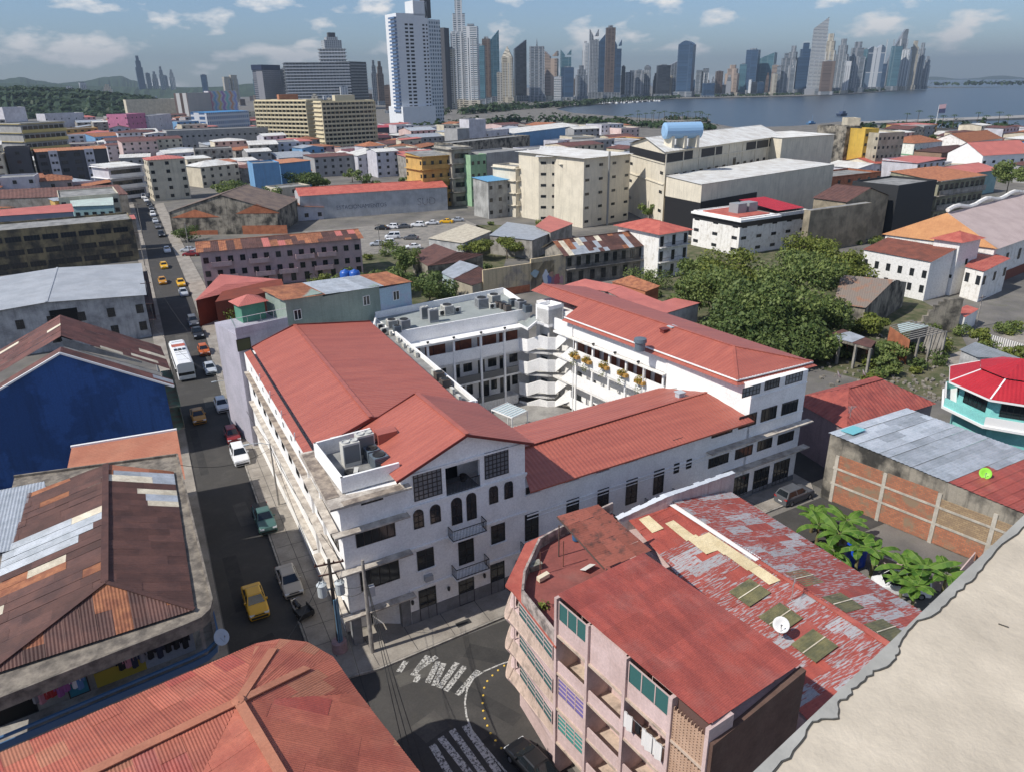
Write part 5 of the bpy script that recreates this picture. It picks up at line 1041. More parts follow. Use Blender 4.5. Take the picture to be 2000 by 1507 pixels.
# mural wall and long rusty house
mA, mB = at(985, 578, 0), at(1104, 558, 0); zmr = hit(mA, mB, 1104, 497)[1]
mA2 = mA+(mA-mB).normalized()*5
b = MB(); md = unit(mA2, mB); ml = (mB-mA2).length; mn = Vector((md.y, -md.x, 0))
b.obox(mA2, md*(ml-3), -mn*.4, UP*6.2); b.obox(mA2+md*(ml-9), md*9, -mn*.41, UP*(zmr)); 
mw_ = tag(b.obj('mural_wall', M('cream_peeling_wall', (.58, .47, .30), (.36, .31, .25), sc=.3, lo=.5, hi=.65, streak=.5, rough=.95)), 'tall peeling cream wall with a graffiti mural at the end of the rusty house', 'wall')
for i, (u_, v_, w_, h_, c) in enumerate(((5.2, .6, 1.6, 3.6, (.65, .68, .72)), (4.2, .8, 1.3, 2.6, (.15, .2, .4)), (3.2, .4, 1.4, 2.4, (.30, .16, .20)), (2.2, .5, 1.6, 2.6, (.45, .12, .14)), (1.0, .5, 1.0, 2.0, (.5, .3, .32)), (3.7, 2.4, 1.2, 1.3, (.42, .26, .18)), (8, 3, 2, 1.6, (.35, .45, .48)))):
    bb = MB(); c0 = mA2+md*(ml-u_)+mn*(.02+.006*i)+UP*(v_+h_/2); bb.face([c0+md*(w_/2*cos(a)*(1+.25*sin(3*a+i)))+UP*(h_/2*sin(a)*(1+.2*cos(4*a+i))) for a in [k*pi/7 for k in range(14)]]); bb.obj('mural_patch', PL('mural_paint_%d' % i, c, .85), mw_)
bb = MB(); bb.obox(mA2+mn*.03, md*(ml*.55), mn*.03, UP*1.6); bb.obj('brick_base', BRICK, mw_)
hq = [mB, at(1292, 475, zmr-.3), None, None]; hq[1].z = 0; hd = unit(hq[0], hq[1]); hn = Vector((-hd.y, hd.x, 0)); hq[2] = hq[1]+hn*9; hq[3] = hq[0]+hn*9
PATCHM = [(RUST, 4), (GALV, 2), (RUST2, 2), (PALE, .6), (REDP, .6)]
house('long_rusty_house', 'long two-storey old house with a patched rusty roof and laundry balconies', 'house', hq, zmr-.3, M('old_grey_cream', (.33, .30, .25), (.14, .13, .115), sc=.5, streak=.5, rough=.95), None, 'gable', 2.6, 'x', .8, sheets=([(RUST, 4), (GALV, 1.6), (RUST2, 1.5), (PALE, .5)], 1.4, 3.2, .3, .03, .04, 'roof_sheet', 31), wl=[(0, 4.2, 1.1, 2.0, 11), (0, .6, 1.2, 2.2, 9)])
def front_balcony(name, label, q, z, d_=1.1, m=None, rm=None):
    u = unit(q[0], q[1]); n = Vector((u.y, -u.x, 0)); L_ = (V(q[1], 0)-V(q[0], 0)).length
    b = MB(); b.obox(V(q[0], z-.15), u*L_, n*d_, UP*.15)
    return b, u, n, L_
b, u, n, L_ = front_balcony('', '', hq, 3.7); o = b.obj('balcony', CONC); tag(o, 'sagging balcony along the long rusty house', 'balcony'); rail(o, [V(hq[0], 3.7)+n*1.05, V(hq[1], 3.7)+n*1.05], .95, .35)
# white three-storey house with red roof
wq3 = rect_br(10.2, (1290, 455), (1343, 447), (1352, 437)); wq3 = rect(10.2, (1288, 458), (1345, 449), 14.0)
house('white_balcony_house', 'white three-storey house with a red roof and tall black balcony doors', 'house', wq3, 10.2, WHITE2, REDROOF2, 'hip', 1.8, 'y', .9, .5, .04, wl=[(0, 7.3, 1.0, 2.3, 3, dict(name='door')), (0, 3.9, 1.0, 2.3, 3, dict(name='door')), (0, .6, 1.0, 2.3, 3, dict(name='door'))])
for z in (7.2, 3.8):
    b, u, n, L_ = front_balcony('', '', wq3, z, .9); o = b.obj('balcony', WHITE2); tag(o, 'black-railed balcony of the white house, %s' % ('top floor' if z > 5 else 'middle floor'), 'balcony'); rail(o, [V(wq3[0], z)+n*.85, V(wq3[1], z)+n*.85], .95, .25)
# sheds with mixed roofs and brown roofs
qh('parking_shed', 'open shed with a pale rusty roof beside the car park', [(835, 466), (905, 476), (960, 452), (910, 437)], 4.5, GREYW, PALE)
qh('silver_shed', 'broad silver roofed shed behind the trees', [(955, 460), (1040, 470), (1095, 448), (990, 434)], 5, CONC, GALV)
qh('orange_roof_shed', 'shed with an orange roof and white patch before the cream works', [(1045, 442), (1075, 455), (1120, 437), (1072, 421)], 5.5, CONC, CORAL)
qh('brown_roof_house', 'small house with a dark brown gable roof near the car park', [(802, 500), (835, 520), (893, 492), (848, 476)], [4, 4, 5.6, 5.6], SOOT, RUST)
qh('brown_roof_back_house', 'soot-dark house beside the brown gable roof', [(835, 520), (900, 512), (945, 497), (893, 492)], [4, 3.8, 4.2, 5.6], SOOT, RUST)
qh('patched_cottage', 'cottage with brown and pale blue roof halves behind the flat roof', [(860, 533), (885, 545), (935, 520), (898, 509)], [4, 4, 5.2, 5.2], M('pale_aqua_wall', (.38, .48, .5), (.3, .32, .3), sc=.5, streak=.4), GALV)
qh('rusty_cottage', 'cottage with a rusty brown roof next to the patched one', [(885, 545), (922, 558), (975, 540), (930, 519)], [4, 3.6, 3.8, 5.2], M('cream_old', (.42, .38, .29), (.3, .27, .22), sc=.5, streak=.4), RUST)
# green garden wall
b = MB(); p, q_ = at(1228, 548, 0), at(1300, 560, 0)
# ---- green and lilac house behind the main building
gz = hit((8.7, 90, 0), (26.5, 94.3, 0), 557, 587)[1]; GA, GBp = Vector((8.75, 90.0, 0)), Vector((27.2, 94.6, 0)); gu_ = unit(GA, GBp); gnn = Vector((-gu_.y, gu_.x, 0))
sT, zT = hit(GA, GBp, 459, 641); s2_, z2_ = hit(GA, GBp, 557, 587); s3_, z3_ = hit(GA, GBp, 802, 552)
LIL = M('lilac_wall', (.42, .40, .46), (.36, .35, .40), sc=.4, streak=.2, rough=.9); SAGE = M('sage_wall', (.25, .31, .27), (.21, .265, .235), sc=.35, streak=.2, rough=.9); SKYB = M('sky_blue_wall', (.36, .48, .56), (.40, .46, .55), sc=.3, lo=.49, hi=.51, rough=.9)
r = thing('green_lilac_house', 'tall lilac and sage green house with a roof terrace behind the white building', 'house', GA+gu_*10)
b = MB(); b.prism([GA+gu_*sT, GA+gu_*s2_, GA+gu_*s2_+gnn*7, GA+gu_*sT+gnn*7], -.2, zT-.9); b.obox(V(GA+gu_*sT, zT-.95), gu_*(s2_-sT), gnn*.2, UP*.9); b.obj('wall', LIL, r)
b = MB(); b.prism([GA+gu_*s2_, GA+gu_*(s2_+5), GA+gu_*(s2_+5)+gnn*6, GA+gu_*s2_+gnn*6], -.2, z2_); b.obj('stair_wall', SAGE, r)
b = MB(); b.prism([GA+gu_*(s2_+5)-gnn*.02, GA+gu_*(s3_-5), GA+gu_*(s3_-5)+gnn*6, GA+gu_*(s2_+5)+gnn*6], -.2, (z2_+z3_)/2); b.obj('sage_wall', SAGE, r)
b = MB(); b.prism([GA+gu_*(s3_-5), GA+gu_*s3_, GA+gu_*s3_+gnn*6, GA+gu_*(s3_-5)+gnn*6], -.2, z3_); b.obj('blue_wall', SKYB, r)
q = [V(GA+gu_*(s2_-.6), z2_+.1)-gnn*.3, V(GA+gu_*(s3_+.2), z3_+.1)-gnn*.3, V(GA+gu_*(s3_+.2), z3_+.4)+gnn*6.3, V(GA+gu_*(s2_-.6), z2_+.4)+gnn*6.3]
sheet_roof(r, [(q, gnn)], lambda p_, s, t, rr: RUST2 if s > .7 or s < .25 else GALV, 1.2, 3.4, .25, .03, .03, rs=41)
for s_, z_ in ((hit(GA, GBp, 582, 620)), (hit(GA, GBp, 716, 592)), (hit(GA, GBp, 774, 582))): win(r, GA, GBp, s_, z_-.3, 1.0, 1.3, 2, 1, PL('white_trim', (.75, .75, .74)), GL)
sw_, zw_ = hit(GA, GBp, 476, 672); win(r, GA, GBp, sw_, zw_-.8, 1.7, 1.5, 1, 1, FR, PL('mossy_void', (.06, .065, .03), .9))
b = MB(); hp_ = GA+gu_*(sT+2.6)+gnn*4.2; b.obox(V(hp_, zT-.9), gu_*3.0, gnn*2.4, UP*2.2); b.obj('roof_hut', M('green_hut', (.10, .26, .18), (.08, .21, .15), sc=.5), r)
hr = [V(hp_, zT+1.4)-gu_*.5-gnn*.5, V(hp_, zT+1.4)+gu_*3.5-gnn*.5, V(hp_, zT+1.4)+gu_*3.5+gnn*2.9, V(hp_, zT+1.4)-gu_*.5+gnn*2.9]; cc = sum(hr, Vector())/4+UP*.9
b = MB()
for k in range(4): b.corr([hr[k], hr[(k+1) % 4], cc], cc-lerp(hr[k], hr[(k+1) % 4], .5), .25, .03)
b.obj('hut_roof', CORAL, r)
rail(r, [V(GA+gu_*sT, zT)+gnn*.1, V(GA+gu_*s2_, zT)+gnn*.1], 1.1, 1.6, PL('white_trim', (.75, .75, .74)))
LATT = PL('mint_lattice', (.32, .48, .40), .7)
b = MB()
for k in range(9):
    y = 90.5+k*.8; b.bar((8.5, y, 3), (8.5, y, zT-.5), .05)
for z in range(3, int(zT)): b.bar((8.5, 90.3, z), (8.5, 97, z), .05)
for k in range(6): b.bar((8.45, 90.5+k, 3), (8.45, 92+k, zT-2), .05)
b.obj('balcony_lattice', LATT, r, kind='stuff')
qh('balcony_box_house', 'narrow house with box balconies and a worn flat roof over the street', [(433, 678), (452, 696), (478, 690), (452, 655)], 6.5, M('mint_wall', (.30, .40, .33), (.22, .28, .24), sc=.5, streak=.5), FLATROOF, wl=[(3, 3.6, 1, 1.4, 3), (0, 3.6, 1, 1.4, 1)])
# blue rooftop tanks
for k, x in enumerate((676, 694)):
    b = MB(); p = at(x, 551, 9.2); b.lathe(p, [(.95, 0), (1.0, .15), (1.0, 1.7), (.8, 2.05), (.3, 2.2), (.28, 2.3)], 18); tag(b.obj('water_tank', PL('tank_blue', (.015, .09, .38), .4), smooth=True), ('bright blue water tank, the one toward the street', 'bright blue water tank, the one toward the trees')[k], 'water tank', 'blue roof tanks behind the green house')
b = MB(); p = at(686, 552, 9.0); b.prism([p+Vector(v) for v in ((-3, -1.5, 0), (3, -1.2, 0), (3, 2, 0), (-3, 2, 0))], 0, 9.1); tag(b.obj('tank_house', SAGE), 'plain block carrying the two blue water tanks', 'building')
# ---- street row beyond, right side
qh('maroon_house', 'low house with a bright red roof and rust-red side walls by the street', [(380, 588), (440, 556), (548, 546), (430, 536)], [5.2, 6.4, 5.4, 6.4], M('rust_red_wall', (.20, .05, .03), (.16, .045, .03), sc=.5, rough=.9), CORAL, up=Vector((1, .1, 0)))
b = MB(); b.prism([at(x, y, 5.6) for x, y in ((420, 590), (500, 576), (555, 560), (550, 545), (440, 560))], -.2, 5.6); tag(b.obj('rust_red_yard_wall', MC['rust_red_wall']), 'rust-red walled yard between the red roof and the roof terrace', 'wall')
pkA, pkB = at(402, 560, 0), at(704, 522, 0); zp = hit(pkA, pkB, 388, 492)[1]
pkq = rect(8.8, (390, 493), (704, 466), 11.0)
PKT = M('faded_pink_wall', (.52, .36, .36), (.42, .32, .32), sc=.35, streak=.35, sc3=(.2, .14, .14), rough=.9)
house('pink_tenement', 'long faded pink tenement with a rusty ribbed roof and cluttered balconies', 'building', pkq, 8.8, PKT, None, 'gable', 1.2, 'x', .7, sheets=([(RUST2, 3), (RUST, 3), (CORAL, .7)], 1.5, 6, .4, .04, .03, 'roof_sheet', 51), wl=[(0, 6.2, 1.1, 1.3, 14), (0, 3.2, 1.1, 1.3, 14), (0, .5, 1.1, 1.8, 12)])
u = unit(pkq[0], pkq[1]); n = Vector((u.y, -u.x, 0))
for k, (s0, z) in enumerate(((2, 5.6), (10, 5.6), (20, 5.6), (25, 5.6), (3, 2.6), (11, 2.6), (16, 2.6), (24, 2.6))):
    b = MB(); b.obox(V(pkq[0]+u*s0, z-.12), u*4.2, n*1.2, UP*.14); b.obox(V(pkq[0]+u*s0, z)+n*1.1, u*4.2, n*.1, UP*.95); b.obox(V(pkq[0]+u*s0, z), u*.1, n*1.1, UP*.95); b.obox(V(pkq[0]+u*(s0+4.1), z), u*.1, n*1.1, UP*.95)
    tag(b.obj('balcony', PKT), 'pink balcony of the tenement, %s floor, %s from the street' % ('upper' if z > 4 else 'lower', ('first', 'second', 'third', 'fourth')[k % 4]), 'balcony', 'balconies of the pink tenement')
house('brick_gable_warehouse', 'soot-grey gabled warehouse with orange brick patches facing the street', 'building', rect(7.0, (330, 415), (540, 412), 24), 7.0, SOOT, M('grey_brown_roof', (.2, .15, .12), (.13, .1, .09), sc=.4, rough=.9), 'gable', 5.0, 'y', .3, .8, .05)
wa = rect(7.0, (330, 415), (540, 412), 24); 
for k, (x0, x1, y0, y1) in enumerate(((335, 428, 426, 409), (460, 545, 418, 398), (372, 425, 462, 450), (475, 560, 458, 440))):
    s0, z0 = hit(wa[0], wa[1], x0, y0); s1, z1 = hit(wa[0], wa[1], x1, y1); u = unit(wa[0], wa[1]); n = Vector((u.y, -u.x, 0)); b = MB(); m_ = (s0+s1)/2; A0 = wa[0]+n*.08
    if k < 2: b.face([V(A0+u*s0, z0), V(A0+u*s1, z0), V(A0+u*m_, z1)])
    else: b.face([V(A0+u*s0, max(0, z0)), V(A0+u*s1, max(0, z0)), V(A0+u*s1, z1), V(A0+u*s0, z1)])
    tag(b.obj('brick_infill', BRICK), ('brick gable patch of the warehouse toward the street', 'brick gable patch of the warehouse away from the street', 'low brick strip of the warehouse toward the street', 'low brick strip of the warehouse away from the street')[k], 'wall')
eq = rect(8.0, (585, 384), (873, 366), 16)
eb_ = hit(eq[0], eq[1], 600, 446)[1]
r = house('painted_sign_warehouse', 'grey-white warehouse wall painted with a faded parking sign under a thin red roof', 'building', eq, 8.0, M('sign_wall_grey', (.46, .47, .48), (.36, .37, .38), sc=.35, streak=.3, sc3=(.2, .2, .2), rough=.9), REDROOF2, 'gable', 1.8, 'x', .3, .8, .04)
u = unit(eq[0], eq[1]); n = Vector((u.y, -u.x, 0))
def letters(txt, s, z, h, col, parent, A, u, n, o=.03, name='lettering', sx=1.0):
    cu_ = bpy.data.curves.new(name, 'FONT'); cu_.body = txt; cu_.size = h; cu_.extrude = .005; ob = bpy.data.objects.new(name, cu_); COL.objects.link(ob); ob.parent = parent
    M3 = Matrix(((u.x*sx, 0, n.x), (u.y*sx, 0, n.y), (0, 1, 0))); ob.matrix_local = Matrix.Translation(V(A+u*s+n*o, z)-W0[parent.name]) @ M3.to_4x4(); dg = bpy.context.evaluated_depsgraph_get(); me = bpy.data.meshes.new_from_object(ob.evaluated_get(dg)); bpy.data.objects.remove(ob); ob = bpy.data.objects.new(name, me); COL.objects.link(ob); ob.parent = parent
    ob.matrix_local = Matrix.Translation(V(A+u*s+n*o, z)-W0[parent.name]) @ M3.to_4x4(); me.materials.clear(); me.materials.append(col); return ob
sl_, zl_ = hit(eq[0], eq[1], 657, 409); letters('ESTACIONAMIENTOS', sl_, zl_-.2, 1.9, worn('faded_letter', (.16, .17, .2), .46, 2.0), r, eq[0], u, n, sx=.95)
sl_, zl_ = hit(eq[0], eq[1], 765, 404); letters('DEL SUD', sl_, zl_-.2, 3.6, worn('ghost_letter', (.33, .33, .34), .45, 1.2), r, eq[0], u, n) if False else letters('SUD', hit(eq[0], eq[1], 815, 400)[0], zl_-.2, 3.6, worn('ghost_letter', (.31, .31, .32), .45, 1.2), r, eq[0], u, n)
b = MB(); b.face([at(x, y, .02) for x, y in ((700, 500), (1000, 470), (905, 428), (590, 452))]); struct('car_park', b, M('car_park_dirt', (.26, .24, .21), (.18, .17, .155), sc=.4, rough=.95))
# ---- street row beyond, left side
qh('orange_roof_house', 'low house with an orange primer roof between the brown roof and the blue wall', [(125, 945), (362, 935), (345, 839), (140, 873)], 8.0, CONC, ORANGER, up=Vector((1, .05, 0)), pitch=.4, amp=.03)
b = MB(); b.bar(at(138, 872, 8.1), at(345, 838, 8.1), .3, .2); tag(b.obj('white_flashing', PL('white_trim', (.75, .75, .74))), 'white flashing between the orange roof and the blue wall', 'flashing')
# blue gable
bR, bP, bL = at(322, 750, 9.0), at(118, 690, 14.2), at(0, 757, 12.0); bA = V(bR, 0); dirB = Vector((-1, .0, 0)); bq0 = Vector((-22, 92.4, 0)); bq1 = Vector((-.5, 93.3, 0)); dpt = 14.0
r = thing('blue_gable_house', 'house with a big deep-blue gable wall and a rusty maroon roof', 'house', (-11, 98, 0))
pk_s, pk_z = hit(bq0, bq1, 118, 690); l_s, l_z = hit(bq0, bq1, 0, 757); pkp = bq0+unit(bq0, bq1)*pk_s+UP*pk_z; rE = V(bq1, 9.0); lE = V(bq0, l_z-(l_s)*.5)
b = MB(); b.face([V(bq0, -.2), V(bq1, -.2), rE, pkp, lE]); b.obj('gable_wall', BLUEW, r)
back_ = Vector((-.6, 15, 0)); b = MB(); b.face([V(bq1, -.2), V(bq1+back_, -.2), rE+back_, rE]); b.obj('wall', WHITE2, r)
MAR = M('maroon_sheet', (.16, .07, .06), (.10, .05, .045), sc=.6, rough=.75, rnd=.15, grime=.25, sc3=(.22, .11, .07))
ov_ = Vector((1.0, 0, -.5)); k1, k2, k3 = Vector((0, 2.2, .0)), Vector((0, 4.6, .55)), back_
def bsl(a, c): return [([pkp+a+UP*.1, rE+ov_+a+UP*.1, rE+ov_+c+UP*.1, pkp+c+UP*.1], pkp-rE), ([lE+a+UP*.1, pkp+a+UP*.1, pkp+c+UP*.1, lE+c+UP*.1], pkp-lE)]
sheet_roof(r, bsl(Vector((0, -.3, 0)), k1), [(MAR, 5), (GALV, .5)], 1.1, 3, .3, .03, .03, rs=61); sheet_roof(r, bsl(k2, k3+UP*.55), [(MAR, 5), (PALE, .4)], 1.1, 3, .3, .03, .03, rs=62)
b = MB(); b.face([pkp+k2-UP*1.2, rE+k2-UP*.2+Vector((-2, 0, 1.2)), rE+k2+UP*.02+Vector((-2, 0, 1.2)), pkp+k2]); b.face([pkp+k1+UP*.05-UP*1.1, pkp+k2-UP*1.1, rE+k2-UP*.6, rE+k1-UP*.6]); b.obj('roof_gap', FLATROOF, r)
b = MB(); b.bar(pkp+Vector((0, -.35, .12)), rE+ov_+Vector((0, -.35, .12)), .25, .2); b.bar(pkp+Vector((0, -.35, .12)), lE+Vector((0, -.35, .12)), .25, .2); b.obj('bargeboard', PL('white_trim', (.75, .75, .74)), r)
b = MB(); b.obox((-.5, 93.4, 2.8), (1.3, 0, 0), (-.2, 14, 0), UP*.15); b.obox((.75, 93.4, 2.9), (.05, 0, 0), (-.2, 14, 0), UP*.9); b.obox((-.5, 93.4, 5.8), (1.3, 0, 0), (-.2, 14, 0), UP*.15); b.obox((.75, 93.4, 5.9), (.05, 0, 0), (-.2, 14, 0), UP*.9); b.obj('street_balcony', M('green_balcony', (.12, .2, .15), (.16, .13, .1), sc=1), r)
# grey metal roof block
g_ = [at(0, 609, 8), at(280, 574, 8), at(271, 514, 8), at(45, 536, 8)]; g_[0] = g_[0]+(g_[0]-g_[1]).normalized()*8; g_[3] = g_[2]+(g_[0]-g_[1])
r = house('silver_roof_block', 'weathered grey block with a wide silver metal roof beside the street', 'building', g_, 7.8, GREYW, M('silver_roof', (.44, .46, .48), (.36, .38, .40), sc=.3, rough=.5, metal=.2, grime=.2, sc3=(.3, .24, .2)), 'gable', .9, 'y', .5, .6, .03, wl=[(0, 4.6, 1.2, 1.6, 7), (0, 1.4, 1.2, 1.6, 7), (1, 4.4, 1.0, 1.5, 7), (1, 1.4, 1.0, 1.5, 7)])
s_, z_ = hit(g_[0], g_[1], 133, 645); win(r, g_[0], g_[1], s_, 1.5, 4.2, 5.6, 1, 1, FR, PL('void', (.006, .006, .006), .9), name='stairwell_opening')
b = MB()
for z in (3.0, 6.0): b.obox(V(g_[1], z), g_[2]-g_[1], (1.3, 0, 0), UP*.15); b.obox(V(g_[1], z)+Vector((1.25, 0, 0)), g_[2]-g_[1], (.05, 0, 0), UP*.9)
b.obj('street_balcony', M('rusty_rail', (.2, .12, .1), (.12, .1, .1), sc=1), r)
tq = [at(0, 455, 10.2), at(258, 432, 10.2)]; tq[0] = tq[0]+(tq[0]-tq[1])*.3; d_ = unit(*tq); tq = [V(p, 0) for p in tq]+[V(tq[1], 0)+Vector((-d_.y, d_.x, 0))*14, V(tq[0], 0)+Vector((-d_.y, d_.x, 0))*14]
house('sooty_tenement', 'soot-stained concrete tenement with three rows of dark openings', 'building', tq, 10.2, M('yellowed_soot', (.25, .205, .12), (.07, .065, .055), sc=.3, lo=.42, hi=.6, streak=.7, sc3=(.03, .03, .028), rough=.95), FLATROOF, wl=[(0, 7.6, 3.4, 1.3, 9, dict(nx=5, ny=1)), (0, 4.4, 3.4, 1.3, 9, dict(nx=5, ny=1)), (0, 1.2, 3.4, 1.3, 9, dict(nx=5, ny=1))])
qh('red_roof_block', 'blue-grey building with a red gable roof behind the sooty tenement', [(-20, 424), (145, 414), (140, 398), (0, 410)], [9, 9, 10, 10], M('blue_grey_wall', (.24, .27, .33), (.2, .23, .28), sc=.4), CORAL, wl=[(0, 5, 3, 2.4, 2)])
qh('red_strip_roof', 'long red roof right behind the sooty tenement parapet', [(75, 440), (267, 428), (262, 420), (72, 430)], [8.5, 8.5, 9, 9], CONC, CORAL)
qh('teal_stucco_house', 'pale teal house with a mint stepped parapet near the street', [(140, 404), (222, 401), (220, 382), (135, 388)], [8.5, 8.5, 9, 9], M('pale_teal_wall', (.30, .44, .45), (.24, .38, .38), sc=.3), M('mint_roof', (.45, .55, .5), (.38, .42, .4), sc=.5), wl=[(0, 5, 1.2, 1.6, 5), (0, 2, 1.2, 1.6, 5)])
qh('brown_long_roof', 'long brown ribbed roof in front of the dark grey flats', [(-20, 390), (250, 380), (232, 361), (-20, 372)], [7, 7, 9, 9], CONC, M('brown_ribbed', (.17, .085, .07), (.12, .065, .055), sc=.5, rough=.8), pitch=1.2, amp=.08)

YARD = M('overgrown_earth', (.13, .12, .07), (.06, .075, .03), sc=.5, lo=.4, hi=.6, grime=.4, sc3=(.2, .17, .12), rough=1.0)
for poly in (((1310, 620), (1600, 720), (1870, 790), (1900, 700), (1860, 620), (1640, 500), (1330, 470), (1240, 520)), ((590, 590), (960, 600), (990, 500), (760, 480), (600, 520)), ((900, 500), (1110, 510), (1110, 440), (930, 440))):
    b = MB(); b.face([at(x, y, .02) for x, y in poly]); struct('overgrown_yard', b, YARD)
# ================================================================ vehicles
TYRE = PL('tyre_rubber', (.015, .015, .015), .9); RIM = PL('wheel_rim', (.35, .36, .37), .35, .6); CGL = PL('car_glass', (.012, .016, .02), .06, 0, .7); LAMP = PL('headlamp', (.7, .72, .74), .15); TAIL = PL('tail_lamp', (.35, .015, .015), .25); TRIMB = PL('black_trim', (.02, .02, .02), .6)
def paint(n, c): return PL('car_paint_'+n, c, .28, .0, .6)
PAINTS = dict(yellow=paint('yellow', (.72, .40, .012)), ochre=paint('ochre', (.50, .23, .015)), white=paint('white', (.72, .73, .74)), silver=paint('silver', (.42, .45, .49)), beige=paint('beige', (.44, .40, .34)), red=paint('red', (.20, .015, .018)), teal=paint('teal', (.06, .13, .12)), black=paint('black', (.012, .013, .015)), grey=paint('grey', (.09, .095, .105)), orange=paint('orange', (.45, .10, .015)), bronze=paint('bronze', (.07, .055, .042)))
SPEC = {  # length, width, deck stations (y, z), waist z, roof z, greenhouse base y0 y1, roof y0 y1
 'sedan': (4.45, 1.74, [(-2.22, .72), (-2.1, .93), (-1.35, .98), (.95, .97), (1.6, .88), (2.1, .74), (2.22, .55)], .95, 1.46, -1.62, 1.12, -.85, .35),
 'hatch': (3.9, 1.70, [(-1.95, .85), (-1.85, .98), (-1.2, 1.0), (.85, .98), (1.45, .90), (1.85, .76), (1.95, .55)], .97, 1.50, -1.85, .98, -1.35, .2),
 'suv': (4.5, 1.84, [(-2.25, .95), (-2.2, 1.08), (-1.2, 1.1), (.9, 1.08), (1.7, 1.0), (2.15, .85), (2.25, .6)], 1.07, 1.70, -2.15, 1.05, -1.75, .3),
 'pickup': (5.2, 1.82, [(-2.6, 1.0), (-2.55, 1.05), (-.7, 1.06), (1.1, 1.05), (1.9, .98), (2.5, .85), (2.6, .6)], 1.05, 1.68, -.75, 1.25, -.5, .55),
 'van': (4.6, 1.78, [(-2.3, 1.0), (-2.25, 1.1), (-1.2, 1.12), (1.2, 1.1), (1.8, 1.0), (2.2, .85), (2.3, .6)], 1.1, 1.92, -2.22, 1.55, -2.1, .85)}
CM = {}
def loft(b, st, w):
    rings = []
    for y, zt, k in st:
        hw = w/2*k; zb = .2; p = [(-hw*.94, zb), (-hw, zb+.14), (-hw, zt-.2), (-hw*.95, zt-.05), (-hw*.82, zt), (hw*.82, zt), (hw*.95, zt-.05), (hw, zt-.2), (hw, zb+.14), (hw*.94, zb)]
        i = len(b.v); b.v += [Vector((x, y, z)) for x, z in p]; rings.append(i)
    for a, c in zip(rings, rings[1:]):
        for k in range(10): b.f.append((a+k, a+(k+1) % 10, c+(k+1) % 10, c+k)); b.m.append(0)
    for a in (rings[0], rings[-1]): b.f.append(tuple(a+k for k in range(10))); b.m.append(0)
def mesh_of(name, b, mats, smooth=False):
    me = bpy.data.meshes.new(name); me.from_pydata(b.v, [], b.f)
    for m in mats: me.materials.append(m)
    if len(mats) > 1: me.polygons.foreach_set('material_index', b.m)
    if smooth: me.polygons.foreach_set('use_smooth', [True]*len(b.f))
    return me
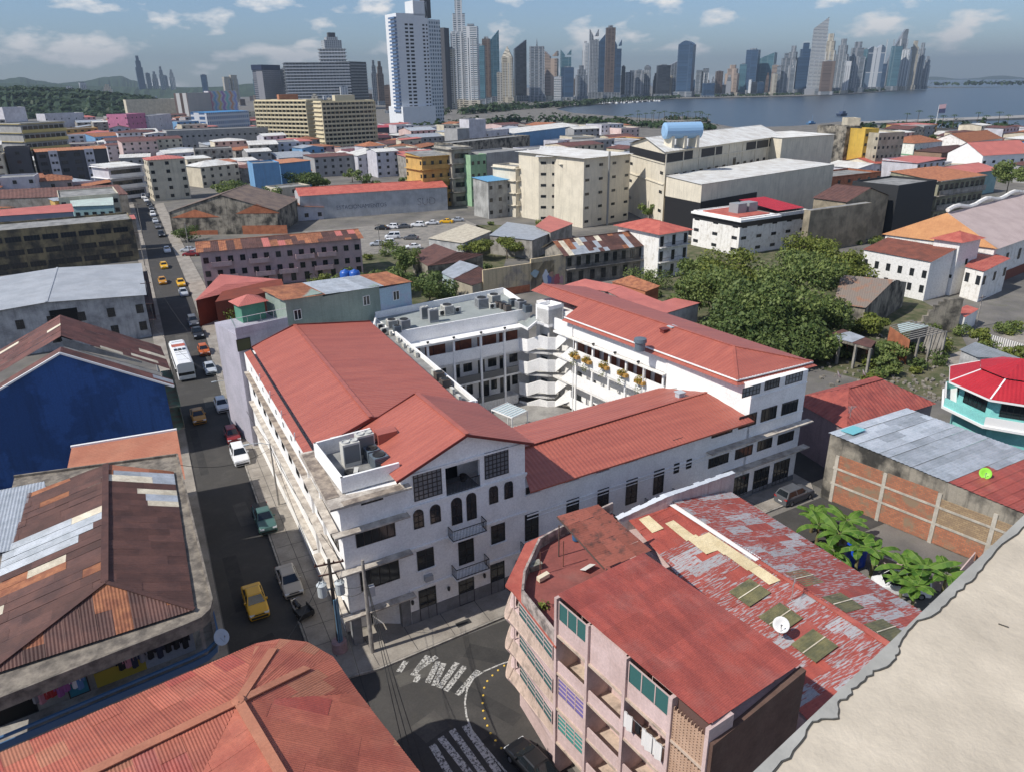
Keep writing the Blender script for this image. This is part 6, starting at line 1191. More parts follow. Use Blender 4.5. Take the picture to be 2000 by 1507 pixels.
def car_parts(kind):
    if kind in CM: return CM[kind]
    L, w, deck, zw, zr, g0, g1, r0, r1 = SPEC[kind]; parts = []
    b = MB(); loft(b, [(y, z, .86 if abs(y) > L/2-.06 else (.96 if abs(y) > L/2-.25 else 1)) for y, z in deck], w)
    bw, rw = w/2*.90, w/2*.70
    base = [Vector((-bw, g0, zw)), Vector((bw, g0, zw)), Vector((bw, g1, zw)), Vector((-bw, g1, zw))]; top = [Vector((-rw, r0, zr-.05)), Vector((rw, r0, zr-.05)), Vector((rw, r1, zr-.05)), Vector((-rw, r1, zr-.05))]
    crown = [Vector((p.x*.85, p.y*.9+(r0+r1)*.05, zr)) for p in top]
    for k in range(4):
        a, c, d, e = base[k], base[(k+1) % 4], top[(k+1) % 4], top[k]; b.face([a, c, d, e]); b.face([e, d, crown[(k+1) % 4], crown[k]])
    b.face(crown)
    if kind == 'pickup': b.box(-w/2*.80, w/2*.80, -2.5, -.85, 1.063, 1.075, 1)
    parts.append(('body', b, ['PAINT', TRIMB], False))
    def pane(nm, a, c, d, e, f=.86):
        m = (a+c+d+e)/4; n = (c-a).cross(e-a).normalized(); n = n if n.dot(m-Vector((0, (g0+g1)/2, zw))) > 0 else -n
        b = MB(); b.face([m+(p-m)*f+n*.012 for p in (a, c, d, e)]); parts.append((nm, b, [CGL], False))
    pane('windscreen', base[2], base[3], top[3], top[2], .88); pane('rear_window', base[0], base[1], top[1], top[0], .84)
    for s_ in (0, 1):
        i, j = (1, 2) if s_ else (0, 3)
        a, c, d, e = base[i], base[j], top[j], top[i]; mb, mt = lerp(a, c, .5), lerp(e, d, .5)
        pane('side_window', a, mb, mt, e, .84); pane('side_window', mb, c, d, mt, .84)
    wy = L/2-.82
    for sx in (-1, 1):
        for sy in (-1, 1):
            b = MB(); q = Matrix.Rotation(pi/2, 3, 'Y'); c = Vector((sx*(w/2-.1), sy*wy, .32)); b.lathe(c, [(.32, -.1), (.33, 0), (.32, .115 if sx > 0 else .1)], 14, 0, q); b.lathe(c, [(.19, -.125), (.2, 0), (.19, .125)], 10, 1, q); parts.append(('wheel', b, [TYRE, RIM], False))
    zf = [z for y, z in deck][-2]
    for sx in (-1, 1):
        b = MB(); x = sx*w*.34; b.obox((x-.2, L/2-.12, zf-.16), (.4, 0, 0), (0, .1, -.02), (0, -.06, .15)); parts.append(('headlight', b, [LAMP], False))
        zr_ = deck[1][1]; b = MB(); b.obox((sx*w*.36-.17, -L/2-.01, zr_-.26), (.34, 0, 0), (0, .1, 0), (0, .02, .17)); parts.append(('tail_light', b, [TAIL], False))
        b = MB(); b.box(sx*(w/2+.02)-.09, sx*(w/2+.02)+.09, g1-.45, g1-.33, zw+.02, zw+.16); parts.append(('mirror', b, ['PAINT'], False))
    b = MB(); b.box(-w*.4, w*.4, L/2-.05, L/2+.025, .28, .48); b.box(-w*.26, w*.26, L/2-.1, L/2-.02, .52, .66); parts.append(('grille', b, [TRIMB], False))
    b = MB(); b.box(-.22, .22, -L/2-.02, -L/2+.05, .5, .63); parts.append(('plate', b, [PL('plate_white', (.6, .6, .6))], False))
    CM[kind] = [(n, mesh_of(n, b, [PAINTS['white'] if m == 'PAINT' else m for m in ms], sm), ['PAINT' in ms, ms]) for n, b, ms, sm in parts]; return CM[kind]
PM = {}
def car(kind, col, p, rz, label, name='parked_car', cat='car', group=None, simple=False, scale=1.0, z=None):
    r = thing(name, label, cat, V(p, p[2] if z is None else z), group, rz)
    if scale != 1: r.scale = (scale,)*3
    for n, me, (pt, ms) in car_parts(kind):
        if simple and n in ('mirror', 'plate', 'grille'): continue
        if pt:
            k = (kind, n, col, me.name)
            if k not in PM: m2 = me.copy(); m2.materials[0] = PAINTS[col]; PM[k] = m2
            me = PM[k]
        o = bpy.data.objects.new(n, me); COL.objects.link(o); o.parent = r
    return r
TOCAM = pi+.02
GS = 'vehicles along the long street'
def gp(x, y, z=.02): return at(x, y, z)
for kind, col, x, y, lab in (
    ('sedan', 'yellow', 500, 1182, 'bright yellow taxi driving down the street beside the patched brown roof'),
    ('sedan', 'beige', 566, 1142, 'beige sedan parked at the kerb by the transformer pole'),
    ('pickup', 'teal', 517, 1020, 'dark teal pickup truck parked beside the white building'),
    ('suv', 'white', 469, 896, 'white compact SUV parked directly behind a dark red car'),
    ('hatch', 'red', 455, 856, 'dark red hatchback parked in front of a white SUV'),
    ('hatch', 'white', 434, 797, 'white hatchback parked beside an orange barrier at the shade edge'),
    ('sedan', 'ochre', 388, 818, 'ochre taxi driving past the blue gable wall'),
    ('sedan', 'silver', 411, 725, 'silver sedan stopped next to the front of the bus'),
    ('hatch', 'orange', 399, 690, 'orange-brown hatchback next to the middle of the bus'),
    ('pickup', 'black', 387, 656, 'black pickup standing just behind the bus lane shade'),
    ('suv', 'grey', 378, 634, 'dark grey SUV parked behind the black pickup'),
    ('sedan', 'silver', 359, 576, 'pale silver car following a yellow taxi in the shade'),
    ('sedan', 'yellow', 354, 557, 'yellow taxi in the shade, beside an ochre taxi'),
    ('sedan', 'ochre', 318, 553, 'ochre taxi in the shade beside the silver roof block'),
    ('sedan', 'yellow', 321, 523, 'yellow taxi in the sunlit stretch of the street'),
    ('sedan', 'white', 327, 492, 'white sedan alone at the sunlit street crossing'),
    ('suv', 'black', 316, 462, 'black car at the near end of the parked row'),
    ('sedan', 'grey', 309, 446, 'grey car second in the parked row by the warehouse'),
    ('sedan', 'silver', 304, 435, 'silver-grey car third in the parked row by the warehouse'),
    ('suv', 'white', 299, 422, 'white car in the parked row between grey cars'),
    ('sedan', 'grey', 296, 410, 'dark car beyond the white one in the parked row'),
    ('suv', 'black', 292, 402, 'black car near the far end of the parked row'),
    ('sedan', 'white', 286, 394, 'white car near the cream flats at the street end'),
    ('van', 'white', 281, 388, 'white van at the very end of the parked row')):
    car(kind, col, gp(x, y), TOCAM, lab, 'taxi' if 'taxi' in lab else ('pickup_truck' if kind == 'pickup' else 'parked_car'), 'taxi' if 'taxi' in lab else ('pickup' if kind == 'pickup' else 'car'), GS, y < 600)
car('suv', 'grey', gp(1550, 974), -pi/2+.08, 'dark grey hatchback car on the side street beyond the peeling roof', 'parked_car')
a_, c_ = at(1003, 1452, .5), at(1066, 1520, .5); dv = (a_-c_); car('sedan', 'black', lerp(a_, c_, .62)*1, atan2(-dv.x, dv.y), 'black sedan at the kerb under the pink block', 'parked_car', z=.02)
car('van', 'white', at(1757, 1155, 0), .9, 'white van half hidden under the banana plants', 'parked_van', 'van')
for kind, col, x, y, lab in (('sedan', 'black', 746, 449, 'black car in the car park under the painted wall'), ('suv', 'white', 765, 447, 'white car beside the black one under the painted wall'), ('sedan', 'grey', 788, 446, 'dark grey car in the back row of the car park'),
    ('suv', 'white', 816, 443, 'white car in the middle of the car park back row'), ('sedan', 'white', 844, 439, 'white car next to the yellow taxi in the car park'), ('sedan', 'yellow', 872, 436, 'yellow taxi in the car park'), ('sedan', 'silver', 893, 433, 'silver car at the end of the back row beyond the taxi'),
    ('van', 'white', 767, 466, 'white van in the middle of the car park'), ('sedan', 'grey', 803, 468, 'grey car near the wire fence of the car park'), ('sedan', 'silver', 738, 480, 'silver-grey car near the rusty ribbed roof end'), ('suv', 'white', 757, 478, 'white car beside the silver-grey one in the car park'), ('sedan', 'white', 807, 486, 'white car next to the dark brown gable roof'),
    ('sedan', 'silver', 369, 492, 'silver car parked behind the warehouse corner'), ('sedan', 'red', 374, 500, 'maroon car parked beside the pink tenement end')):
    car(kind, col, at(x, y, .03), 1.2+.2*sin(x), lab, 'taxi' if 'taxi' in lab else 'parked_car', 'taxi' if 'taxi' in lab else 'car', 'cars in the car park', True)
# bus
bp0 = at(366, 742, .3); r = thing('city_bus', 'white city bus with an orange band on its roof and a big dark windscreen', 'bus', V(bp0+Vector((-.1, 6.3, 0)), .02), GS, pi+.03); W0[r.name] = Vector((0, 0, 0))
BW = PL('bus_white', (.72, .73, .74), .4)
b = MB(); xs = 1.25
sec = [(-xs, .35), (-xs, 2.75), (-xs+.12, 2.98), (-xs+.35, 3.1), (xs-.35, 3.1), (xs-.12, 2.98), (xs, 2.75), (xs, .35)]
rg = []
for y, k, dz in ((-6.1, .97, 0), (-5.9, 1, 0), (5.7, 1, 0), (6.1, .96, -.12)): i = len(b.v); b.v += [Vector((x*k, y, z+(dz if z > 1 else 0))) for x, z in sec]; rg.append(i)
for a, c in zip(rg, rg[1:]):
    for k in range(8): b.f.append((a+k, a+(k+1) % 8, c+(k+1) % 8, c+k)); b.m.append(0)
for a in (rg[0], rg[-1]): b.f.append(tuple(a+k for k in range(8))); b.m.append(0)
b.obj('body', BW, r)
b = MB(); b.face([(-1.15, 6.125, 1.0), (1.15, 6.125, 1.0), (1.1, 6.03, 2.75), (-1.1, 6.03, 2.75)]); b.face([(-1.1, 6.02, 2.76), (1.1, 6.02, 2.76), (.85, 4.6, 3.11), (-.85, 4.6, 3.11)]); b.obj('windscreen', CGL, r)
b = MB(); b.box(-1.02, 1.02, -3.9, -2.4, 3.1, 3.115); b.obj('roof_band', paint('busorange', (.45, .09, .03)), r)
for x in (-.62, 0, .62): b = MB(); b.box(x-.24, x+.24, -1.1, -.2, 3.1, 3.2); b.obj('roof_hatch', CGL if x else TRIMB, r)
for y in (.6, 1.9): b = MB(); b.box(-.85, .85, y, y+.06, 3.1, 3.13); b.obj('roof_seam', TRIMB, r)
for sx in (-1, 1):
    for k in range(7): b = MB(); b.box(sx*1.255-.006, sx*1.255+.006, -5.4+k*1.55, -4.05+k*1.55, 1.45, 2.5); b.obj('side_window', CGL, r)
    for y in (-3.6, 3.7): b = MB(); b.lathe((sx*1.12, y, .48), [(.48, -.14), (.49, 0), (.48, .14)], 16, 0, Matrix.Rotation(pi/2, 3, 'Y')); b.obj('wheel', TYRE, r)
    b = MB(); b.box(sx*.85-.22, sx*.85+.22, 6.08, 6.15, .62, .82); b.obj('headlight', LAMP, r); b = MB(); b.box(sx*1.4-.1, sx*1.4+.1, 6.0, 6.12, 1.7, 2.2); b.obj('mirror', TRIMB, r)
b = MB()
for k in range(9): b.box(-.8+k*.18, -.68+k*.18, -5.3, -5.05, 3.1, 3.112)
b.obj('roof_lettering', TRIMB, r)
# cargo motorcycle at the kerb
p = at(590, 1200, .02); r = thing('cargo_motorcycle', 'black three-wheeled cargo motorcycle parked near the transformer pole', 'motorcycle', p, None, .25); W0[r.name] = Vector()
CHR = PL('chrome', (.5, .5, .5), .2, .9)
b = MB(); b.box(-.65, .65, -1.2, .3, .5, .58); b.box(-.65, -.6, -1.2, .3, .58, .95); b.box(.6, .65, -1.2, .3, .58, .95); b.box(-.65, .65, -1.2, -1.15, .58, .95); b.obj('cargo_bed', TRIMB, r)
for x, y in ((-.6, -.6), (.6, -.6), (0, 1.35)): b = MB(); b.lathe((x, y, .32), [(.31, -.07), (.32, 0), (.31, .07)], 14, 0, Matrix.Rotation(pi/2, 3, 'Y')); b.lathe((x, y, .32), [(.16, -.075), (.16, .075)], 10, 1, Matrix.Rotation(pi/2, 3, 'Y')); b.obj('wheel', [TYRE, CHR], r)
b = MB(); b.tube([(0, .3, .6), (0, .9, .75), (0, 1.2, .9)], [.14, .2, .1], 8); b.obj('tank', paint('bikeblack', (.02, .02, .025)), r); b = MB(); b.tube([(0, 1.38, .35), (0, 1.15, 1.0)], .04); b.tube([(-.4, 1.05, 1.08), (0, 1.15, 1.02), (.4, 1.05, 1.08)], .025); b.lathe((0, 1.3, .88), [(.1, -.05), (.1, .05)], 10, 0, Matrix.Rotation(pi/2, 3, 'X')); b.obj('handlebar', CHR, r); b = MB(); b.box(-.16, .16, .25, .75, .72, .8); b.obj('seat', TRIMB, r)
# ================================================================ poles and wires
def zat(P, y):
    lo, hi = -5, H-.5
    for _ in range(50):
        m = (lo+hi)/2; q = Vector((P[0], P[1], m))-Vector((0, 0, H)); yy = 753.5+FPX*q.dot(AY)/q.dot(_fw)
        if yy > y: lo = m
        else: hi = m
    return lo
POLE = M('pole_concrete', (.34, .32, .29), (.24, .22, .2), sc=2, rough=.9)
P1 = at(727, 1272, .14); z1 = zat(P1, 1093); r = thing('concrete_street_pole', 'plain pale concrete pole at the kerb in front of the corner block', 'pole', P1)
b = MB(); b.tube([P1, V(P1, z1)], [.19, .12], 10); b.obj('post', POLE, r); b = MB(); b.obox(V(P1, z1*.62)+Vector((.18, -.2, 0)), (.5, 0, 0), (0, .35, 0), UP*.9); b.obj('meter_box', PL('box_grey', (.45, .45, .46), .6), r)
b = MB(); b.tube([V(P1, z1*.7), V(P1, z1*.7)+Vector((.3, -.1, .1))], .03); b.obj('bracket', TRIMB, r)
P2 = at(664, 1268, .14); z2p = zat(P2, 1098); r = thing('transformer_pole', 'dark utility pole with two grey transformers, blue conduits and a pink base', 'pole', P2)
b = MB(); b.tube([P2, V(P2, z2p+.3)], [.18, .12], 10); b.obj('post', M('tarred_wood', (.06, .05, .045), (.1, .085, .07), sc=2), r)
b = MB(); b.lathe(P2, [(.62, 0), (.6, .9), (.45, 1.0), (.2, 1.02)], 14); b.obj('base', M('pink_base', (.36, .24, .25), (.28, .2, .2), sc=2), r)
for k in range(4): b = MB(); a_ = .3+k*.5; o = Vector((.28*cos(a_), -.28*sin(a_)-.05, 0)); b.tube([P2+o+UP*.9, V(P2, z2p*.62)+o], .055); b.obj('conduit', PL('conduit_blue', (.10, .20, .30), .5), r)
TRF = PL('transformer_grey', (.45, .49, .51), .45)
for o in ((-.75, .1), (.55, -.25)):
    b = MB(); c = V(P2, z2p*.66)+Vector((o[0], o[1], 0)); b.lathe(c, [(.3, 0), (.36, .05), (.36, 1.0), (.4, 1.02), (.4, 1.08), (.2, 1.18)], 14)
    for k in (-.15, .15): b.lathe(c+Vector((k, 0, 1.1)), [(.05, 0), (.07, .08), (.05, .16), (.07, .24), (.03, .3)], 6)
    b.bar(c+UP*.5, V(P2, z2p*.66+.5), .1); b.obj('transformer', TRF, r)
b = MB(); ca = V(P2, z2p-.1); b.bar(ca+Vector((-1.1, .15, 0)), ca+Vector((1.1, -.15, 0)), .11); b.bar(ca+Vector((-.9, .1, -.9)), ca+Vector((.7, -.1, -.9)), .1)
for k in (-1, -.35, .35, 1): b.lathe(ca+Vector((k, -.14*k, .05)), [(.05, 0), (.07, .1), (.03, .18)], 6)
b.obj('crossarm', M('rusty_arm', (.10, .05, .04), rough=.8), r)
lamps = []
for x, y, yt, lab in ((545, 985, 866, 'slim street lamp beside the long white side wall'), (462, 800, 745, 'street lamp post near the white hatchback')):
    P = at(x, y, .14); zt_ = zat(P, yt); r = thing('street_lamp', lab, 'street lamp', P); b = MB(); b.tube([P, V(P, zt_)], [.11, .07], 8); b.obj('post', POLE, r)
    b = MB(); b.tube([V(P, zt_-.1), V(P, zt_+.3)+Vector((-1.0, .1, 0)), V(P, zt_+.35)+Vector((-2.0, .2, 0))], .04); b.obj('arm', TRF, r); b = MB(); q = V(P, zt_+.33)+Vector((-2.3, .2, 0)); b.obox(q-Vector((.3, .12, .05)), (.6, 0, 0), (0, .24, 0), UP*.1); b.obj('lamp_head', TRF, r); lamps.append(V(P, zt_))
for k, (x, y, h_) in enumerate(((283, 520, 9), (302, 640, 9), (278, 455, 9), (1225, 690, 8), (372, 500, 9), (743, 500, 8.5), (1640, 440, 9), (1905, 640, 6))):
    P = at(x, y, 0); r = thing('utility_pole', 'thin utility pole %s' % ('on the left kerb by the sooty tenement', 'on the left kerb by the silver roof block', 'on the left kerb at the red strip roof', 'behind the east wing roof', 'beside the pink tenement end', 'at the car park corner', 'above the tree crowns by the stone gable', 'in the paved yard')[k], 'pole', P)
    b = MB(); b.tube([P, V(P, h_)], [.13, .09], 7); b.obj('post', POLE, r); b = MB(); b.bar(V(P, h_-.4)+Vector((-.9, 0, 0)), V(P, h_-.4)+Vector((.9, 0, 0)), .1); b.obj('crossarm', MC['rusty_arm'], r)
WIRE = PL('wire_black', (.012, .012, .012), .7)
def cable(a, c, sag, lab, r_=.022, n=14):
    b = MB(); b.tube([lerp(a, c, i/n)-UP*(sag*4*(i/n)*(1-i/n)) for i in range(n+1)], r_, 4); tag(b.obj('cable', WIRE), lab, 'cable', 'overhead cables')
tops = V(P2, z2p); t1_ = V(P1, z1)
for k, (a, c, sg) in enumerate(((tops+Vector((-.9, .1, 0)), lamps[0], .6), (tops+Vector((.9, -.1, 0)), lamps[0]-UP*.4, .9), (V(P2, z2p*.8), V(P1, z1*.75), .5), (V(P2, z2p*.72), V(P1, z1*.7), .7), (lamps[0], lamps[1], 1.0), (lamps[0]-UP*.5, Vector((-.4, 66, 10.9)), 1.0),
    (tops, at(466, 1370, 13.7), .8), (V(P2, z2p-.9), at(800, 1600, 9), 1.4), (t1_-UP*.3, at(812, 1560, 8.5), .8), (t1_-UP*.5, at(830, 1560, 8.5), 1.0), (t1_-UP*.7, at(850, 1560, 8.3), 1.1), (lamps[1], at(283, 520, 9), 2.0), (lamps[1], at(302, 640, 9), 1.4), (at(302, 640, 8.8), at(283, 520, 8.8), 1.5), (at(283, 520, 8.8), at(278, 455, 8.8), 1.2))):
    cable(a, c, sg, 'black overhead cable %s' % ('from the crossarm to the slim street lamp', 'lower one from the crossarm to the slim street lamp', 'between the two corner poles, upper', 'between the two corner poles, lower', 'running along the white side wall', 'crossing the street to the patched brown roof', 'over the red rounded roof', 'dropping from the transformer pole over the crossing', 'first over the zebra crossing from the pale pole', 'second over the zebra crossing from the pale pole', 'third over the zebra crossing from the pale pole', 'crossing the shaded street diagonally', 'crossing the street to the silver roof block', 'along the silver roof block', 'along the sooty tenement')[k])
# ================================================================ air conditioning units
ACW = PL('ac_cream', (.55, .54, .49), .5); ACG = PL('ac_grey', (.28, .29, .30), .5); ACD = PL('ac_blue_grey', (.11, .14, .17), .5); ACB = PL('ac_brown', (.11, .085, .07), .6); FAN = PL('fan_black', (.02, .02, .02), .6)
ACM = {}
def ac(kind, p, rz, label, mat=None, group='air conditioning units on the white building', s=1.0):
    mat = mat or ACW; key = (kind, mat.name)
    if key not in ACM:
        ps = []; b = MB()
        if kind == 'split':
            b.box(-.45, .45, -.17, .17, .08, .72); b.box(-.35, -.27, -.2, .2, 0, .08); b.box(.27, .35, -.2, .2, 0, .08); ps.append(('casing', mesh_of('casing', b, [mat])))
            b = MB(); b.lathe((-.1, -.172, .4), [(.27, -.005), (.27, .012), (.06, .014)], 16, 0, Matrix.Rotation(pi/2, 3, 'X')); ps.append(('fan_grille', mesh_of('fan_grille', b, [FAN])))
        elif kind == 'tower':
            b.box(-.62, .62, -.38, .38, .1, 1.75); b.box(-.6, .6, -.4, .4, 0, .1); ps.append(('casing', mesh_of('casing', b, [mat])))
            for x in (-.3, .3): b = MB(); b.lathe((x, 0, 1.75), [(.28, 0), (.28, .1), (.24, .1), (.22, .03)], 16); ps.append(('fan_ring', mesh_of('fan_ring', b, [PL('ac_pale', (.5, .5, .47), .5)])))
            b = MB(); b.box(-.55, .55, -.39, -.381, .3, 1.6); b.box(-.55, .55, .381, .39, .3, 1.6); ps.append(('coil_grille', mesh_of('coil_grille', b, [PL('coil_grey', (.16, .165, .165), .7)])))
        else:
            b.box(-.55, .55, -.55, .55, .06, 1.05); b.box(-.5, .5, -.5, .5, 0, .06); ps.append(('casing', mesh_of('casing', b, [mat])))
            b = MB(); b.lathe((0, 0, 1.05), [(.46, 0), (.46, .07), (.4, .07), (.3, .02)], 18); ps.append(('fan_grille', mesh_of('fan_grille', b, [FAN])))
            b = MB()
            for a in range(4):
                q = Matrix.Rotation(a*pi/2, 3, 'Z')
                for k in range(6): z = .2+k*.13; b.face([q @ Vector(v) for v in ((-.48, -.556, z), (.48, -.556, z), (.48, -.556, z+.06), (-.48, -.556, z+.06))])
            ps.append(('louvre', mesh_of('louvre', b, [PL('louvre_dark', (.07, .075, .08), .7)])))
        ACM[key] = ps
    r = thing('air_conditioner', label, 'air conditioner', p, group, rz); r.scale = (s,)*3
    for n, me in ACM[key]: o = bpy.data.objects.new(n, me); COL.objects.link(o); o.parent = r
zt_ = 13.56
ac('tower', at(687, 905, zt_), .06, 'tall cream twin-fan unit on the corner terrace, nearer the parapet', s=1.15); ac('tower', at(715, 888, zt_), .06, 'tall cream twin-fan unit on the corner terrace, nearer the gable roof', s=1.15)
ac('cube', at(742, 912, zt_), .1, 'blue-grey cube unit on the corner terrace, nearest the front', ACD, s=1.1); ac('cube', at(728, 897, zt_), .1, 'blue-grey cube unit behind the front one on the corner terrace', ACD); ac('cube', at(738, 880, zt_), .1, 'dark cube unit against the gable roof slope', ACD, s=.9)
ac('split', at(641, 876, zt_), 0, 'white split unit at the back of the corner terrace'); ac('split', at(659, 869, zt_), 0, 'white split unit beside the tall towers at the terrace back', s=1.1); ac('split', at(633, 898, zt_), 1.6, 'white split unit turned sideways by the terrace parapet'); ac('split', at(697, 932, zt_), 1.2, 'low white split unit near the terrace front parapet')
b = MB(); p = at(683, 922, zt_); b.lathe(p, [(.45, 0), (.45, .12), (.3, .14), (.1, .05)], 16); tag(b.obj('round_roof_vent', FAN), 'round black vent on the floor of the corner terrace', 'vent')
zf_ = 12.9
for k, (kind, x, y, m_, s_) in enumerate((('cube', 766, 641, ACW, 1.2), ('cube', 790, 641, ACG, 1.25), ('cube', 776, 649, ACD, .9), ('tower', 830, 622, ACG, 1.0), ('tower', 847, 629, ACG, 1.1), ('cube', 874, 614, ACW, 1.4), ('split', 865, 617, ACW, 1.2), ('split', 894, 610, ACW, 1.1), ('cube', 941, 601, ACG, 1.5), ('cube', 965, 593, ACW, 1.4), ('split', 962, 603, ACW, 1.1),
    ('cube', 974, 600, ACB, .8), ('cube', 982, 603, ACB, .8), ('cube', 991, 607, ACB, .85), ('cube', 1002, 598, ACD, 1.0), ('cube', 1017, 603, ACG, 1.2), ('cube', 1030, 609, ACD, 1.0), ('split', 752, 652, ACW, 1.2), ('split', 745, 643, ACW, 1.1))):
    ac(kind, at(x, y, zf_), .07 if k % 2 else -.05, ('cream box unit at the street end of the grey flat roof', 'large grey cube unit beside the cream box on the flat roof', 'dark cube unit in front of the grey cube on the flat roof', 'tall grey unit on the flat roof, farther of two', 'tall grey unit on the flat roof, nearer of two', 'cream chiller beside the two tall grey units', 'small split unit beside the cream chiller', 'small split unit with a bent pipe past the chiller', 'big grey cube unit in the middle of the rear parapet', 'cream box unit behind the big grey cube', 'small split unit in front of the cream box', 'brown cube unit, first of three', 'brown cube unit, middle of three', 'brown cube unit, last of three', 'dark round-topped unit behind the brown cubes', 'grey cube unit near the white stair box', 'dark cube unit closest to the white stair box', 'split unit on the low wall at the roof corner', 'split unit at the far street corner of the flat roof')[k], m_, s=s_*.92)
for k, (x, y) in enumerate(((763, 655), (778, 668), (789, 679), (800, 688), (813, 697), (847, 733), (870, 755), (884, 768), (858, 741), (896, 782))):
    ac('cube' if k in (6, 8) else 'split', at(x, y, 12.74), 1.57, 'small unit in the row along the courtyard parapet, number %s from the back' % ('one', 'two', 'three', 'four', 'five', 'six', 'eight', 'nine', 'seven', 'ten')[k], ACB if k in (6, 8) else ACW, s=.85)
for x, y, z, lab, m_ in ((1297, 655, 14.4, 'maroon square vent box on the east roof ridge', TRIMRED), (1312, 650, 14.5, 'grey square vent box beside the maroon one on the east roof', TRF), (1327, 779, 10.9, 'small grey vent box on the front wing roof', TRF)):
    b = MB(); p = at(x, y, z); b.box(p.x-.35, p.x+.35, p.y-.35, p.y+.35, z-.6, z+.75); b.box(p.x-.45, p.x+.45, p.y-.45, p.y+.45, z+.75, z+.85); tag(b.obj('roof_vent', m_), lab, 'vent')
b = MB(); p = at(1250, 676, 14.2); b.lathe(p-UP*.5, [(.6, 0), (.6, .9), (.75, 1.0), (.7, 1.4), (.3, 1.5)], 18); tag(b.obj('roof_fan', ACD, smooth=False), 'big dark round extractor fan on the east roof slope', 'fan')
b = MB(); p = at(1304, 690, 13.0); b.lathe(p, [(.2, 0), (.25, .3), (.2, .55), (.05, .6)], 12); tag(b.obj('dome_vent', WHITE), 'small white dome vent at the end of the courtyard parapet', 'vent')
# ================================================================ plants
def leaf_quads(b, c, rad_, n, size, rr, flat=.8):
    for _ in range(n):
        while True:
            v = Vector((rr.uniform(-1, 1), rr.uniform(-1, 1), rr.uniform(-1, 1)))
            if .35 < v.length < 1: break
        v = Vector((v.x*rad_[0], v.y*rad_[1], v.z*rad_[2])); p = c+v
        n_ = (v.normalized()*.7+Vector((rr.uniform(-1, 1), rr.uniform(-1, 1), rr.uniform(-.2, 1.2)))).normalized(); a = n_.orthogonal().normalized(); a = Matrix.Rotation(rr.uniform(0, 6.28), 3, n_) @ a; t = n_.cross(a); s = size*rr.uniform(.6, 1.3)
        b.face([p-a*s, p+t*s*.55, p+a*s, p-t*s*.55])
LEAF = leafmat('leaf_mid', (.045, .085, .02), (.19, .235, .07)); LEAFD = leafmat('leaf_dark', (.034, .068, .018), (.135, .18, .055)); LEAFY = leafmat('leaf_yellow', (.07, .105, .016), (.20, .225, .05)); BARK = M('bark', (.14, .11, .085), (.08, .065, .05), sc=2, rough=.95)
def tree(name, label, base, h, crown, n=2500, size=.28, leaf=None, group=None, seed=1, clumps=14, trunk=.28):
    rr = random.Random(seed); r = thing(name, label, 'tree', base, group); b = MB(); top = V(base, base.z+h-crown[2]*1.0)
    b.tube([base-UP*.2, lerp(base, top, .5)+Vector((rr.uniform(-.3, .3), rr.uniform(-.3, .3), 0)), top], [trunk, trunk*.75, trunk*.5], 8)
    cs = []
    for k in range(clumps):
        a = rr.uniform(0, 6.28); q = rr.random()**.6; c = top+Vector((cos(a)*crown[0]*q*.85, sin(a)*crown[1]*q*.85, rr.uniform(-.55, .75)*crown[2]*(1-.5*q)))
        cs.append((c, q)); b.tube([lerp(base, top, .75), lerp(top, c, .5)+UP*.2, c], [trunk*.4, trunk*.22, trunk*.08], 5)
    b.obj('trunk', BARK, r); b = MB()
    for c, q in cs: s = rr.uniform(.32, .5); leaf_quads(b, c, (crown[0]*s, crown[1]*s, crown[2]*s*.8), n//clumps, size, rr)
    b.obj('crown', leaf or LEAF, r); return r
def bush(name, label, base, rad_, n=700, size=.2, leaf=None, seed=1, group=None, cat='bush'):
    rr = random.Random(seed); b = MB()
    for k in range(6): a = rr.uniform(0, 6.28); leaf_quads(b, base+Vector((cos(a)*rad_[0]*.5, sin(a)*rad_[1]*.5, rad_[2]*rr.uniform(.5, 1))), (rad_[0]*.6, rad_[1]*.6, rad_[2]*.6), n//6, size, rr)
    return tag(b.obj(name, leaf or LEAF, loc=base), label, cat, group)
# flower planters on the courtyard gallery
for k, (x, y) in enumerate(((1300, 445), (1372, 475), (1475, 508), (1588, 552), (1690, 598))):
    s_, z_ = hit(cA+cn*.35, cB+cn*.35, 700+x/3.077, 550+y/3.077); p = V(cA+cn*.35+cu*s_, z_-.3); r = thing('flower_planter', 'yellow flower planter with trailing greens on the courtyard gallery, %s from the stair tower' % ('first', 'second', 'third', 'fourth', 'fifth')[k], 'planter', p, 'planters on the courtyard gallery')
    b = MB(); b.obox(p-cu*.75-cn*.25, cu*1.5, cn*.5, UP*.4); b.obj('box', M('terracotta_box', (.45, .25, .06), (.35, .2, .06), sc=2), r); rr = random.Random(k); b = MB(); leaf_quads(b, p+UP*.6, (.85, .5, .45), 130, .13, rr); b.obj('flowers', leafmat('planter_leaf', (.06, .10, .02), (.42, .30, .05)), r); b = MB(); leaf_quads(b, p+cn*.3-UP*.5, (.6, .2, .7), 70, .1, rr); b.obj('trailing_leaves', LEAFY, r)
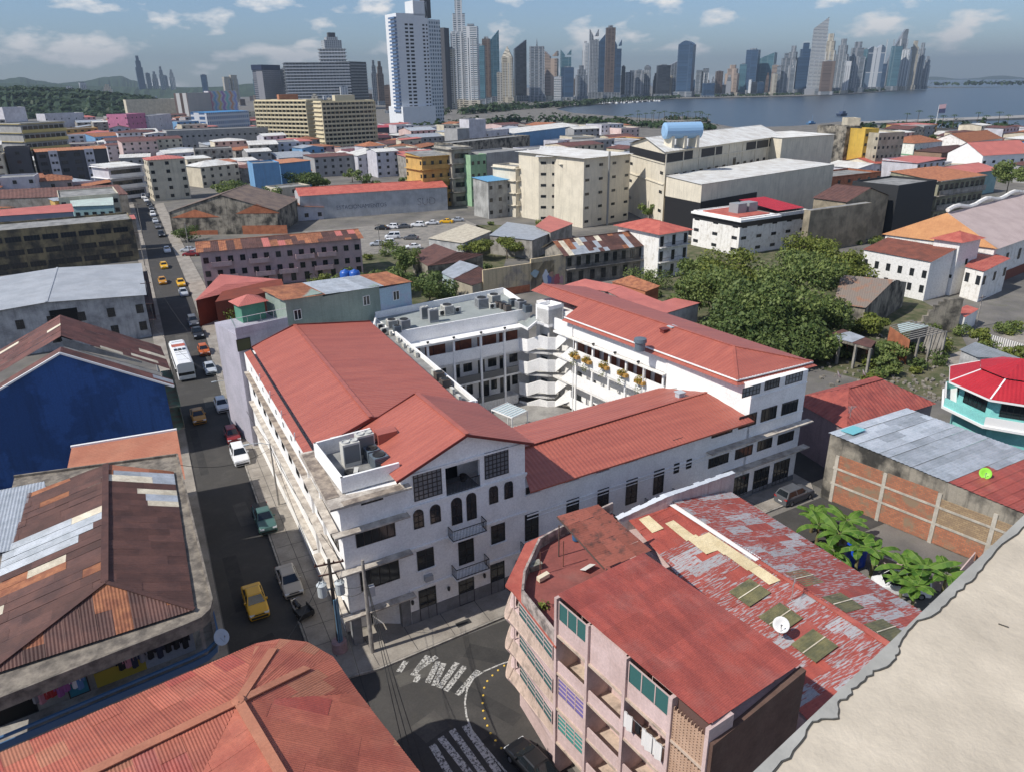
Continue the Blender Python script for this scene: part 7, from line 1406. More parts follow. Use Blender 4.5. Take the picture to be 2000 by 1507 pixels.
# banana clumps
def banana_leaf_mesh(L_, w_, arch, rr):
    b = MB(); n = 10; prev = None
    for i in range(n+1):
        t = i/n; y = L_*(t-.25*arch*t*t); z = L_*(.75*t-arch*.95*t*t); hw = w_*sin(pi*min(1, t*.93+.07))**.6*.5 if t > .12 else .03; tear = 1-.25*(i % 2)*(rr.random())
        cur = (Vector((-hw*tear, y, z-hw*.45)), Vector((0, y, z)), Vector((hw*tear, y, z-hw*.45)))
        if prev: b.face([prev[0], prev[1], cur[1], cur[0]]); b.face([prev[1], prev[2], cur[2], cur[1]])
        prev = cur
    b.tube([Vector((0, L_*(t-.25*arch*t*t), L_*(.75*t-arch*.95*t*t)+.012)) for t in [i/6 for i in range(7)]], .02, 4, 1)
    return mesh_of('leaf', b, [BAN, RIB], True)
BAN = leafmat('banana_leaf', (.045, .12, .018), (.13, .235, .035)); RIB = PL('leaf_rib', (.20, .27, .07), .5)
rb = random.Random(4); BLM = [banana_leaf_mesh(2.6+.25*k, 1.05, .55+.14*(k % 3), rb) for k in range(5)]
for k, (x, y, z, s_) in enumerate(((1600, 1025, 2.6, 1.0), (1640, 1040, 3.2, 1.1), (1680, 1065, 2.8, 1.0), (1628, 1075, 2.2, .9), (1655, 1015, 2.6, .95), (1590, 1000, 2.3, .8), (1710, 1075, 2.8, .9), (1770, 1105, 2.8, 1.0), (1808, 1110, 2.9, 1.05), (1790, 1145, 2.3, .9), (1850, 1120, 2.6, .95), (1765, 1135, 2.2, .8))):
    q = at(x, y, z); base = V(q, 0); r = thing('banana_plant', 'banana plant with broad arching leaves in the yard by the brick wall', 'plant', base, 'banana plants beside the brick wall')
    b = MB(); b.tube([base, V(q, z*.5), q], [.16, .14, .09], 8); b.obj('stem', M('banana_stem', (.18, .19, .08), (.14, .1, .05), sc=2), r)
    for j in range(10): o = bpy.data.objects.new('leaf', BLM[(j+k) % 5]); COL.objects.link(o); o.parent = r; o.location = (0, 0, z-.1); o.rotation_euler = (.25*sin(j*2.3+k), .2*sin(j*1.3), j*.63+k*.9+.3*sin(j*5)); o.scale = (s_*(.72+.1*(j % 3)),)*3
b = MB(); p = at(1668, 1098, 0); b.lathe(p, [(.9, 0), (.95, .1), (.95, 1.7), (.8, 2.0)], 18); tag(b.obj('water_drum', PL('drum_royal', (.01, .06, .45), .35), smooth=True), 'big royal blue drum under the banana plants', 'drum')
b = MB()
for a, c in ((at(1700, 1100, 0), at(1850, 1160, 0)), (at(1850, 1160, 0), at(1900, 1100, 0))): u = (c-a); b.obox(a, u, (.15, .15, 0), UP*1.2)
tag(b.obj('pink_yard_wall', PINKW), 'low pink garden wall among the banana plants', 'wall')
# trees
G1 = 'trees in the overgrown block on the right'
for k, (x, y, z, h_, cr, n_, sd) in enumerate(((1400, 560, 7, 11, (7.5, 7, 5.0), 7000, 1), (1480, 590, 7.5, 12, (8, 7, 5.5), 7500, 2), (1560, 530, 8, 12.5, (8, 7.5, 5.5), 7500, 3), (1520, 650, 5, 8.5, (7, 5.5, 4.5), 6500, 4), (1430, 640, 4.5, 7.5, (6, 5, 4), 5000, 5), (1600, 600, 5.5, 9, (6, 5.5, 4.5), 5000, 6), (1370, 520, 6.5, 9.5, (4.5, 5, 4), 3500, 7), (1590, 480, 8, 11.5, (6, 6, 4), 4000, 8), (1440, 520, 8, 12, (7, 7, 5), 5500, 9), (1525, 580, 8.5, 13, (7.5, 6.5, 5.5), 6500, 10), (1470, 650, 5, 9, (6.5, 5, 4.5), 5000, 12), (1590, 660, 3.5, 6, (5, 4, 3.2), 3500, 13), (1660, 520, 6, 9.5, (6, 5, 3.6), 3500, 14))):
    c = at(x, y, z); tree('broadleaf_tree', 'dense green broadleaf tree %s' % ('at the left of the big clump near the east wing', 'in the middle of the big clump near the east wing', 'at the top of the big clump near the stone gable', 'at the foot of the clump above the hip roof', 'low in the clump behind the coral store', 'on the shed side of the big clump', 'beside the white balcony house', 'at the back of the clump below the cream house', 'behind the leftmost crown of the big clump', 'tallest of the big clump', 'low over the coral store side of the clump', 'small one by the ruined porch', 'spreading toward the white brick wing')[k], V(c, 0), h_, cr, n_, .34, (LEAF, LEAFD, LEAF, LEAFD, LEAFD, LEAF, LEAF, LEAFY, LEAFY, LEAF, LEAFD, LEAF, LEAFY)[k], G1, sd, 26, .4)
for k, (x, y, z, h_, cr, n_, lf, lab) in enumerate(((1690, 505, 5, 8, (4.5, 4, 3), 2200, LEAF, 'loose green tree in front of the white brick wing'), (1705, 625, 2.8, 4.5, (3.2, 3, 2.4), 2200, LEAFY, 'rounded yellow-green tree beside the old timber shed'), (1735, 680, 2.4, 4.2, (3, 2.8, 2.2), 2000, LEAF, 'bushy tree overgrowing the ruined porch'), (1740, 710, 1.6, 3, (2.2, 2, 1.6), 1200, LEAF, 'low bushy tree between the ruins'), (1915, 655, 2.5, 4, (1.6, 1.6, 1.5), 700, LEAFY, 'small bright tree by the paved yard'), (1530, 372, 5, 8, (3, 3, 3), 900, LEAF, 'thin tree behind the white office with the red roof'), (1590, 385, 4, 7, (4, 3, 2.5), 1200, LEAFY, 'scrubby tree beside the stone gable ruin'),
    (1975, 340, 9, 14, (9, 7, 5), 3500, LEAF, 'big tree at the right edge above the pale roof'), (840, 560, 4, 7.5, (5, 5, 4), 4500, LEAFD, 'dense dark tree right behind the flat roof'), (770, 545, 3.5, 6, (4, 4, 3), 2500, LEAF, 'green tree behind the blue roof tanks'), (700, 540, 3.5, 6, (5, 4, 3), 2500, LEAF, 'green tree beside the pink tenement'), (635, 550, 3.0, 5, (3.5, 3, 2.5), 1500, LEAFY, 'low leafy tree by the pink tenement balconies'), (790, 500, 5, 8, (4, 4, 3.5), 2200, LEAF, 'tall loose tree between the car park and brown gable roof'), (935, 482, 3.5, 5.5, (5, 4, 2.5), 2200, LEAFY, 'bright green tree behind the mural wall'), (990, 480, 3.5, 6, (4, 4, 2.5), 1800, LEAFY, 'bright tree inside the mural wall yard'),
    (590, 348, 7, 11, (8, 7, 5), 3500, LEAFD, 'large dark tree beside the light blue block'), (625, 350, 6, 8, (5, 5, 3.5), 1500, LEAF, 'tree to the right of the large dark one by the blue block'), (455, 365, 5, 8, (8, 6, 3.5), 2000, LEAF, 'spreading tree between the cream flats and the blue block'), (365, 452, 3, 5, (4, 3, 2.5), 900, LEAFD, 'dark tree at the warehouse corner'), (1268, 412, 4, 7, (3, 3, 2.5), 700, LEAF, 'small tree at the foot of the cream works'), (1700, 742, .8, 1.8, (2, 1.5, .9), 500, LEAFY, 'yellow-flowering shrub in the rubble strip'), (1990, 690, 1.5, 3, (2.5, 2, 1.5), 600, LEAFY, 'scrub tree between the tin shack and crimson roof'))):
    tree('leafy_tree', lab, V(at(x, y, z), 0), h_, cr, n_, .30 if y > 420 else .42, lf, None, 100+k, 12, .2)
hd_a, hd_b = at(1228, 560, 0), at(1302, 568, 0); b = MB(); rr = random.Random(9)
for k in range(10): leaf_quads(b, lerp(hd_a, hd_b, k/9)+UP*2.5, (1.6, 1.2, 2.2), 160, .22, rr)
tag(b.obj('ivy_hedge', LEAF, loc=lerp(hd_a, hd_b, .5)), 'tall clipped ivy hedge in front of the white balcony house', 'hedge')
b = MB(); p = at(1063, 1186, 10.7); leaf_quads(b, p+UP*.2, (.4, .4, .35), 60, .16, random.Random(3)); tag(b.obj('parapet_weed', LEAFY, loc=p), 'weed sprouting from the red eave of the pink block', 'plant')
b = MB(); p = at(452, 612, 3.0); leaf_quads(b, p, (1.6, 1.4, 1.2), 300, .2, random.Random(5)); tag(b.obj('street_shrub', LEAFY, loc=V(p, 2)), 'leafy shrub above the wall below the roof terrace', 'bush')
# foreground ledge of the tower the photograph is taken from
PARA = M('rough_cream_concrete', (.55, .485, .385), (.45, .395, .315), sc=2.2, lo=.3, hi=.75, grime=.25, sc3=(.34, .29, .23), rough=.95, bump=.16, bsc=38)
BAND = M('grey_cement_band', (.36, .355, .325), (.28, .275, .25), sc=4, lo=.35, hi=.7, rough=.9, bump=.12, bsc=60)
zl = 40.3; A0, A1 = at(1400, 1583, zl), at(2080, 934, zl); ua = (A1-A0).normalized(); na = Vector((ua.y, -ua.x, 0)); na = na if na.dot(Vector((1, -1, 0))) > 0 else -na
r = thing('tower_ledge', 'rough cream concrete ledge with a grey cement edge right beside the viewpoint', 'ledge', V(A0, 0))
b = MB(); b.prism([A0-ua*3, A1+ua*3, A1+ua*3+na*7, A0-ua*3+na*7], 39.6, zl); b.obj('top', PARA, r)
b = MB(); b.prism([A0-ua*2.9+na*.12, A1+ua*2.9+na*.12, A1+ua*2.9+na*7, A0-ua*2.9+na*7], 0, 39.6); b.obj('tower_wall', PARA, r)
crk = [(1503, 1507), (1562, 1456), (1587, 1408), (1633, 1398), (1639, 1372), (1665, 1346), (1700, 1314), (1736, 1295), (1752, 1275), (1755, 1253), (1784, 1217), (1833, 1191), (1862, 1162), (1904, 1127), (1933, 1085), (1998, 1030), (2060, 985)]
pts = [at(x, y, zl+.004) for x, y in crk]; pts = [pts[0]-ua*.4]+pts
fine = []
for a, c in zip(pts, pts[1:]):
    for i in range(5): fine.append(lerp(a, c, i/5)+na*rng.uniform(-.006, .006))
o0, o1 = V(A0, zl)-ua*.5, V(A1, zl)
b = MB()
pr_ = None
for p in fine:
    s_ = (p-A0).dot(ua); e = V(A0, zl)+ua*s_-na*.006
    cur = (V(e, zl+.006), V(p, zl+.006), V(p, zl-.01), V(e, zl-.5))
    if pr_: b.face([pr_[0], cur[0], cur[1], pr_[1]]); b.face([pr_[1], cur[1], cur[2], pr_[2]]); b.face([pr_[0], cur[0], cur[3], pr_[3]])
    pr_ = cur
b.obj('cement_band', BAND, r)
b = MB()
for p, q in zip(fine, fine[1:]): b.bar(V(p, zl+.002)+na*.003, V(q, zl+.002)+na*.003, .0028, .003)
b.obj('crack', PL('crack_dark', (.07, .065, .055), .95), r)
for k, (a, c) in enumerate((((1950, 1217), (1970, 1224)),)):
    b = MB(); b.bar(at(*a, zl+.003), at(*c, zl+.003), .003, .003); b.obj('surface_scratch', MC['crack_dark'], r)
# ================================================================ the city in the middle distance
FTP = []
def note(q): c = sum((V(p, 0) for p in q), Vector())/len(q); FTP.append((c.x, c.y, max((V(p, 0)-c).length for p in q)))
def wallc(name, c, k=.8, streak=.3): return M(name, c, tuple(x*k for x in c), sc=.3, streak=streak, sc3=(.12, .11, .1), rough=.9)
CREAM = wallc('cream_wall', (.60, .54, .42)); IVORY = wallc('ivory_wall', (.60, .53, .37), .9, .1); LAV = wallc('lavender_white_wall', (.55, .54, .58)); BLOCKG = wallc('blockwork_grey', (.34, .34, .34)); CHAR = wallc('charcoal_wall', (.085, .086, .095), .9, .1); OCH = wallc('ochre_wall', (.56, .36, .12)); MINT = wallc('mint_green_wall', (.30, .48, .30)); LBLUE = wallc('light_blue_wall', (.16, .32, .52), .9); PINKB = wallc('bright_pink_wall', (.55, .20, .32), .85); YEL = wallc('yellow_wall', (.58, .38, .07)); CRW = wallc('works_cream_wall', (.68, .62, .50), .88, .3); TERRA = M('terracotta_roof', (.44, .20, .11), (.36, .16, .09), sc=.4); WROOF = M('white_sheet_roof', (.66, .66, .63), (.52, .50, .46), sc=.25, grime=.35, sc3=(.36, .31, .25), rough=.6)
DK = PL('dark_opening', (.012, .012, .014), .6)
PXR = []
def pxx(p): q = p-Vector((0, 0, H)); return 1000+FPX*q.dot(AX)/q.dot(_fw)
def bb(name, label, L_, R_, top, depth, wall, roof=None, kind='flat', h=1.2, axis='x', rows=0, cols=0, ww=1.2, wh=1.2, side=0, bands=None, cat='building', group=None, par=.6, ov=.4, pitch=1.2, z=None, wfrom=.0, ang=None):
    PXR.append((min(L_[0], top[0])+6, top[1]+8, R_[0]-6, max(L_[1], R_[1])+12)); A, B = at(*L_, 0), at(*R_, 0)
    if ang is not None:
        dv = Vector((cos(rad(ang)), sin(rad(ang)), 0)); lo_, hi_ = 0., 400.
        for _ in range(40):
            m_ = (lo_+hi_)/2
            if pxx(A+dv*m_) < R_[0]: lo_ = m_
            else: hi_ = m_
        B = A+dv*lo_
    if True:
        pass
    zt_ = z or hit(A, B, *top)[1]; d = unit(A, B); n = Vector((-d.y, d.x, 0)); q = [A, B, B+n*depth, A+n*depth]; note(q)
    wl = []
    if rows:
        fh = zt_/rows
        for k in range(rows):
            if fh*k < wfrom: continue
            wl.append((0, fh*k+fh*.35, ww, min(wh, fh*.55), cols, dict(nx=2, ny=1)))
            if side: wl.append((1, fh*k+fh*.35, ww, min(wh, fh*.55), side, dict(nx=2, ny=1))); wl.append((3, fh*k+fh*.35, ww, min(wh, fh*.55), side, dict(nx=2, ny=1)))
    r = house(name, label, cat, q, zt_, wall, roof, kind, h, axis, ov, pitch, .08, wl, group, par=par)
    if bands:
        n_, m_, o_ = bands; b = MB(); fh = zt_/n_
        for k in range(1, n_+1):
            for e in (0, 1, 3): a, c = q[e], q[(e+1) % 4]; u = unit(a, c); nn = Vector((u.y, -u.x, 0)); b.obox(V(a, fh*k-.2-.0), c-a, nn*o_, UP*.22)
            a, c = q[0], q[1]; b.obox(V(a, fh*(k-1)+.15)-n*o_, c-a, n*.08, UP*fh*.32)
        b.obj('balcony_bands', m_, r, kind='stuff')
    return r, q, zt_
r, q, z_ = bb('charcoal_flats', 'charcoal grey flats with two white stair strips and an orange roof', (88, 374), (223, 363), (69.6, 298), 11, CHAR, TERRA, 'gable', 1.0, 'x', 0)
u = unit(q[0], q[1]); n = Vector((u.y, -u.x, 0)); Lq = (q[1]-q[0]).length
for f0, f1 in ((.165, .29), (.67, .80)):
    b = MB(); b.obox(V(q[0]+u*Lq*f0, 0), u*Lq*(f1-f0), n*.5, UP*(z_+.3)); b.obj('stair_strip', LAV, r)
    for k in range(4):
        for g_ in (.3, .7): win(r, q[0]+n*.52, q[1]+n*.52, Lq*(f0+(f1-f0)*g_), z_-2.2-k*z_/5.3, 1.0, 1.0, 1, 1, FR, DK)
for k in range(4):
    for f in (.08, .365, .56): win(r, q[0], q[1], Lq*f, z_-2.6-k*z_/5.2, 2.6, 1.5, 3, 1)
bb('charcoal_end_flats', 'blank charcoal side block beside the flats with white stair strips', (30, 378), (76, 375), (9, 292), 11, CHAR, FLATROOF, rows=5, cols=1, ww=1.6); bb('cream_window_flats', 'pale flats with wide windows at the left picture edge', (-40, 384), (24, 380), (-10, 305), 10, CREAM, FLATROOF, rows=5, cols=4, ww=2)
r, q, z_ = bb('yellow_corridor_block', 'dark block with four yellow corridor rails and a blank grey end', (56, 312), (140, 304), (42, 243), 26, BLOCKG, FLATROOF, rows=4, cols=8, ww=3.0, wh=2.2, bands=(4, M('yellow_rail', (.5, .40, .16)), 1.0))
bb('yellow_flats', 'yellow flats beside the corridor block at the left edge', (-30, 302), (50, 298), (-20, 252), 14, YEL, FLATROOF, rows=4, cols=5, ww=1.8, bands=(4, YEL, .8)); bb('pale_concrete_block', 'pale blank concrete block behind the yellow flats', (14, 250), (58, 248), (9, 211), 25, LAV, FLATROOF)
bb('pink_flats', 'bright pink flats with a white annex', (256, 272), (292, 268), (243, 225), 20, PINKB, FLATROOF, rows=4, cols=5, ww=1.2, side=3); bb('pink_flats_annex', 'lavender white annex joined to the bright pink flats', (296, 268), (340, 260), (292, 228), 14, LAV, FLATROOF, rows=3, cols=3, ww=1.2)
bb('long_grey_block', 'long low grey block with square windows and a cluttered roof', (332, 296), (528, 286), (326, 258), 24, BLOCKG, FLATROOF, rows=2, cols=18, ww=1.5)
bb('cream_street_flats', 'five-storey cream flats with a coral roof at the end of the street', (303, 394), (374, 388), (286, 314), 12, CREAM, CORAL, 'hip', 1.2, 'x', 5, 3, 1.4, 1.3, 3); bb('white_terrace_row', 'white terraced flats with dark balconies beside the end of the street', (224, 392), (288, 384), (213, 328), 14, LAV, WROOF, 'shed', .6, 'x', 3, 6, 2.0, 1.6, 0, (3, WHITE, 1.0))
bb('cream_corner_house', 'cream corner house left of the pink house with an orange roof', (373, 358), (420, 354), (366, 312), 12, CREAM, WROOF, 'shed', .5, 'x', 3, 4, 1.2); bb('orange_roof_terrace', 'pinkish terrace house with an orange roof', (422, 356), (468, 350), (421, 320), 12, PINKW, ORANGER, 'gable', 1, 'x', 3, 4, 1.2)
bb('light_blue_block', 'plain light blue block with a whitewashed side', (503, 392), (554, 388), (495, 323), 12, LBLUE, FLATROOF); bb('light_blue_wing', 'light blue rear wing with an orange-edged flat roof', (554, 380), (612, 372), (549, 320), 12, LBLUE, TERRA, 'shed', .4)
for k, (L_, R_, top, lab) in enumerate((((509, 285), (608, 289), (495.5, 198), 'sunlit ivory slab block with ten rows of balconies'), ((636, 295), (738, 287), (622, 201), 'shaded ivory slab block beside the sunlit one'))):
    r, q, z_ = bb('ivory_slab_block', lab, L_, R_, top, 16, IVORY, FLATROOF, rows=11, cols=13, ww=3.4, wh=1.7, bands=(11, IVORY, 1.1), par=1, ang=(None, 6)[k])
    u = unit(q[0], q[1]); n = Vector((u.y, -u.x, 0)); Lq = (q[1]-q[0]).length; b = MB()
    for j in range(14): b.obox(V(q[0]+u*Lq*j/13, 0), u*.3, n*1.2, UP*z_)
    b.obj('fin_walls', IVORY, r, kind='stuff'); b = MB(); c = lerp(q[0], q[2], .5); b.box(c.x-7, c.x+7, c.y-4, c.y+4, z_, z_+4.5); b.obj('roof_house', TERRA if k == 0 else IVORY, r)
bb('ivory_link_block', 'narrow brown-grey link between the two ivory slab blocks', (608, 284), (634, 286), (604, 198), 20, wallc('link_brown', (.26, .22, .15)), FLATROOF, rows=11, cols=2, ww=2.2)
# behind the ivory blocks
bb('stepped_concrete_hospital', 'broad concrete slab with white floor bands under the unfinished tower', (566, 218), (690, 215), (559, 123), 40, gridmat('hospital_wall', (.40, .42, .44), (.05, .06, .07), 5, 3.4, .25), FLATROOF, bands=(16, wallc('band_white', (.62, .63, .65), .95, .1), 2.0)); bb('dark_concrete_wing', 'dark concrete wing with floor bands beside the stepped slab', (690, 214), (722, 212), (687, 121), 30, gridmat('darkwing_wall', (.12, .13, .14), (.03, .035, .04), 4, 3.4, .3), FLATROOF, bands=(16, BLOCKG, 1.5))
r, q, z_ = bb('unfinished_tower', 'unfinished stepped tower rising above the banded concrete slab', (634, 213), (684, 212), (628, 96), 38, gridmat('unfinished_wall', (.45, .46, .47), (.06, .065, .07), 4, 3.6, .8), FLATROOF, bands=(18, MC['band_white'], 2.5)); c = lerp(q[0], q[2], .5); b = MB(); b.box(c.x-17, c.x+17, c.y-13, c.y+13, z_, z_+16); b.box(c.x-11, c.x+11, c.y-9, c.y+9, z_+16, z_+22); b.obj('upper_storeys', MC['unfinished_wall'], r); b = MB(); b.box(c.x-6, c.x+8, c.y-5, c.y+5, z_+22, z_+30); b.obj('top_box', CHAR, r)
r, q, z_ = bb('blue_topped_office', 'grey office tower with a dark blue crown', (522, 218), (556, 216), (513, 137), 22, gridmat('office_grey', (.26, .26, .28), (.05, .06, .08), 2.5, 3.5, .7), FLATROOF); b = MB(); b.prism([lerp(p, lerp(q[0], q[2], .5), -.05) for p in q], z_, z_+9); b.obj('crown', PL('navy_crown', (.02, .03, .07), .4), r)
bb('brown_stripe_office', 'white and brown office block with vertical stripes', (372, 232), (417, 228), (367, 183), 20, gridmat('stripe_office', (.58, .57, .55), (.10, .07, .06), 3, 40, .9), FLATROOF)
r, q, z_ = bb('zigzag_mural_block', 'block with a pastel zigzag mural across its front', (414, 228), (468, 226), (413, 179), 20, LAV, FLATROOF); u = unit(q[0], q[1]); n = Vector((u.y, -u.x, 0)); Lq = (q[1]-q[0]).length
for j, c in enumerate(((.50, .25, .32), (.22, .38, .55), (.55, .45, .2), (.35, .22, .45), (.25, .5, .48), (.55, .3, .2), (.3, .35, .6))):
    b = MB(); w_ = Lq/7
    for k in range(6): zz = z_*(k/6); x0 = w_*j+(w_*.5 if k % 2 else 0); x1 = w_*j+(0 if k % 2 else w_*.5); b.face([V(q[0]+u*x0+n*.1, zz), V(q[0]+u*min(Lq, x0+w_*.55)+n*.1, zz), V(q[0]+u*min(Lq, x1+w_*.55)+n*.1, zz+z_/6), V(q[0]+u*x1+n*.1, zz+z_/6)])
    b.obj('mural_stripe', PL('pastel_%d' % j, c, .9), r)
bb('beige_long_hall', 'long beige windowless hall behind the low roofs', (252, 232), (347, 229), (250, 196), 40, CREAM, FLATROOF); bb('blue_arcade_block', 'low white block with a bright blue roof band and arcade', (408, 256), (490, 250), (406, 221), 24, gridmat('arcade', (.5, .52, .55), (.05, .1, .2), 4, 5, 1.0), M('bright_blue_roof', (.05, .18, .36)), 'shed', .8)
bb('white_low_clinic', 'low white building with a tower box near the left woods', (95, 258), (170, 254), (92, 224), 22, LAV, FLATROOF, rows=2, cols=6)
# white tower and neighbours
r, q, z_ = bb('white_slab_tower', 'tallest white slab tower with a blank shaded face and columns of dark windows', (788, 254), (846, 256), (776.5, 29), 26, wallc('tower_white', (.66, .68, .70), .96, .05), FLATROOF, par=1.5, ang=6)
u = unit(q[0], q[1]); n = Vector((u.y, -u.x, 0)); Lq = (q[1]-q[0]).length; fh = z_/31
for k in range(6, 29):
    for f, ww in ((.30, 3.2), (.46, 4.0)): win(r, q[0], q[1], Lq*f, fh*k+1, ww, fh*.5, 1, 1, FR, DK)
    win(r, q[0], q[1], Lq*.85, fh*k+1, 2.4, fh*.45, 1, 1, FR, DK); win(r, q[0], q[1], Lq*.955, fh*k+1, 1.6, fh*.45, 1, 1, FR, DK)
b = MB()
for k in range(5, 31): b.obox(V(q[0], fh*k)-u*2.4, u*2.4, -n*14, UP*fh*.5)
b.obj('blue_balconies', PL('blue_balcony_glass', (.10, .16, .28), .2), r, kind='stuff'); b = MB(); b.obox(V(q[0]+u*Lq*.55, z_), u*Lq*.45, -n*18, UP*13); b.obj('upper_block', MC['tower_white'], r); b = MB(); b.obox(V(q[0]+u*Lq*.92, z_-2), u*Lq*.2, -n*10, UP*20); b.obj('lift_tower', CHAR, r)
b = MB(); b.prism([q[1], q[1]+u*13+Vector((2, 4, 0)), q[1]+u*13+Vector((8, 26, 0)), q[2]], 0, z_-3); b.obj('glass_side', gridmat('tower_side', (.52, .55, .58), (.10, .13, .16), 4, 3.6, .8), r); b = MB(); b.obox(V(q[0]-u*1+n*4, 0), u*(Lq+3), -n*34, UP*22); b.obj('podium', MC['tower_white'], r)
bb('dark_lift_tower', 'thin dark tower right behind the white slab tower', (866, 215), (874, 215), (863, 55), 18, CHAR, FLATROOF)
bb('white_car_deck', 'white podium building in front of the white slab tower', (790, 275), (876, 271), (789, 252), 30, LAV, FLATROOF, rows=1, cols=8, ww=3); bb('navy_red_store', 'dark navy store with a bright red end', (738, 272), (778, 270), (736, 250), 26, PL('navy_wall', (.03, .035, .06), .6), PL('red_end', (.35, .03, .04)), 'shed', .5)
bb('grey_twin_block', 'lilac-grey water tower block on the low roofs', (918, 300), (950, 298), (915, 236), 14, LAV, FLATROOF); bb('dark_grey_cube', 'dark grey cube building beside the lilac block', (895, 302), (918, 300), (892, 254), 14, BLOCKG, FLATROOF); bb('lilac_row', 'lilac grey row of flats right of the lilac block', (951, 298), (995, 292), (949, 258), 14, LAV, FLATROOF, rows=3, cols=3)
bb('blue_market_roof', 'market hall with a broad white-blue roof near the shore park', (1000, 292), (1130, 272), (996, 262), 30, LBLUE, WROOF, 'gable', 2)
# mixed flats before the cream works
r, q, z_ = bb('ochre_flats', 'ochre yellow flats with a grey roof', (829, 408), (884, 402), (818, 307), 13, OCH, FLATROOF, 'shed', .8, 'x', 4, 4, 1.1, 1.3, 2, (4, OCH, .8)); bb('grey_balcony_flats', 'stained grey flats with open balconies', (886, 404), (924, 400), (883, 292), 14, wallc('stained_grey', (.42, .39, .33), .6, .6), FLATROOF, rows=4, cols=2, ww=3.2, wh=1.7, bands=(4, CONC, .9))
bb('mint_flats', 'mint green flats joined to a blank grey block wall', (922, 404), (952, 400), (918, 307), 14, MINT, FLATROOF, rows=4, cols=3, ww=1.1); bb('blank_grey_flats', 'blank grey block side wall beside the mint flats', (953, 400), (1030, 388), (949, 303), 14, BLOCKG, FLATROOF); bb('black_roof_store', 'long dark-topped store behind the mint flats', (885, 320), (1035, 300), (884, 282), 14, SOOT, FLATROOF)
bb('small_blue_roof_flats', 'narrow stained flats under a small blue roof', (955, 428), (1000, 422), (948, 356), 9, wallc('narrow_grey', (.40, .40, .38), .6, .6), M('blue_tin', (.12, .3, .48)), 'shed', .6, 'x', 3, 3, 1.2); bb('cream_stair_flats', 'cream stepped flats beside the white works', (1008, 425), (1040, 420), (1004, 330), 12, CRW, FLATROOF, rows=4, cols=1, ww=3, bands=(4, CRW, .8))
# cream works
SLW = dict(nx=3, ny=1)
def works(name, label, L_, R_, top, depth, roof=WROOF, rows=4, cols=2, ww=1.7, wh=.8, side=0, kind='shed', h=.4, z=None): return bb(name, label, L_, R_, top, depth, CRW, roof, kind, h, 'x', rows, cols, ww, wh, side, ov=1.0, z=z)
works('cream_works_tower', 'cream works tower block with paired small windows', (1052, 436), (1092, 436), (1040, 307), 34, rows=6); works('cream_works_recess', 'recessed cream works stair block between two taller blocks', (1096, 438), (1136, 436), (1089, 322), 26, rows=4, cols=2, ww=2.2, wh=2); works('cream_works_block', 'broad cream works block with slit windows and a tall pipe', (1138, 446), (1226, 430), (1131, 311), 30, rows=5, cols=4)
PXR.append((1225, 240, 1640, 470))
Cw = at(1291, 446, 0); wz = zat(Cw, 297); Rw = V(at(1524, 266, wz), 0); Lw_ = V(at(1231, 281, wz), 0); q = [Cw, Rw, Rw+(Lw_-Cw), Lw_]; note(q); z_ = wz
r = house('cream_works_hall', 'long cream works hall with a dark open top floor under a white roof', 'building', q, wz, CRW, WROOF, 'gable', 3.0, 'x', 1.2, 1.5, .08, [(0, wz*.66, 2.0, .9, 16, dict(skip=(8,))), (0, wz*.40, 2.0, .9, 9), (3, wz*.70, 2.6, .9, 2), (3, wz*.45, 2.6, .9, 2), (3, wz*.2, 2.6, .9, 2)])
u = unit(q[0], q[1]); n = Vector((u.y, -u.x, 0)); Lq = (q[1]-q[0]).length; b = MB()
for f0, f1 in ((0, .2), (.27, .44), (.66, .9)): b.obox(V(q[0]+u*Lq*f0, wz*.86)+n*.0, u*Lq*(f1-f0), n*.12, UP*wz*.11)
u3 = unit(q[3], q[0]); n3 = Vector((u3.y, -u3.x, 0)); b.obox(V(q[3], wz*.86), q[0]-q[3], n3*.12, UP*wz*.11); b.objs('painted_floor_shade', DK, r)  # black slabs on the wall paint the shade inside the open floor
b = MB()
for k in range(9): b.obox(V(q[0]+u*Lq*k/8.0, 0), u*.5, n*.25, UP*wz*.97)
for z in (wz*.84, wz*.57): b.obox(V(q[0], z), q[1]-q[0], n*.3, UP*.35); b.obox(V(q[3], z), q[0]-q[3], n3*.3, UP*.35)
b.objs('pilaster', CRW, r); win(r, q[0], q[1], Lq*.56, wz*.56, 2.0, wz*.22, 1, 2, name='door')
zs_ = hit(Cw, Rw, 1302, 341)[1]; pa, pb, pc_, pd = at(1300, 344, zs_), at(1370, 361, zs_-.8), at(1631, 321, zs_-.8), at(1524, 309, zs_)
r, p, qq = qh('works_lower_shed', 'wide white lower roof along the cream works hall', [(1300, 344), (1370, 361), (1631, 321), (1524, 309)], [zs_, zs_-.8, zs_-.8, zs_], CRW, WROOF, pitch=1.5, up=pa-pb); note([V(v, 0) for v in p])
b = MB(); o_ = (qq[1]-qq[0]).normalized(); f_ = V(qq[1], 0); g_ = V(qq[2], 0); nn = unit(f_, g_); nn = Vector((nn.y, -nn.x, 0)); b.obox(f_+nn*.06+UP*.5, (g_-f_)*.38, nn*.1, UP*zs_*.62); b.obox(V(qq[0], .5), (f_-V(qq[0], 0)), -nn*.0+Vector((-.1, -.1, 0)), UP*zs_*.6); b.obj('painted_shed_shade', DK, r)  # black panels colour in the shade under the lower roof
Aw, Bw = V(at(1528, 270, wz), 0), V(at(1630, 263, wz), 0); d = unit(Aw, Bw); n = Vector((-d.y, d.x, 0)); house('cream_works_end', 'blank white end wall block of the cream works', 'building', [Aw, Bw, Bw+n*20, Aw+n*20], wz, CRW, WROOF, 'shed', .4); note([Aw, Bw, Bw+n*20, Aw+n*20])
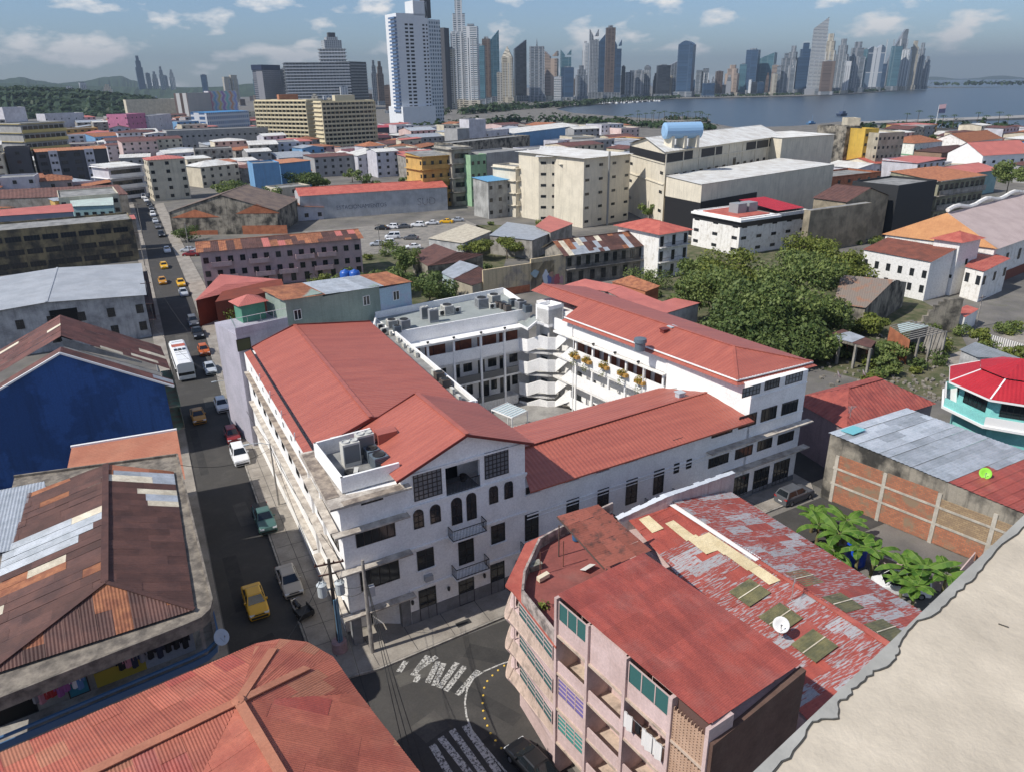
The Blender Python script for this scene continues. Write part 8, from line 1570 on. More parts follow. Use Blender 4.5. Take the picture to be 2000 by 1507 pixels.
r = thing('blue_cylinder_tank', 'pale blue horizontal tank on the roof of the cream works', 'tank', at(1333, 268, wz)); tkz = z_+5.5; a, c = at(1298, 256, tkz), at(1367, 254, tkz); b = MB(); b.tube([lerp(a, c, -.03), a, c, lerp(a, c, 1.03)], [1.6, 2.4, 2.4, 1.6], 18); b.obj('shell', PL('tank_pale_blue', (.25, .42, .62), .5), r)
b = MB()
for f in (.15, .5, .85): p = lerp(a, c, f); b.box(p.x-.5, p.x+.5, p.y-2, p.y+2, tkz-5, tkz-1.5)
b.bar(a+UP*2.9, c+UP*2.9, .15); b.obj('cradle', CRW, r)
b = MB(); p = at(1184, 300, 20)
tag(b.tube([at(1184, 440, 0)+Vector((0, -.5, 0)), at(1184, 440, 0)+Vector((0, -.5, zat(at(1184, 440, 0), 296)))], .35, 8).obj('flue_pipe', PL('flue_grey', (.25, .25, .24))), 'tall grey flue pipe on the broad cream works block', 'pipe')
bb('soot_tower', 'soot-black party wall tower beyond the cream works', (1640, 345), (1668, 342), (1628, 252), 16, SOOT, FLATROOF); bb('beige_tank_house', 'beige box on top of the soot-black tower', (1642, 330), (1666, 330), (1628, 234), 10, CREAM, FLATROOF)
bb('yellow_stepped_house', 'narrow yellow house with a stepped front', (1676, 348), (1702, 346), (1665, 256), 16, YEL, FLATROOF, rows=5, cols=2, ww=1.4); bb('worn_cream_flats', 'worn cream-grey flats beside the narrow yellow house', (1703, 350), (1752, 346), (1698, 264), 16, wallc('worn_cream', (.44, .40, .31), .7, .5), WROOF, rows=5, cols=6, ww=1.1, side=3)
r, q, z_ = bb('white_office', 'white office with a black band, rooftop coolers and a red roof patch', (1440, 500), (1570, 478), (1433, 434), 17, WHITE2, FLATROOF, rows=3, cols=5, ww=1.8, wh=.8, side=3); u = unit(q[0], q[1]); n = Vector((u.y, -u.x, 0)); Lq = (q[1]-q[0]).length
b = MB(); b.prism([q[0]+n*.1-u*.1, q[1]+n*.1+u*.1, q[2]-n*.1+u*.1, q[3]-n*.1-u*.1], z_-1.6, z_-.3); b.obj('black_band', FR, r); b = MB(); b.prism([q[0]+n*.9-u*.9, q[0]+u*Lq*.55+n*.9, q[0]+u*Lq*.55-n*18, q[3]-u*.9], z_-.2, z_+.35); b.obj('white_roof_rim', WHITE, r); b = MB(); b.prism([q[0]-n*2+u*1.5, q[0]+u*Lq*.5-n*2, q[0]+u*Lq*.5-n*15, q[3]+u*1.5+n*2], z_+.3, z_+.6); b.obj('red_roof_deck', REDROOF2, r)
b = MB(); q2 = [q[0]+u*Lq*.6-n*1.5, q[1]-n*1.5, q[2]+n*1.5, q[3]+u*Lq*.6+n*1.5]; b.corr([V(q2[0], z_+.9), V(q2[1], z_+.9), V(q2[2], z_+2.2), V(q2[3], z_+2.2)], -n, .5, .05); b.obj('red_sheet_roof', CR, r)
for f in (.2, .36): b = MB(); p = q[0]+u*Lq*f-n*6; b.obox(V(p, z_+.6), u*3.2, -n*3.2, UP*2.4); tag(b.obj('rooftop_cooler', ACG), 'big grey cooler on the white office roof, %s the corner' % ('nearest' if f < .3 else 'farther from'), 'cooler')
bb('unfinished_brick_house', 'unfinished orange brick house with a grey slab roof', (1566, 412), (1712, 392), (1562, 356), 14, BRICK, FLATROOF, rows=3, cols=8, ww=1.4); bb('stone_gable_ruin', 'rubble stone gable ruin above the trees', (1640, 478), (1722, 462), (1624, 400), 10, wallc('rubble_stone', (.34, .29, .21), .55, .4), RUST, 'gable', 3, 'y'); bb('stone_yard_wall', 'long rubble stone wall beside the white office', (1572, 496), (1690, 476), (1562, 415), 2, MC['rubble_stone'], FLATROOF, par=0)
bb('black_wrapped_building', 'building wrapped in black sheeting with white print', (1738, 462), (1812, 446), (1724, 372), 14, PL('black_wrap', (.02, .022, .025), .7), FLATROOF); bb('old_balcony_flats', 'old grey-green flats with columns under a red-brown roof', (1818, 440), (1908, 424), (1808, 358), 16, wallc('grey_green_old', (.30, .29, .21), .6, .6), RUST2, 'shed', 1.5, 'x', 3, 9, 1.6, 1.6, 0, (3, CONC, .8))
bb('coral_roof_hall', 'long coral roofed hall over pale teal walls', (1812, 398), (1940, 376), (1808, 352), 16, MC['pale_teal_wall'], CORAL, 'gable', 2.0); bb('tan_roof_house', 'house with a faded pink roof before the soot tower', (1700, 352), (1764, 345), (1696, 322), 16, CREAM, REDROOF2, 'gable', 2.0); bb('green_roof_store', 'small store with a green roof', (1762, 332), (1806, 328), (1758, 308), 14, CHAR, M('green_roof', (.12, .25, .14)), 'shed', .6)
bb('white_gable_house', 'white gabled house with a coral roof near the right edge', (1910, 352), (2010, 345), (1903, 306), 18, WHITE, CORAL, 'gable', 5, 'x', 2, 6, 1.6); bb('white_corner_house', 'white house with a dark red hip roof near the sea', (1778, 328), (1832, 322), (1775, 282), 16, WHITE2, RUST2, 'hip', 3, 'x', 2, 5, 1.3); bb('terrace_brown_house', 'brown-balconied house beside the white gabled one', (1832, 338), (1905, 330), (1828, 300), 14, wallc('brown_terrace', (.3, .2, .14)), RUST, 'hip', 2, 'x', 2, 6, 1.4); bb('long_red_roof_house', 'long house with a maroon roof near the coast road', (1880, 318), (1950, 308), (1876, 280), 18, WHITE2, RUST2, 'gable', 4)
# dense small roofs between: built one by one from three kinds
SKIP = [(240, 345, 345, 460)]
fr = random.Random(77); kinds = (('coral', CORAL), ('rusty brown', RUST2), ('maroon', MAR), ('grey', FLATROOF), ('white', WROOF), ('silver', GALV)); wls = (('white', LAV), ('cream', CREAM), ('grey', BLOCKG), ('stained', CONC), ('pink', PINKW), ('blue', LBLUE), ('ochre', OCH))
PXR += [(570, 345, 900, 470), (320, 362, 560, 480), (376, 430, 715, 560)]
n_ok = 0; tries = 0
while n_ok < 290 and tries < 40000:
    tries += 1; x = fr.uniform(-40, 2040); y = 206+fr.random()**1.1*(228 if x < 900 else 150)
    if x > 1000 and y < 268+ (0 if x < 1500 else 8): continue
    if x > 690 and y < 262: continue
    if 700 < x < 1000 and y > 412: continue
    p = at(x, y, 0); D = hypot(p.x, p.y)
    if D > 1150 or (-12 < p.x < 18 and p.y < 520) or D < 230: continue
    if x < 260 and y < 222: continue
    if any(a < x < c and b_ < y < d_ for a, b_, c, d_ in PXR): continue
    sz = fr.uniform(5.5, 10)*(1+D/2500)
    if any((p.x-a)**2+(p.y-c)**2 < (rd_*.8+sz*.85)**2 for a, c, rd_ in FTP): continue
    FTP.append((p.x, p.y, sz)); n_ok += 1; a = rad(fr.choice((4, 4, 8, -3, 14, 25))); u = Vector((cos(a), sin(a), 0)); n = Vector((-sin(a), cos(a), 0)); w_, dd_ = sz*fr.uniform(.8, 1.25), sz*fr.uniform(.7, 1.1)
    q = [p-u*w_-n*dd_, p+u*w_-n*dd_, p+u*w_+n*dd_, p-u*w_+n*dd_]; kn, km = fr.choices(kinds, (2.2, 3, 2.5, 6, 3, 2))[0]; wn, wm = fr.choices(wls, (4, 4, 3, 3, 1.5, .6, .8))[0]; hh = fr.choice((4, 6, 6.5, 9, 9.5, 12)) if y > 230 else fr.choice((6, 9, 12, 15))
    kd = 'flat' if kn == 'grey' else fr.choice(('gable', 'gable', 'hip', 'shed'))
    fl = int(hh/3); wl = [(e, 1.1+3*k, 1.3, 1.3, max(2, int(w_*2/3.5))) for k in range(fl) for e in (0,)] if D < 700 else [(0, 1.1+3*k, 2.2, 1.4, max(2, int(w_*2/5))) for k in range(fl)]
    house('city_house', '%s house with a %s roof in the crowded quarter' % (wn, kn), 'house', q, hh, wm, km, kd, fr.uniform(.8, 2.2), fr.choice('xy'), .5, 1.4, .07, wl, '%s houses with %s roofs in the crowded quarter' % (wn, kn))
for k in range(46):
    for _ in range(40):
        x = fr.uniform(0, 1990); y = fr.uniform(228, 420); p = at(x, y, 0)
        if (x > 690 and y < 275) or (-12 < p.x < 18): continue
        if any((p.x-a)**2+(p.y-c)**2 < (rd_*.75+3)**2 for a, c, rd_ in FTP): continue
        s_ = fr.uniform(2.5, 5); tree('city_tree', 'green tree between roofs in the crowded quarter', p, s_*1.7, (s_, s_, s_*.75), 420, .55, fr.choice((LEAF, LEAFD)), 'trees between roofs in the crowded quarter', 500+k, 7, .22); break

SHR = 'shrubs in the overgrown yards'; k_ = 0
for (x0, y0, x1, y1), n_s in (((1600, 610, 1860, 740), 26), ((1225, 515, 1340, 600), 8), ((600, 480, 960, 590), 24), ((1560, 420, 1720, 500), 10), ((900, 440, 1110, 500), 8), ((1850, 640, 1990, 740), 10), ((240, 400, 330, 430), 0)):
    for _ in range(n_s):
        x, y = fr.uniform(x0, x1), fr.uniform(y0, y1); p = at(x, y, 0); s_ = fr.uniform(.8, 2.0); k_ += 1
        if 1480 < x < 1640 and y > 640: continue
        bush('yard_shrub', 'leafy shrub in the overgrown yards between old houses', p, (s_, s_, s_*.8), 260, .26, fr.choice((LEAF, LEAFD, LEAFY)), 900+k_, SHR)
RUB = M('rubble', (.27, .24, .20), (.16, .15, .13), sc=2, rough=.95)
for x0, y0, x1, y1, n_s in ((1600, 640, 1860, 760, 160), (1720, 740, 1860, 790, 90), (850, 520, 960, 600, 60)):
    b = MB()
    for _ in range(n_s):
        p = at(fr.uniform(x0, x1), fr.uniform(y0, y1), 0); s_ = fr.uniform(.15, .6); a = fr.uniform(0, 3); b.obox(p, Vector((cos(a), sin(a), .2*fr.random()))*s_, Vector((-sin(a), cos(a), 0))*s_*.7, UP*s_*.6)
    o = b.obj('rubble', RUB, kind='stuff'); o['label'] = 'scattered rubble among the ruined houses'
# ================================================================ shore, bay, skyline, hills, air
FOREST = leafmat('far_foliage', (.016, .036, .016), (.045, .075, .028))
def wood(name, label, pts, hts, step, size, seed, wd=14):
    rr = random.Random(seed); b = MB()
    for (a, c), h_ in zip(zip(pts, pts[1:]), hts):
        L_ = (c-a).length; n_ = max(2, int(L_/step)); nn = Vector((-(c-a).y, (c-a).x, 0)).normalized()
        for i in range(n_):
            p = lerp(a, c, (i+rr.random())/n_)+nn*rr.uniform(-wd, wd); s_ = size*rr.uniform(.6, 1.3)
            for k in range(16):
                v = Vector((rr.gauss(0, .5), rr.gauss(0, .5), abs(rr.gauss(0, .45)))).normalized()*rr.uniform(.5, 1); q = p+Vector((v.x*s_, v.y*s_, (v.z*.8+.15)*h_*rr.uniform(.7, 1.1))); m_ = s_*.38
                n1_ = (v+UP*.5).normalized(); a_ = n1_.orthogonal().normalized(); t_ = n1_.cross(a_); b.face([q-a_*m_, q+t_*m_*.7, q+a_*m_, q-t_*m_*.7])
    o = b.obj(name, FOREST, loc=pts[0], kind='stuff'); o['label'] = label; o['category'] = 'woods'; return o
wood('shoreline_trees', 'dark mass of park trees along the city shore', [at(x, y, 0) for x, y in ((700, 268), (800, 262), (880, 255), (960, 246), (1040, 240), (1120, 238), (1200, 246), (1290, 250), (1380, 256))], [11, 12, 13, 12, 11, 9, 8, 7], 5, 8, 1, 20)
wood('shoreline_trees', 'park trees below the waterfront towers', [at(x, y, 0) for x, y in ((880, 226), (960, 219), (1040, 212), (1110, 207), (1180, 201), (1250, 196), (1320, 192))], [16, 15, 14, 12, 12, 10], 9, 12, 2, 18)
wood('coast_road_trees', 'trees along the coast road at the right', [at(x, y, 0) for x, y in ((1660, 248), (1740, 251), (1800, 249), (1860, 251), (1930, 253), (2010, 258))], [6, 7, 9, 10, 9], 4, 6, 3, 12)
wood('left_woods', 'dark wooded slope behind the left rooftops', [at(x, y, 0) for x, y in ((-60, 219), (60, 217), (150, 215), (250, 211), (330, 204))], [17, 16, 13, 9], 1.6, 8, 4, 70)
LW2 = 1
wood('far_bank_trees', 'thin line of trees along the far waterfront', [at(x, y, 0) for x, y in ((1320, 190.5), (1440, 188.5), (1590, 185), (1700, 179.5), (1790, 172.5))], [9, 9, 10, 12], 14, 11, 6, 12)
wood('far_bank_trees', 'dark tree strip on the causeway island', [along(x, 166, 4100) for x in (1822, 1880, 1940, 2020)], [14, 22, 22], 22, 24, 7, 12)
b = MB(); p0, p1 = along(1815, 166, 4020), along(2040, 166, 4060); b.obox(V(p0, -2), p1-p0, (60, 160, 0), UP*4); struct('causeway_island', b, GROUND)
b = MB(); p0, p1 = along(1790, 150, 15000), along(2100, 150, 15000); k = 16
for i in range(k): a, c = lerp(p0, p1, i/k), lerp(p0, p1, (i+1)/k); h0_, h1_ = 30+24*sin(i*.9), 30+24*sin((i+1)*.9); b.face([V(a, -3), V(c, -3), V(c, h1_), V(a, h0_)]); b.face([V(a, h0_), V(c, h1_), V(c, -3)+Vector((300, 700, 0)), V(a, -3)+Vector((300, 700, 0))])
struct('far_island', b, FOREST)
HILL = M('hill_forest', (.035, .06, .03), (.02, .04, .022), sc=.006, rough=1.0)
def hills(D, pts, seed, nm='hills'):
    rr = random.Random(seed); b = MB(); xs = []
    for (x0, y0), (x1, y1) in zip(pts, pts[1:]):
        for i in range(8): t = i/8; t2 = t*t*(3-2*t); xs.append((x0+(x1-x0)*t, y0+(y1-y0)*t2+rr.uniform(-.5, .5)))
    rows_ = []
    for x, y in xs:
        v = ray(x, y); c = Vector((0, 0, H))+v*(D/hypot(v.x, v.y)); g0_, g1_ = along(x, y, D*.78), along(x, y, D*1.25); zt_ = max(2, c.z)
        rows_.append([V(g0_, 0), V(lerp(g0_, c, .5), zt_*.45+rr.uniform(-8, 8)), V(c, zt_), V(g1_, 0)])
    for a, c in zip(rows_, rows_[1:]):
        for i in range(3): b.face([a[i], c[i], c[i+1], a[i+1]])
    return struct(nm, b, HILL)
hills(7200, [(-260, 158), (-60, 160), (0, 156), (40, 151), (75, 158), (112, 163), (160, 159), (205, 151), (235, 148.5), (262, 158), (300, 168), (380, 171), (520, 172)], 1)
hills(5200, [(-200, 172), (0, 163), (90, 164), (150, 168), (250, 170), (330, 172), (420, 170), (500, 163), (560, 168), (700, 170)], 2)
hills(1900, [(-240, 180), (-60, 176), (0, 173), (50, 171), (110, 174), (170, 179), (230, 185), (300, 193), (340, 198)], 3, 'wooded_hill')
for f, zf in ((.80, .08), (.85, .26), (.90, .50), (.95, .74), (1.0, .95)):
    pts_ = []
    for x, y in ((-60, 176), (0, 173), (50, 171), (110, 174), (170, 179), (230, 185), (300, 193)):
        v = ray(x, y); c = Vector((0, 0, H))+v*(1900/hypot(v.x, v.y)); g = along(x, y, 1900*f); pts_.append(V(g, max(0, c.z*zf-3)))
    wood('left_woods', 'dark woods covering the low hill behind the rooftops', pts_, [11]*6, 3.0, 12, int(f*100), 45)
# ---- towers
TM = [gridmat('tw_grey', (.30, .31, .33), (.07, .09, .11), 4, 3.6, .5), gridmat('tw_white', (.58, .59, .60), (.10, .13, .16), 4.5, 3.5, .8), gridmat('tw_teal', (.16, .24, .27), (.05, .12, .16), 6, 3.8, .25, gl2=(.09, .2, .25)), gridmat('tw_blue', (.07, .11, .17), (.03, .06, .11), 6, 3.8, .2, gl2=(.05, .10, .18)), gridmat('tw_dark', (.045, .05, .06), (.02, .025, .035), 5, 3.8, .25), gridmat('tw_peach', (.42, .33, .27), (.12, .10, .09), 4, 3.5, .7), gridmat('tw_brown', (.16, .12, .10), (.06, .045, .04), 4, 3.6, .5), gridmat('tw_stripe', (.52, .54, .56), (.07, .10, .14), 5, 60, 1.2), gridmat('tw_band', (.50, .51, .52), (.08, .10, .12), 400, 3.6, .9, band=True), gridmat('tw_cream', (.50, .46, .38), (.13, .12, .10), 4, 3.5, .8)]
GR, WH, TE, BLU, DA, PE, BR, ST, BD, CRM = range(10)
def tower(xl, xr, yt, D, mi, label, top='flat', dep=.75, rot=None, group=None, name='skyscraper', ya=None):
    xm = (xl+xr)/2; v = ray(xm, yt); c = Vector((0, 0, H))+v*(D/hypot(v.x, v.y)); z = c.z; base = V(c, 0); a_, b_ = along(xl, yt, D), along(xr, yt, D); w_ = hypot(b_.x-a_.x, b_.y-a_.y)/2
    u = Vector((b_.x-a_.x, b_.y-a_.y, 0)).normalized(); ang = atan2(u.y, u.x)+(rot if rot is not None else .25*sin(xl*1.7)); u = Vector((cos(ang), sin(ang), 0)); n = Vector((-u.y, u.x, 0)); k = abs(cos(rot if rot is not None else .25*sin(xl*1.7))); w_ *= .92*k
    r = thing(name, label, 'tower', base, group, 0); P_ = lambda x, y, zz: base+u*x*w_+n*y*w_*dep+UP*zz
    def sh(nm, x0, x1, y0, y1, z0, z1, m, slant=0):
        b = MB(); q = [P_(x0, y0, z0), P_(x1, y0, z0), P_(x1, y1, z0), P_(x0, y1, z0)]; t_ = [V(q[0], z1), V(q[1], z1+slant), V(q[2], z1+slant), V(q[3], z1)]
        for i in range(4): b.face([q[i], q[(i+1) % 4], t_[(i+1) % 4], t_[i]])
        b.face(t_); b.obj(nm, m, r)
    m = TM[mi]
    if top == 'flat': sh('shaft', -1, 1, -1, 1, 0, z*.97, m); sh('plant_room', -.5, .45, -.5, .5, z*.97, z, TM[GR])
    elif top == 'slant': sh('shaft', -1, 1, -1, 1, 0, z*.86, m, z*.14)
    elif top == 'slantl': sh('shaft', -1, 1, -1, 1, 0, z, m, -z*.13)
    elif top == 'step': sh('shaft', -1, 1, -1, 1, 0, z*.72, m); sh('upper_shaft', -.7, .75, -.8, .8, z*.72, z*.88, m); sh('crown', -.4, .45, -.5, .5, z*.88, z, m)
    elif top == 'point':
        sh('shaft', -1, 1, -1, 1, 0, z*.8, m); b = MB(); q = [P_(-1, -1, z*.8), P_(1, -1, z*.8), P_(1, 1, z*.8), P_(-1, 1, z*.8)]; t_ = [P_(-.3, -.3, z*.94), P_(.3, -.3, z*.94), P_(.3, .3, z*.94), P_(-.3, .3, z*.94)]
        for i in range(4): b.face([q[i], q[(i+1) % 4], t_[(i+1) % 4], t_[i]]); b.face([t_[i], t_[(i+1) % 4], P_(0, 0, z)])
        b.obj('spire', m, r)
    elif top == 'spike': sh('shaft', -1, 1, -1, 1, 0, z*.88, m); b = MB(); b.tube([P_(0, 0, z*.88), P_(0, 0, z)], [2, .4], 5); b.obj('mast', TM[GR], r)
    elif top == 'notch': sh('shaft', -1, 1, -1, 1, 0, z*.85, m); sh('horn', -1, -.2, -1, 1, z*.85, z, m, -z*.1); sh('horn', .2, 1, -1, 1, z*.9, z*.9, m, z*.1)
    elif top == 'arch':
        sh('shaft', -1, 1, -1, 1, 0, z*.93, m); b = MB(); pr_ = None
        for i in range(9): t = i/8; cur = (P_(-1+2*t, -1, z*.93+z*.07*sin(pi*t)), P_(-1+2*t, 1, z*.93+z*.07*sin(pi*t)), P_(-1+2*t, -1, z*.92), P_(-1+2*t, 1, z*.92)); (b.face([pr_[0], cur[0], cur[1], pr_[1]]), b.face([pr_[2], cur[2], cur[0], pr_[0]]), b.face([pr_[3], cur[3], cur[1], pr_[1]])) if pr_ else None; pr_ = cur
        b.obj('arched_crown', m, r)
    elif top == 'twin': sh('shaft', -1, -.08, -1, 1, 0, z*.94, m); sh('shaft', .08, 1, -.8, 1, 0, z, m); sh('link', -.08, .08, -.4, .4, 0, z*.9, TM[DA])
    elif top == 'sail':
        b = MB(); pr_ = None
        for i in range(17):
            t = i/16; lx = -1+1.72*t**2.0; cur = [P_(lx, -.6, z*t), P_(1, -.6, z*t), P_(1, .6, z*t), P_(lx, .6, z*t)]
            if pr_:
                for j in range(4): b.face([pr_[j], pr_[(j+1) % 4], cur[(j+1) % 4], cur[j]])
            pr_ = cur
        b.face(pr_); b.obj('curved_shaft', m, r); sh('inner_shaft', .1, 1.02, -.7, -.55, 0, z*.62, TM[TE])
    sh('podium', -1.25, 1.25, -1.2, 1.2, 0, min(16, z*.1), TM[CRM if mi in (WH, CRM, PE) else GR])
    if name == 'skyscraper' and mi in (WH, GR, BD, CRM):
        b = MB()
        for s_ in (-1.0, -.33, .33, 1.0): b.obox(P_(s_-.06, -1.03, 0), u*w_*.12, n*w_*.03, UP*z*(.7 if top in ('step', 'point') else .84))
        b.obj('pilaster_strips', TM[WH] if mi != WH else TM[GR], r, kind='stuff')
    return r
for a in ((876, 912, 1, 1500, WH, 'tallest white residential tower with a setback crown', 'step'), (905, 934, 47, 1480, WH, 'white residential tower stepping down beside the tallest white one'), (874, 888, 92, 1440, CRM, 'shorter cream tower in front of the twin white towers'),
    (930, 947, 86, 1750, TE, 'teal glass slab left of the bronze-edged one'), (941, 958, 72, 1800, BR, 'bronze-edged tower between teal glass ones'), (955, 974, 59, 1850, TE, 'teal glass tower with a slanted top', 'slant'), (970, 980, 140, 1700, CRM, 'thin cream block at the foot of the teal tower'), (979, 1002, 90, 1900, CRM, 'cream tower with a golden pointed top', 'point'), (1003, 1028, 78, 2000, DA, 'dark blade tower with one raised corner', 'slant'), (1033, 1064, 76, 1950, GR, 'dark-windowed white-edged tower with a mast', 'spike'), (1064, 1091, 100, 2050, PE, 'peach twin tower with two small peaks', 'notch'), (1094, 1117, 97, 2100, TE, 'teal tower with a V-shaped top', 'notch'), (1096, 1122, 130, 2050, BLU, 'blue block in front of the V-topped tower'),
    (1124, 1147, 128, 2150, GR, 'grey stepped block left of the tall cluster', 'step'), (1138, 1150, 81, 2300, WH, 'slim white tower at the left of the tall cluster'), (1151, 1170, 57, 2250, GR, 'tall grey tower with a squared crown in the cluster', 'notch'), (1168, 1184, 66, 2300, BLU, 'blue-grey tower beside the brown twisted one', 'slant'), (1183, 1203, 50, 2200, BR, 'tall brown slab, darkest of the cluster'), (1199, 1215, 78, 2250, BLU, 'pale blue tower with a horned top at the right of the cluster', 'notch'),
    (1214, 1222, 128, 2300, DA, 'small dark tower right of the tall cluster'), (1221, 1240, 138, 2350, GR, 'grey block pair behind the marina', 'twin'), (1240, 1259, 136, 2380, GR, 'broad grey block with a flat top behind the marina'), (1259, 1272, 127, 2400, GR, 'grey tower with a round cap behind the marina', 'arch'), (1283, 1310, 126, 2350, DA, 'dark block left of the arched tower'), (1302, 1324, 120, 2400, GR, 'grey block with a pointed corner near the arched tower', 'slant'), (1326, 1360, 80, 2300, BLU, 'broad blue-grey tower with an arched crown', 'arch'), (1360, 1386, 134, 2420, GR, 'low grey slabs right of the arched tower', 'twin'), (1398, 1413, 138, 2450, BR, 'short brown tower by the waterfront screen'),
    (1418, 1446, 127, 2450, PE, 'pinkish stepped block along the waterfront', 'step'), (1445, 1460, 124, 2500, TE, 'small blue-teal tower before the dark blue slab'), (1459, 1486, 95, 2600, BLU, 'dark blue glass slab with a clean flat top'), (1485, 1518, 103, 2650, TE, 'teal and cream tower with a rising roofline', 'slant'), (1508, 1522, 126, 2500, PE, 'slim pinkish tower near the blue slab'), (1524, 1552, 104, 2520, GR, 'grey tower with a bulky cap left of the tallest pair', 'step'), (1540, 1562, 90, 2600, GR, 'grey tower with a crown left of the blue one', 'step'), (1560, 1590, 84, 2600, BLU, 'dark blue tower with a white right edge', 'step'), (1584, 1602, 92, 2650, GR, 'grey tower just left of the tallest curved one'),
    (1591, 1621, 34, 2480, BD, 'tallest banded tower with a slanting blue top', 'slant'), (1610, 1638, 66, 2650, CRM, 'cream tower with a narrow crown behind the tallest one', 'step'), (1606, 1634, 118, 2450, BR, 'short brown tower in front of the cream one'), (1636, 1662, 76, 2750, GR, 'grey stepped tower right of the cream one', 'step'), (1650, 1664, 118, 2600, WH, 'short white tower before the grey stepped one'), (1660, 1694, 82, 2800, GR, 'grey tower with jagged stepped top', 'step'), (1684, 1698, 94, 2850, TE, 'teal-edged slab at the end of the jagged group'),
    (1694, 1716, 91, 3000, ST, 'striped white tower, left of the striped pair', 'arch'), (1712, 1731, 88, 3000, ST, 'striped white tower, right of the striped pair', 'arch'), (1731, 1776, 58, 3300, GR, 'sail-shaped tower with a curved edge', 'sail'), (1742, 1764, 88, 3150, TE, 'teal slab standing in front of the sail tower'), (1762, 1782, 95, 3200, WH, 'pale grey slab right of the sail tower'), (1778, 1800, 80, 3350, CRM, 'pale cream tower group with small gables', 'step'), (1795, 1812, 84, 3400, GR, 'grey-green tower near the end of the point', 'step'), (1806, 1821, 110, 3450, GR, 'last grey tower at the tip of the point', 'step'),
    (259, 274, 109, 5000, BLU, 'very tall lone tapering tower on the left horizon', 'step'), (282, 292, 142, 5100, GR, 'first short tower of the distant left cluster'), (294, 306, 140, 5100, GR, 'second short tower of the distant left cluster', 'step'), (307, 317, 130, 5000, GR, 'tall middle tower of the distant left cluster', 'step'), (318, 326, 147, 5200, GR, 'low tower of the distant left cluster'), (328, 338, 136, 5000, GR, 'last tower of the distant left cluster', 'step'), (391, 403, 145, 3200, BLU, 'lone blue-grey tower above the left trees'), (491, 506, 137, 2600, TE, 'teal tower behind the blue-crowned office', 'step'), (433, 462, 147, 2600, CRM, 'row of cream blocks on the left horizon', 'twin'), (500, 512, 156, 2500, CRM, 'small cream tower beside the teal one'), (128, 140, 168, 2700, WH, 'small white tower, left of a pair above the woods'), (153, 167, 160, 2700, WH, 'taller white tower above the woods'), (198, 218, 165, 3000, CRM, 'cream cluster above the left woods', 'step'),
    (722, 734, 118, 1900, GR, 'grey tower left of two behind the dark wing', 'step'), (733, 747, 120, 1850, BR, 'brownish tower right of two behind the dark wing', 'step'), (546, 560, 133, 1700, DA, 'dark tower directly beside the blue-crowned office'), (764, 774, 146, 1600, GR, 'grey tower just left of the white slab tower', 'flat'), (750, 764, 165, 1300, BR, 'brick-brown mid-rise near the white slab tower')):
    tower(*a[:6], **({'top': a[6]} if len(a) > 6 else {}))
tr_ = random.Random(21)
def shoreD(x): return 2230+max(0, x-1440)*1.0+max(0, x-1600)*3.2
for k in range(58):
    x = 1125+k*12.1+tr_.uniform(-4, 4); w_ = tr_.uniform(7, 14); tall = tr_.uniform(18, 46)*(1.25 if 1500 < x < 1800 else 1)
    if x > 1812: break
    yb = 187-(max(0, x-1440)*.022)-(max(0, x-1620)*.035); tower(x-w_/2, x+w_/2, yb-tall, shoreD(x)+tr_.uniform(150, 420), tr_.choice((GR, GR, WH, PE, BR, CRM, DA, BLU)), 'mid-height block packed between the waterfront towers', tr_.choice(('flat', 'flat', 'step', 'twin')), group='mid-height blocks along the far waterfront', name='waterfront_block')
for k in range(70):
    x = tr_.uniform(120, 1120); D = tr_.uniform(1250, 2800); w_ = tr_.uniform(8, 20)*1400/D*1.1
    if x < 330 and D < 2300: continue
    if 690 < x < 1100 and D < 1700: continue
    hh = tr_.uniform(12, 34 if x < 640 else 60); v = along(x, 180, D); rel = Vector((v.x, v.y, hh))-Vector((0, 0, H)); yt = 753.5+FPX*rel.dot(AY)/rel.dot(_fw)
    tower(x-w_/2, x+w_/2, yt, D, tr_.choice((WH, WH, CRM, GR, PE, BR, BD)), 'pale mid-rise block in the distant city', tr_.choice(('flat', 'flat', 'step')), group='mid-rise blocks in the distant city', name='distant_block')
# advertising screen on the waterfront
tower(1372, 1396, 162, 2260, BLU, 'low blue waterfront building carrying a lit screen', 'flat', name='waterfront_hall')
# ---- boats, breakwater, palms, islet
HULL = PL('boat_white', (.72, .73, .74), .4)
def boat(p, L_, rz, label, group=None, col=None):
    r = thing('boat', label, 'boat', p, group, 0); c, s_ = cos(rz), sin(rz); T = lambda x, y, z: p+Vector((x*c-y*s_, x*s_+y*c, z)); b = MB()
    o = [(-.5, -.13), (.2, -.14), (.5, 0), (.2, .14), (-.5, .13)]; lo = [T(x*L_*.9, y*L_*.7, -.3) for x, y in o]; hi = [T(x*L_, y*L_, L_*.1) for x, y in o]
    for i in range(5): b.face([lo[i], lo[(i+1) % 5], hi[(i+1) % 5], hi[i]])
    b.face(hi); b.obj('hull', col or HULL, r); b = MB(); b.obox(T(-.25*L_, -.08*L_, L_*.1), Vector((c, s_, 0))*L_*.35, Vector((-s_, c, 0))*L_*.16, UP*L_*.1); b.tube([T(0, 0, L_*.1), T(0, 0, L_*.55)], .15, 4); b.obj('cabin', col or HULL, r); return r
b = MB(); pts = [at(x, y, -1) for x, y in ((1120, 205), (1190, 202.5), (1250, 199.5), (1292, 196.5))]
for a, c in zip(pts, pts[1:]): b.obox(a-Vector((0, 9, 1)), c-a, (0, 18, 0), UP*3.2)
struct('breakwater', b, M('breakwater_rock', (.2, .19, .18), (.12, .115, .11), sc=.3))
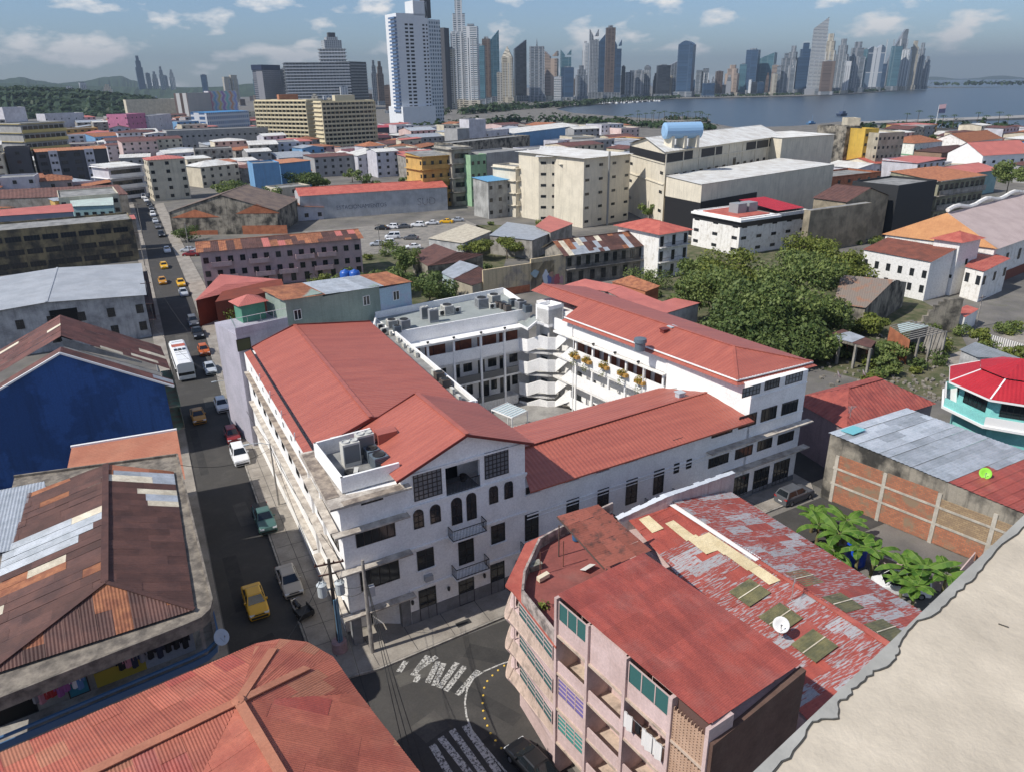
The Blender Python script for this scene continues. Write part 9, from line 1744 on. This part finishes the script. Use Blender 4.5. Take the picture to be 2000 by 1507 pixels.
for k in range(26): x = 1172+k*4.6+tr_.uniform(-1, 1); boat(at(x, 203.6-k*.24+tr_.uniform(0, 1.2), -1.4), tr_.uniform(10, 17), tr_.uniform(-.4, .4)+1.3, 'white pleasure boat moored at the breakwater', 'white boats moored at the breakwater')
boat(at(1646, 226, -1.4), 26, .3, 'dark blue working boat alone in the bay', None, PL('boat_blue', (.06, .09, .16), .5)); boat(at(1585, 243, -1.4), 16, .2, 'blue fishing boat at the near quay', None, PL('boat_blue2', (.12, .25, .42), .5))
b = MB(); b.prism([at(x, y, -1) for x, y in ((1290, 234), (1340, 241), (1388, 239), (1385, 235), (1330, 230))], -2, .3); struct('islet', b, GROUND); wood('islet_trees', 'low trees on the park spit', [at(x, y, 0) for x, y in ((1300, 234), (1340, 237), (1382, 237.5))], [7, 6], 4, 5, 9, 5)
b = MB(); b.prism([at(x, y, -.5) for x, y in ((1660, 240), (2010, 226), (2010, 231), (1665, 244))], -2, .2); struct('sea_wall', b, M('quay_concrete', (.32, .31, .29), (.24, .23, .22), sc=.2)); b = MB(); b.face([at(x, y, .25) for x, y in ((1700, 262), (1830, 250), (2010, 246), (2010, 250), (1840, 254), (1720, 266))]); struct('coast_road', b, ASPH)
FROND = leafmat('palm_frond', (.03, .055, .02), (.07, .11, .035))
def palm(p, h_, label, group, seed):
    rr = random.Random(seed); r = thing('palm_tree', label, 'palm tree', p, group); b = MB(); t = p+Vector((rr.uniform(-.8, .8), rr.uniform(-.8, .8), h_)); b.tube([p, lerp(p, t, .5), t], [.35, .25, .2], 5); b.obj('trunk', BARK, r); b = MB()
    for k in range(11):
        a = k*.571+rr.random()*.3; d = Vector((cos(a), sin(a), 0)); n = Vector((-d.y, d.x, 0)); pr_ = None
        for i in range(5): q = t+d*(3.6*i/4)+UP*(1.2*i/4-2.3*(i/4)**2); w_ = .55*(1-.6*i/4); cur = (q-n*w_, q+n*w_); (b.face([pr_[0], cur[0], cur[1], pr_[1]]) if pr_ else None); pr_ = cur
    b.obj('crown', FROND, r); return r
for k in range(18): palm(at(1222+k*9.5+tr_.uniform(-4, 4), 240+tr_.uniform(-2, 6), 0), tr_.uniform(9, 13), 'palm in the row along the park shore', 'palms along the park shore', k)
for k, x in enumerate((1768, 1790, 1812, 1838, 1860, 1905, 1923, 1948, 1966)): palm(at(x, 252+2*sin(x), 0), tr_.uniform(10, 15), 'palm beside the coast road at the right', 'palms beside the coast road', 60+k)
P = at(1824, 262, 0); r = thing('flag_pole', 'tall flag pole with a dark and pale flag by the coast road', 'flag pole', P); zt_ = zat(P, 205); b = MB(); b.tube([P, V(P, zt_)], [.35, .2], 6); b.obj('pole', PL('pole_white', (.6, .6, .6)), r)
for k, c in enumerate(((.45, .3, .33), (.05, .06, .12))): b = MB(); b.face([V(P, zt_-k*3.2)+Vector((0, 0, 0)), V(P, zt_-k*3.2)+Vector((4.2, -3, .6)), V(P, zt_-3.2-k*3.2)+Vector((4.2, -3, .3)), V(P, zt_-3.2-k*3.2)]); b.obj('flag', PL('flag_%d' % k, c), r)
# ---- the air between
hz = bpy.data.materials.new('haze_air'); hz.use_nodes = True; t = hz.node_tree; t.nodes.clear(); o = t.nodes.new('ShaderNodeOutputMaterial'); pv = t.nodes.new('ShaderNodeVolumePrincipled'); pv.inputs['Color'].default_value = (.36, .45, .55, 1); pv.inputs['Density'].default_value = HAZE; pv.inputs['Anisotropy'].default_value = .0
t.links.new(pv.outputs[0], o.inputs['Volume'])
b = MB(); b.box(-11000, 25000, -1500, 17000, -8, 620); ho = b.obj('haze', hz, loc=(0, 0, -8), kind='stuff')
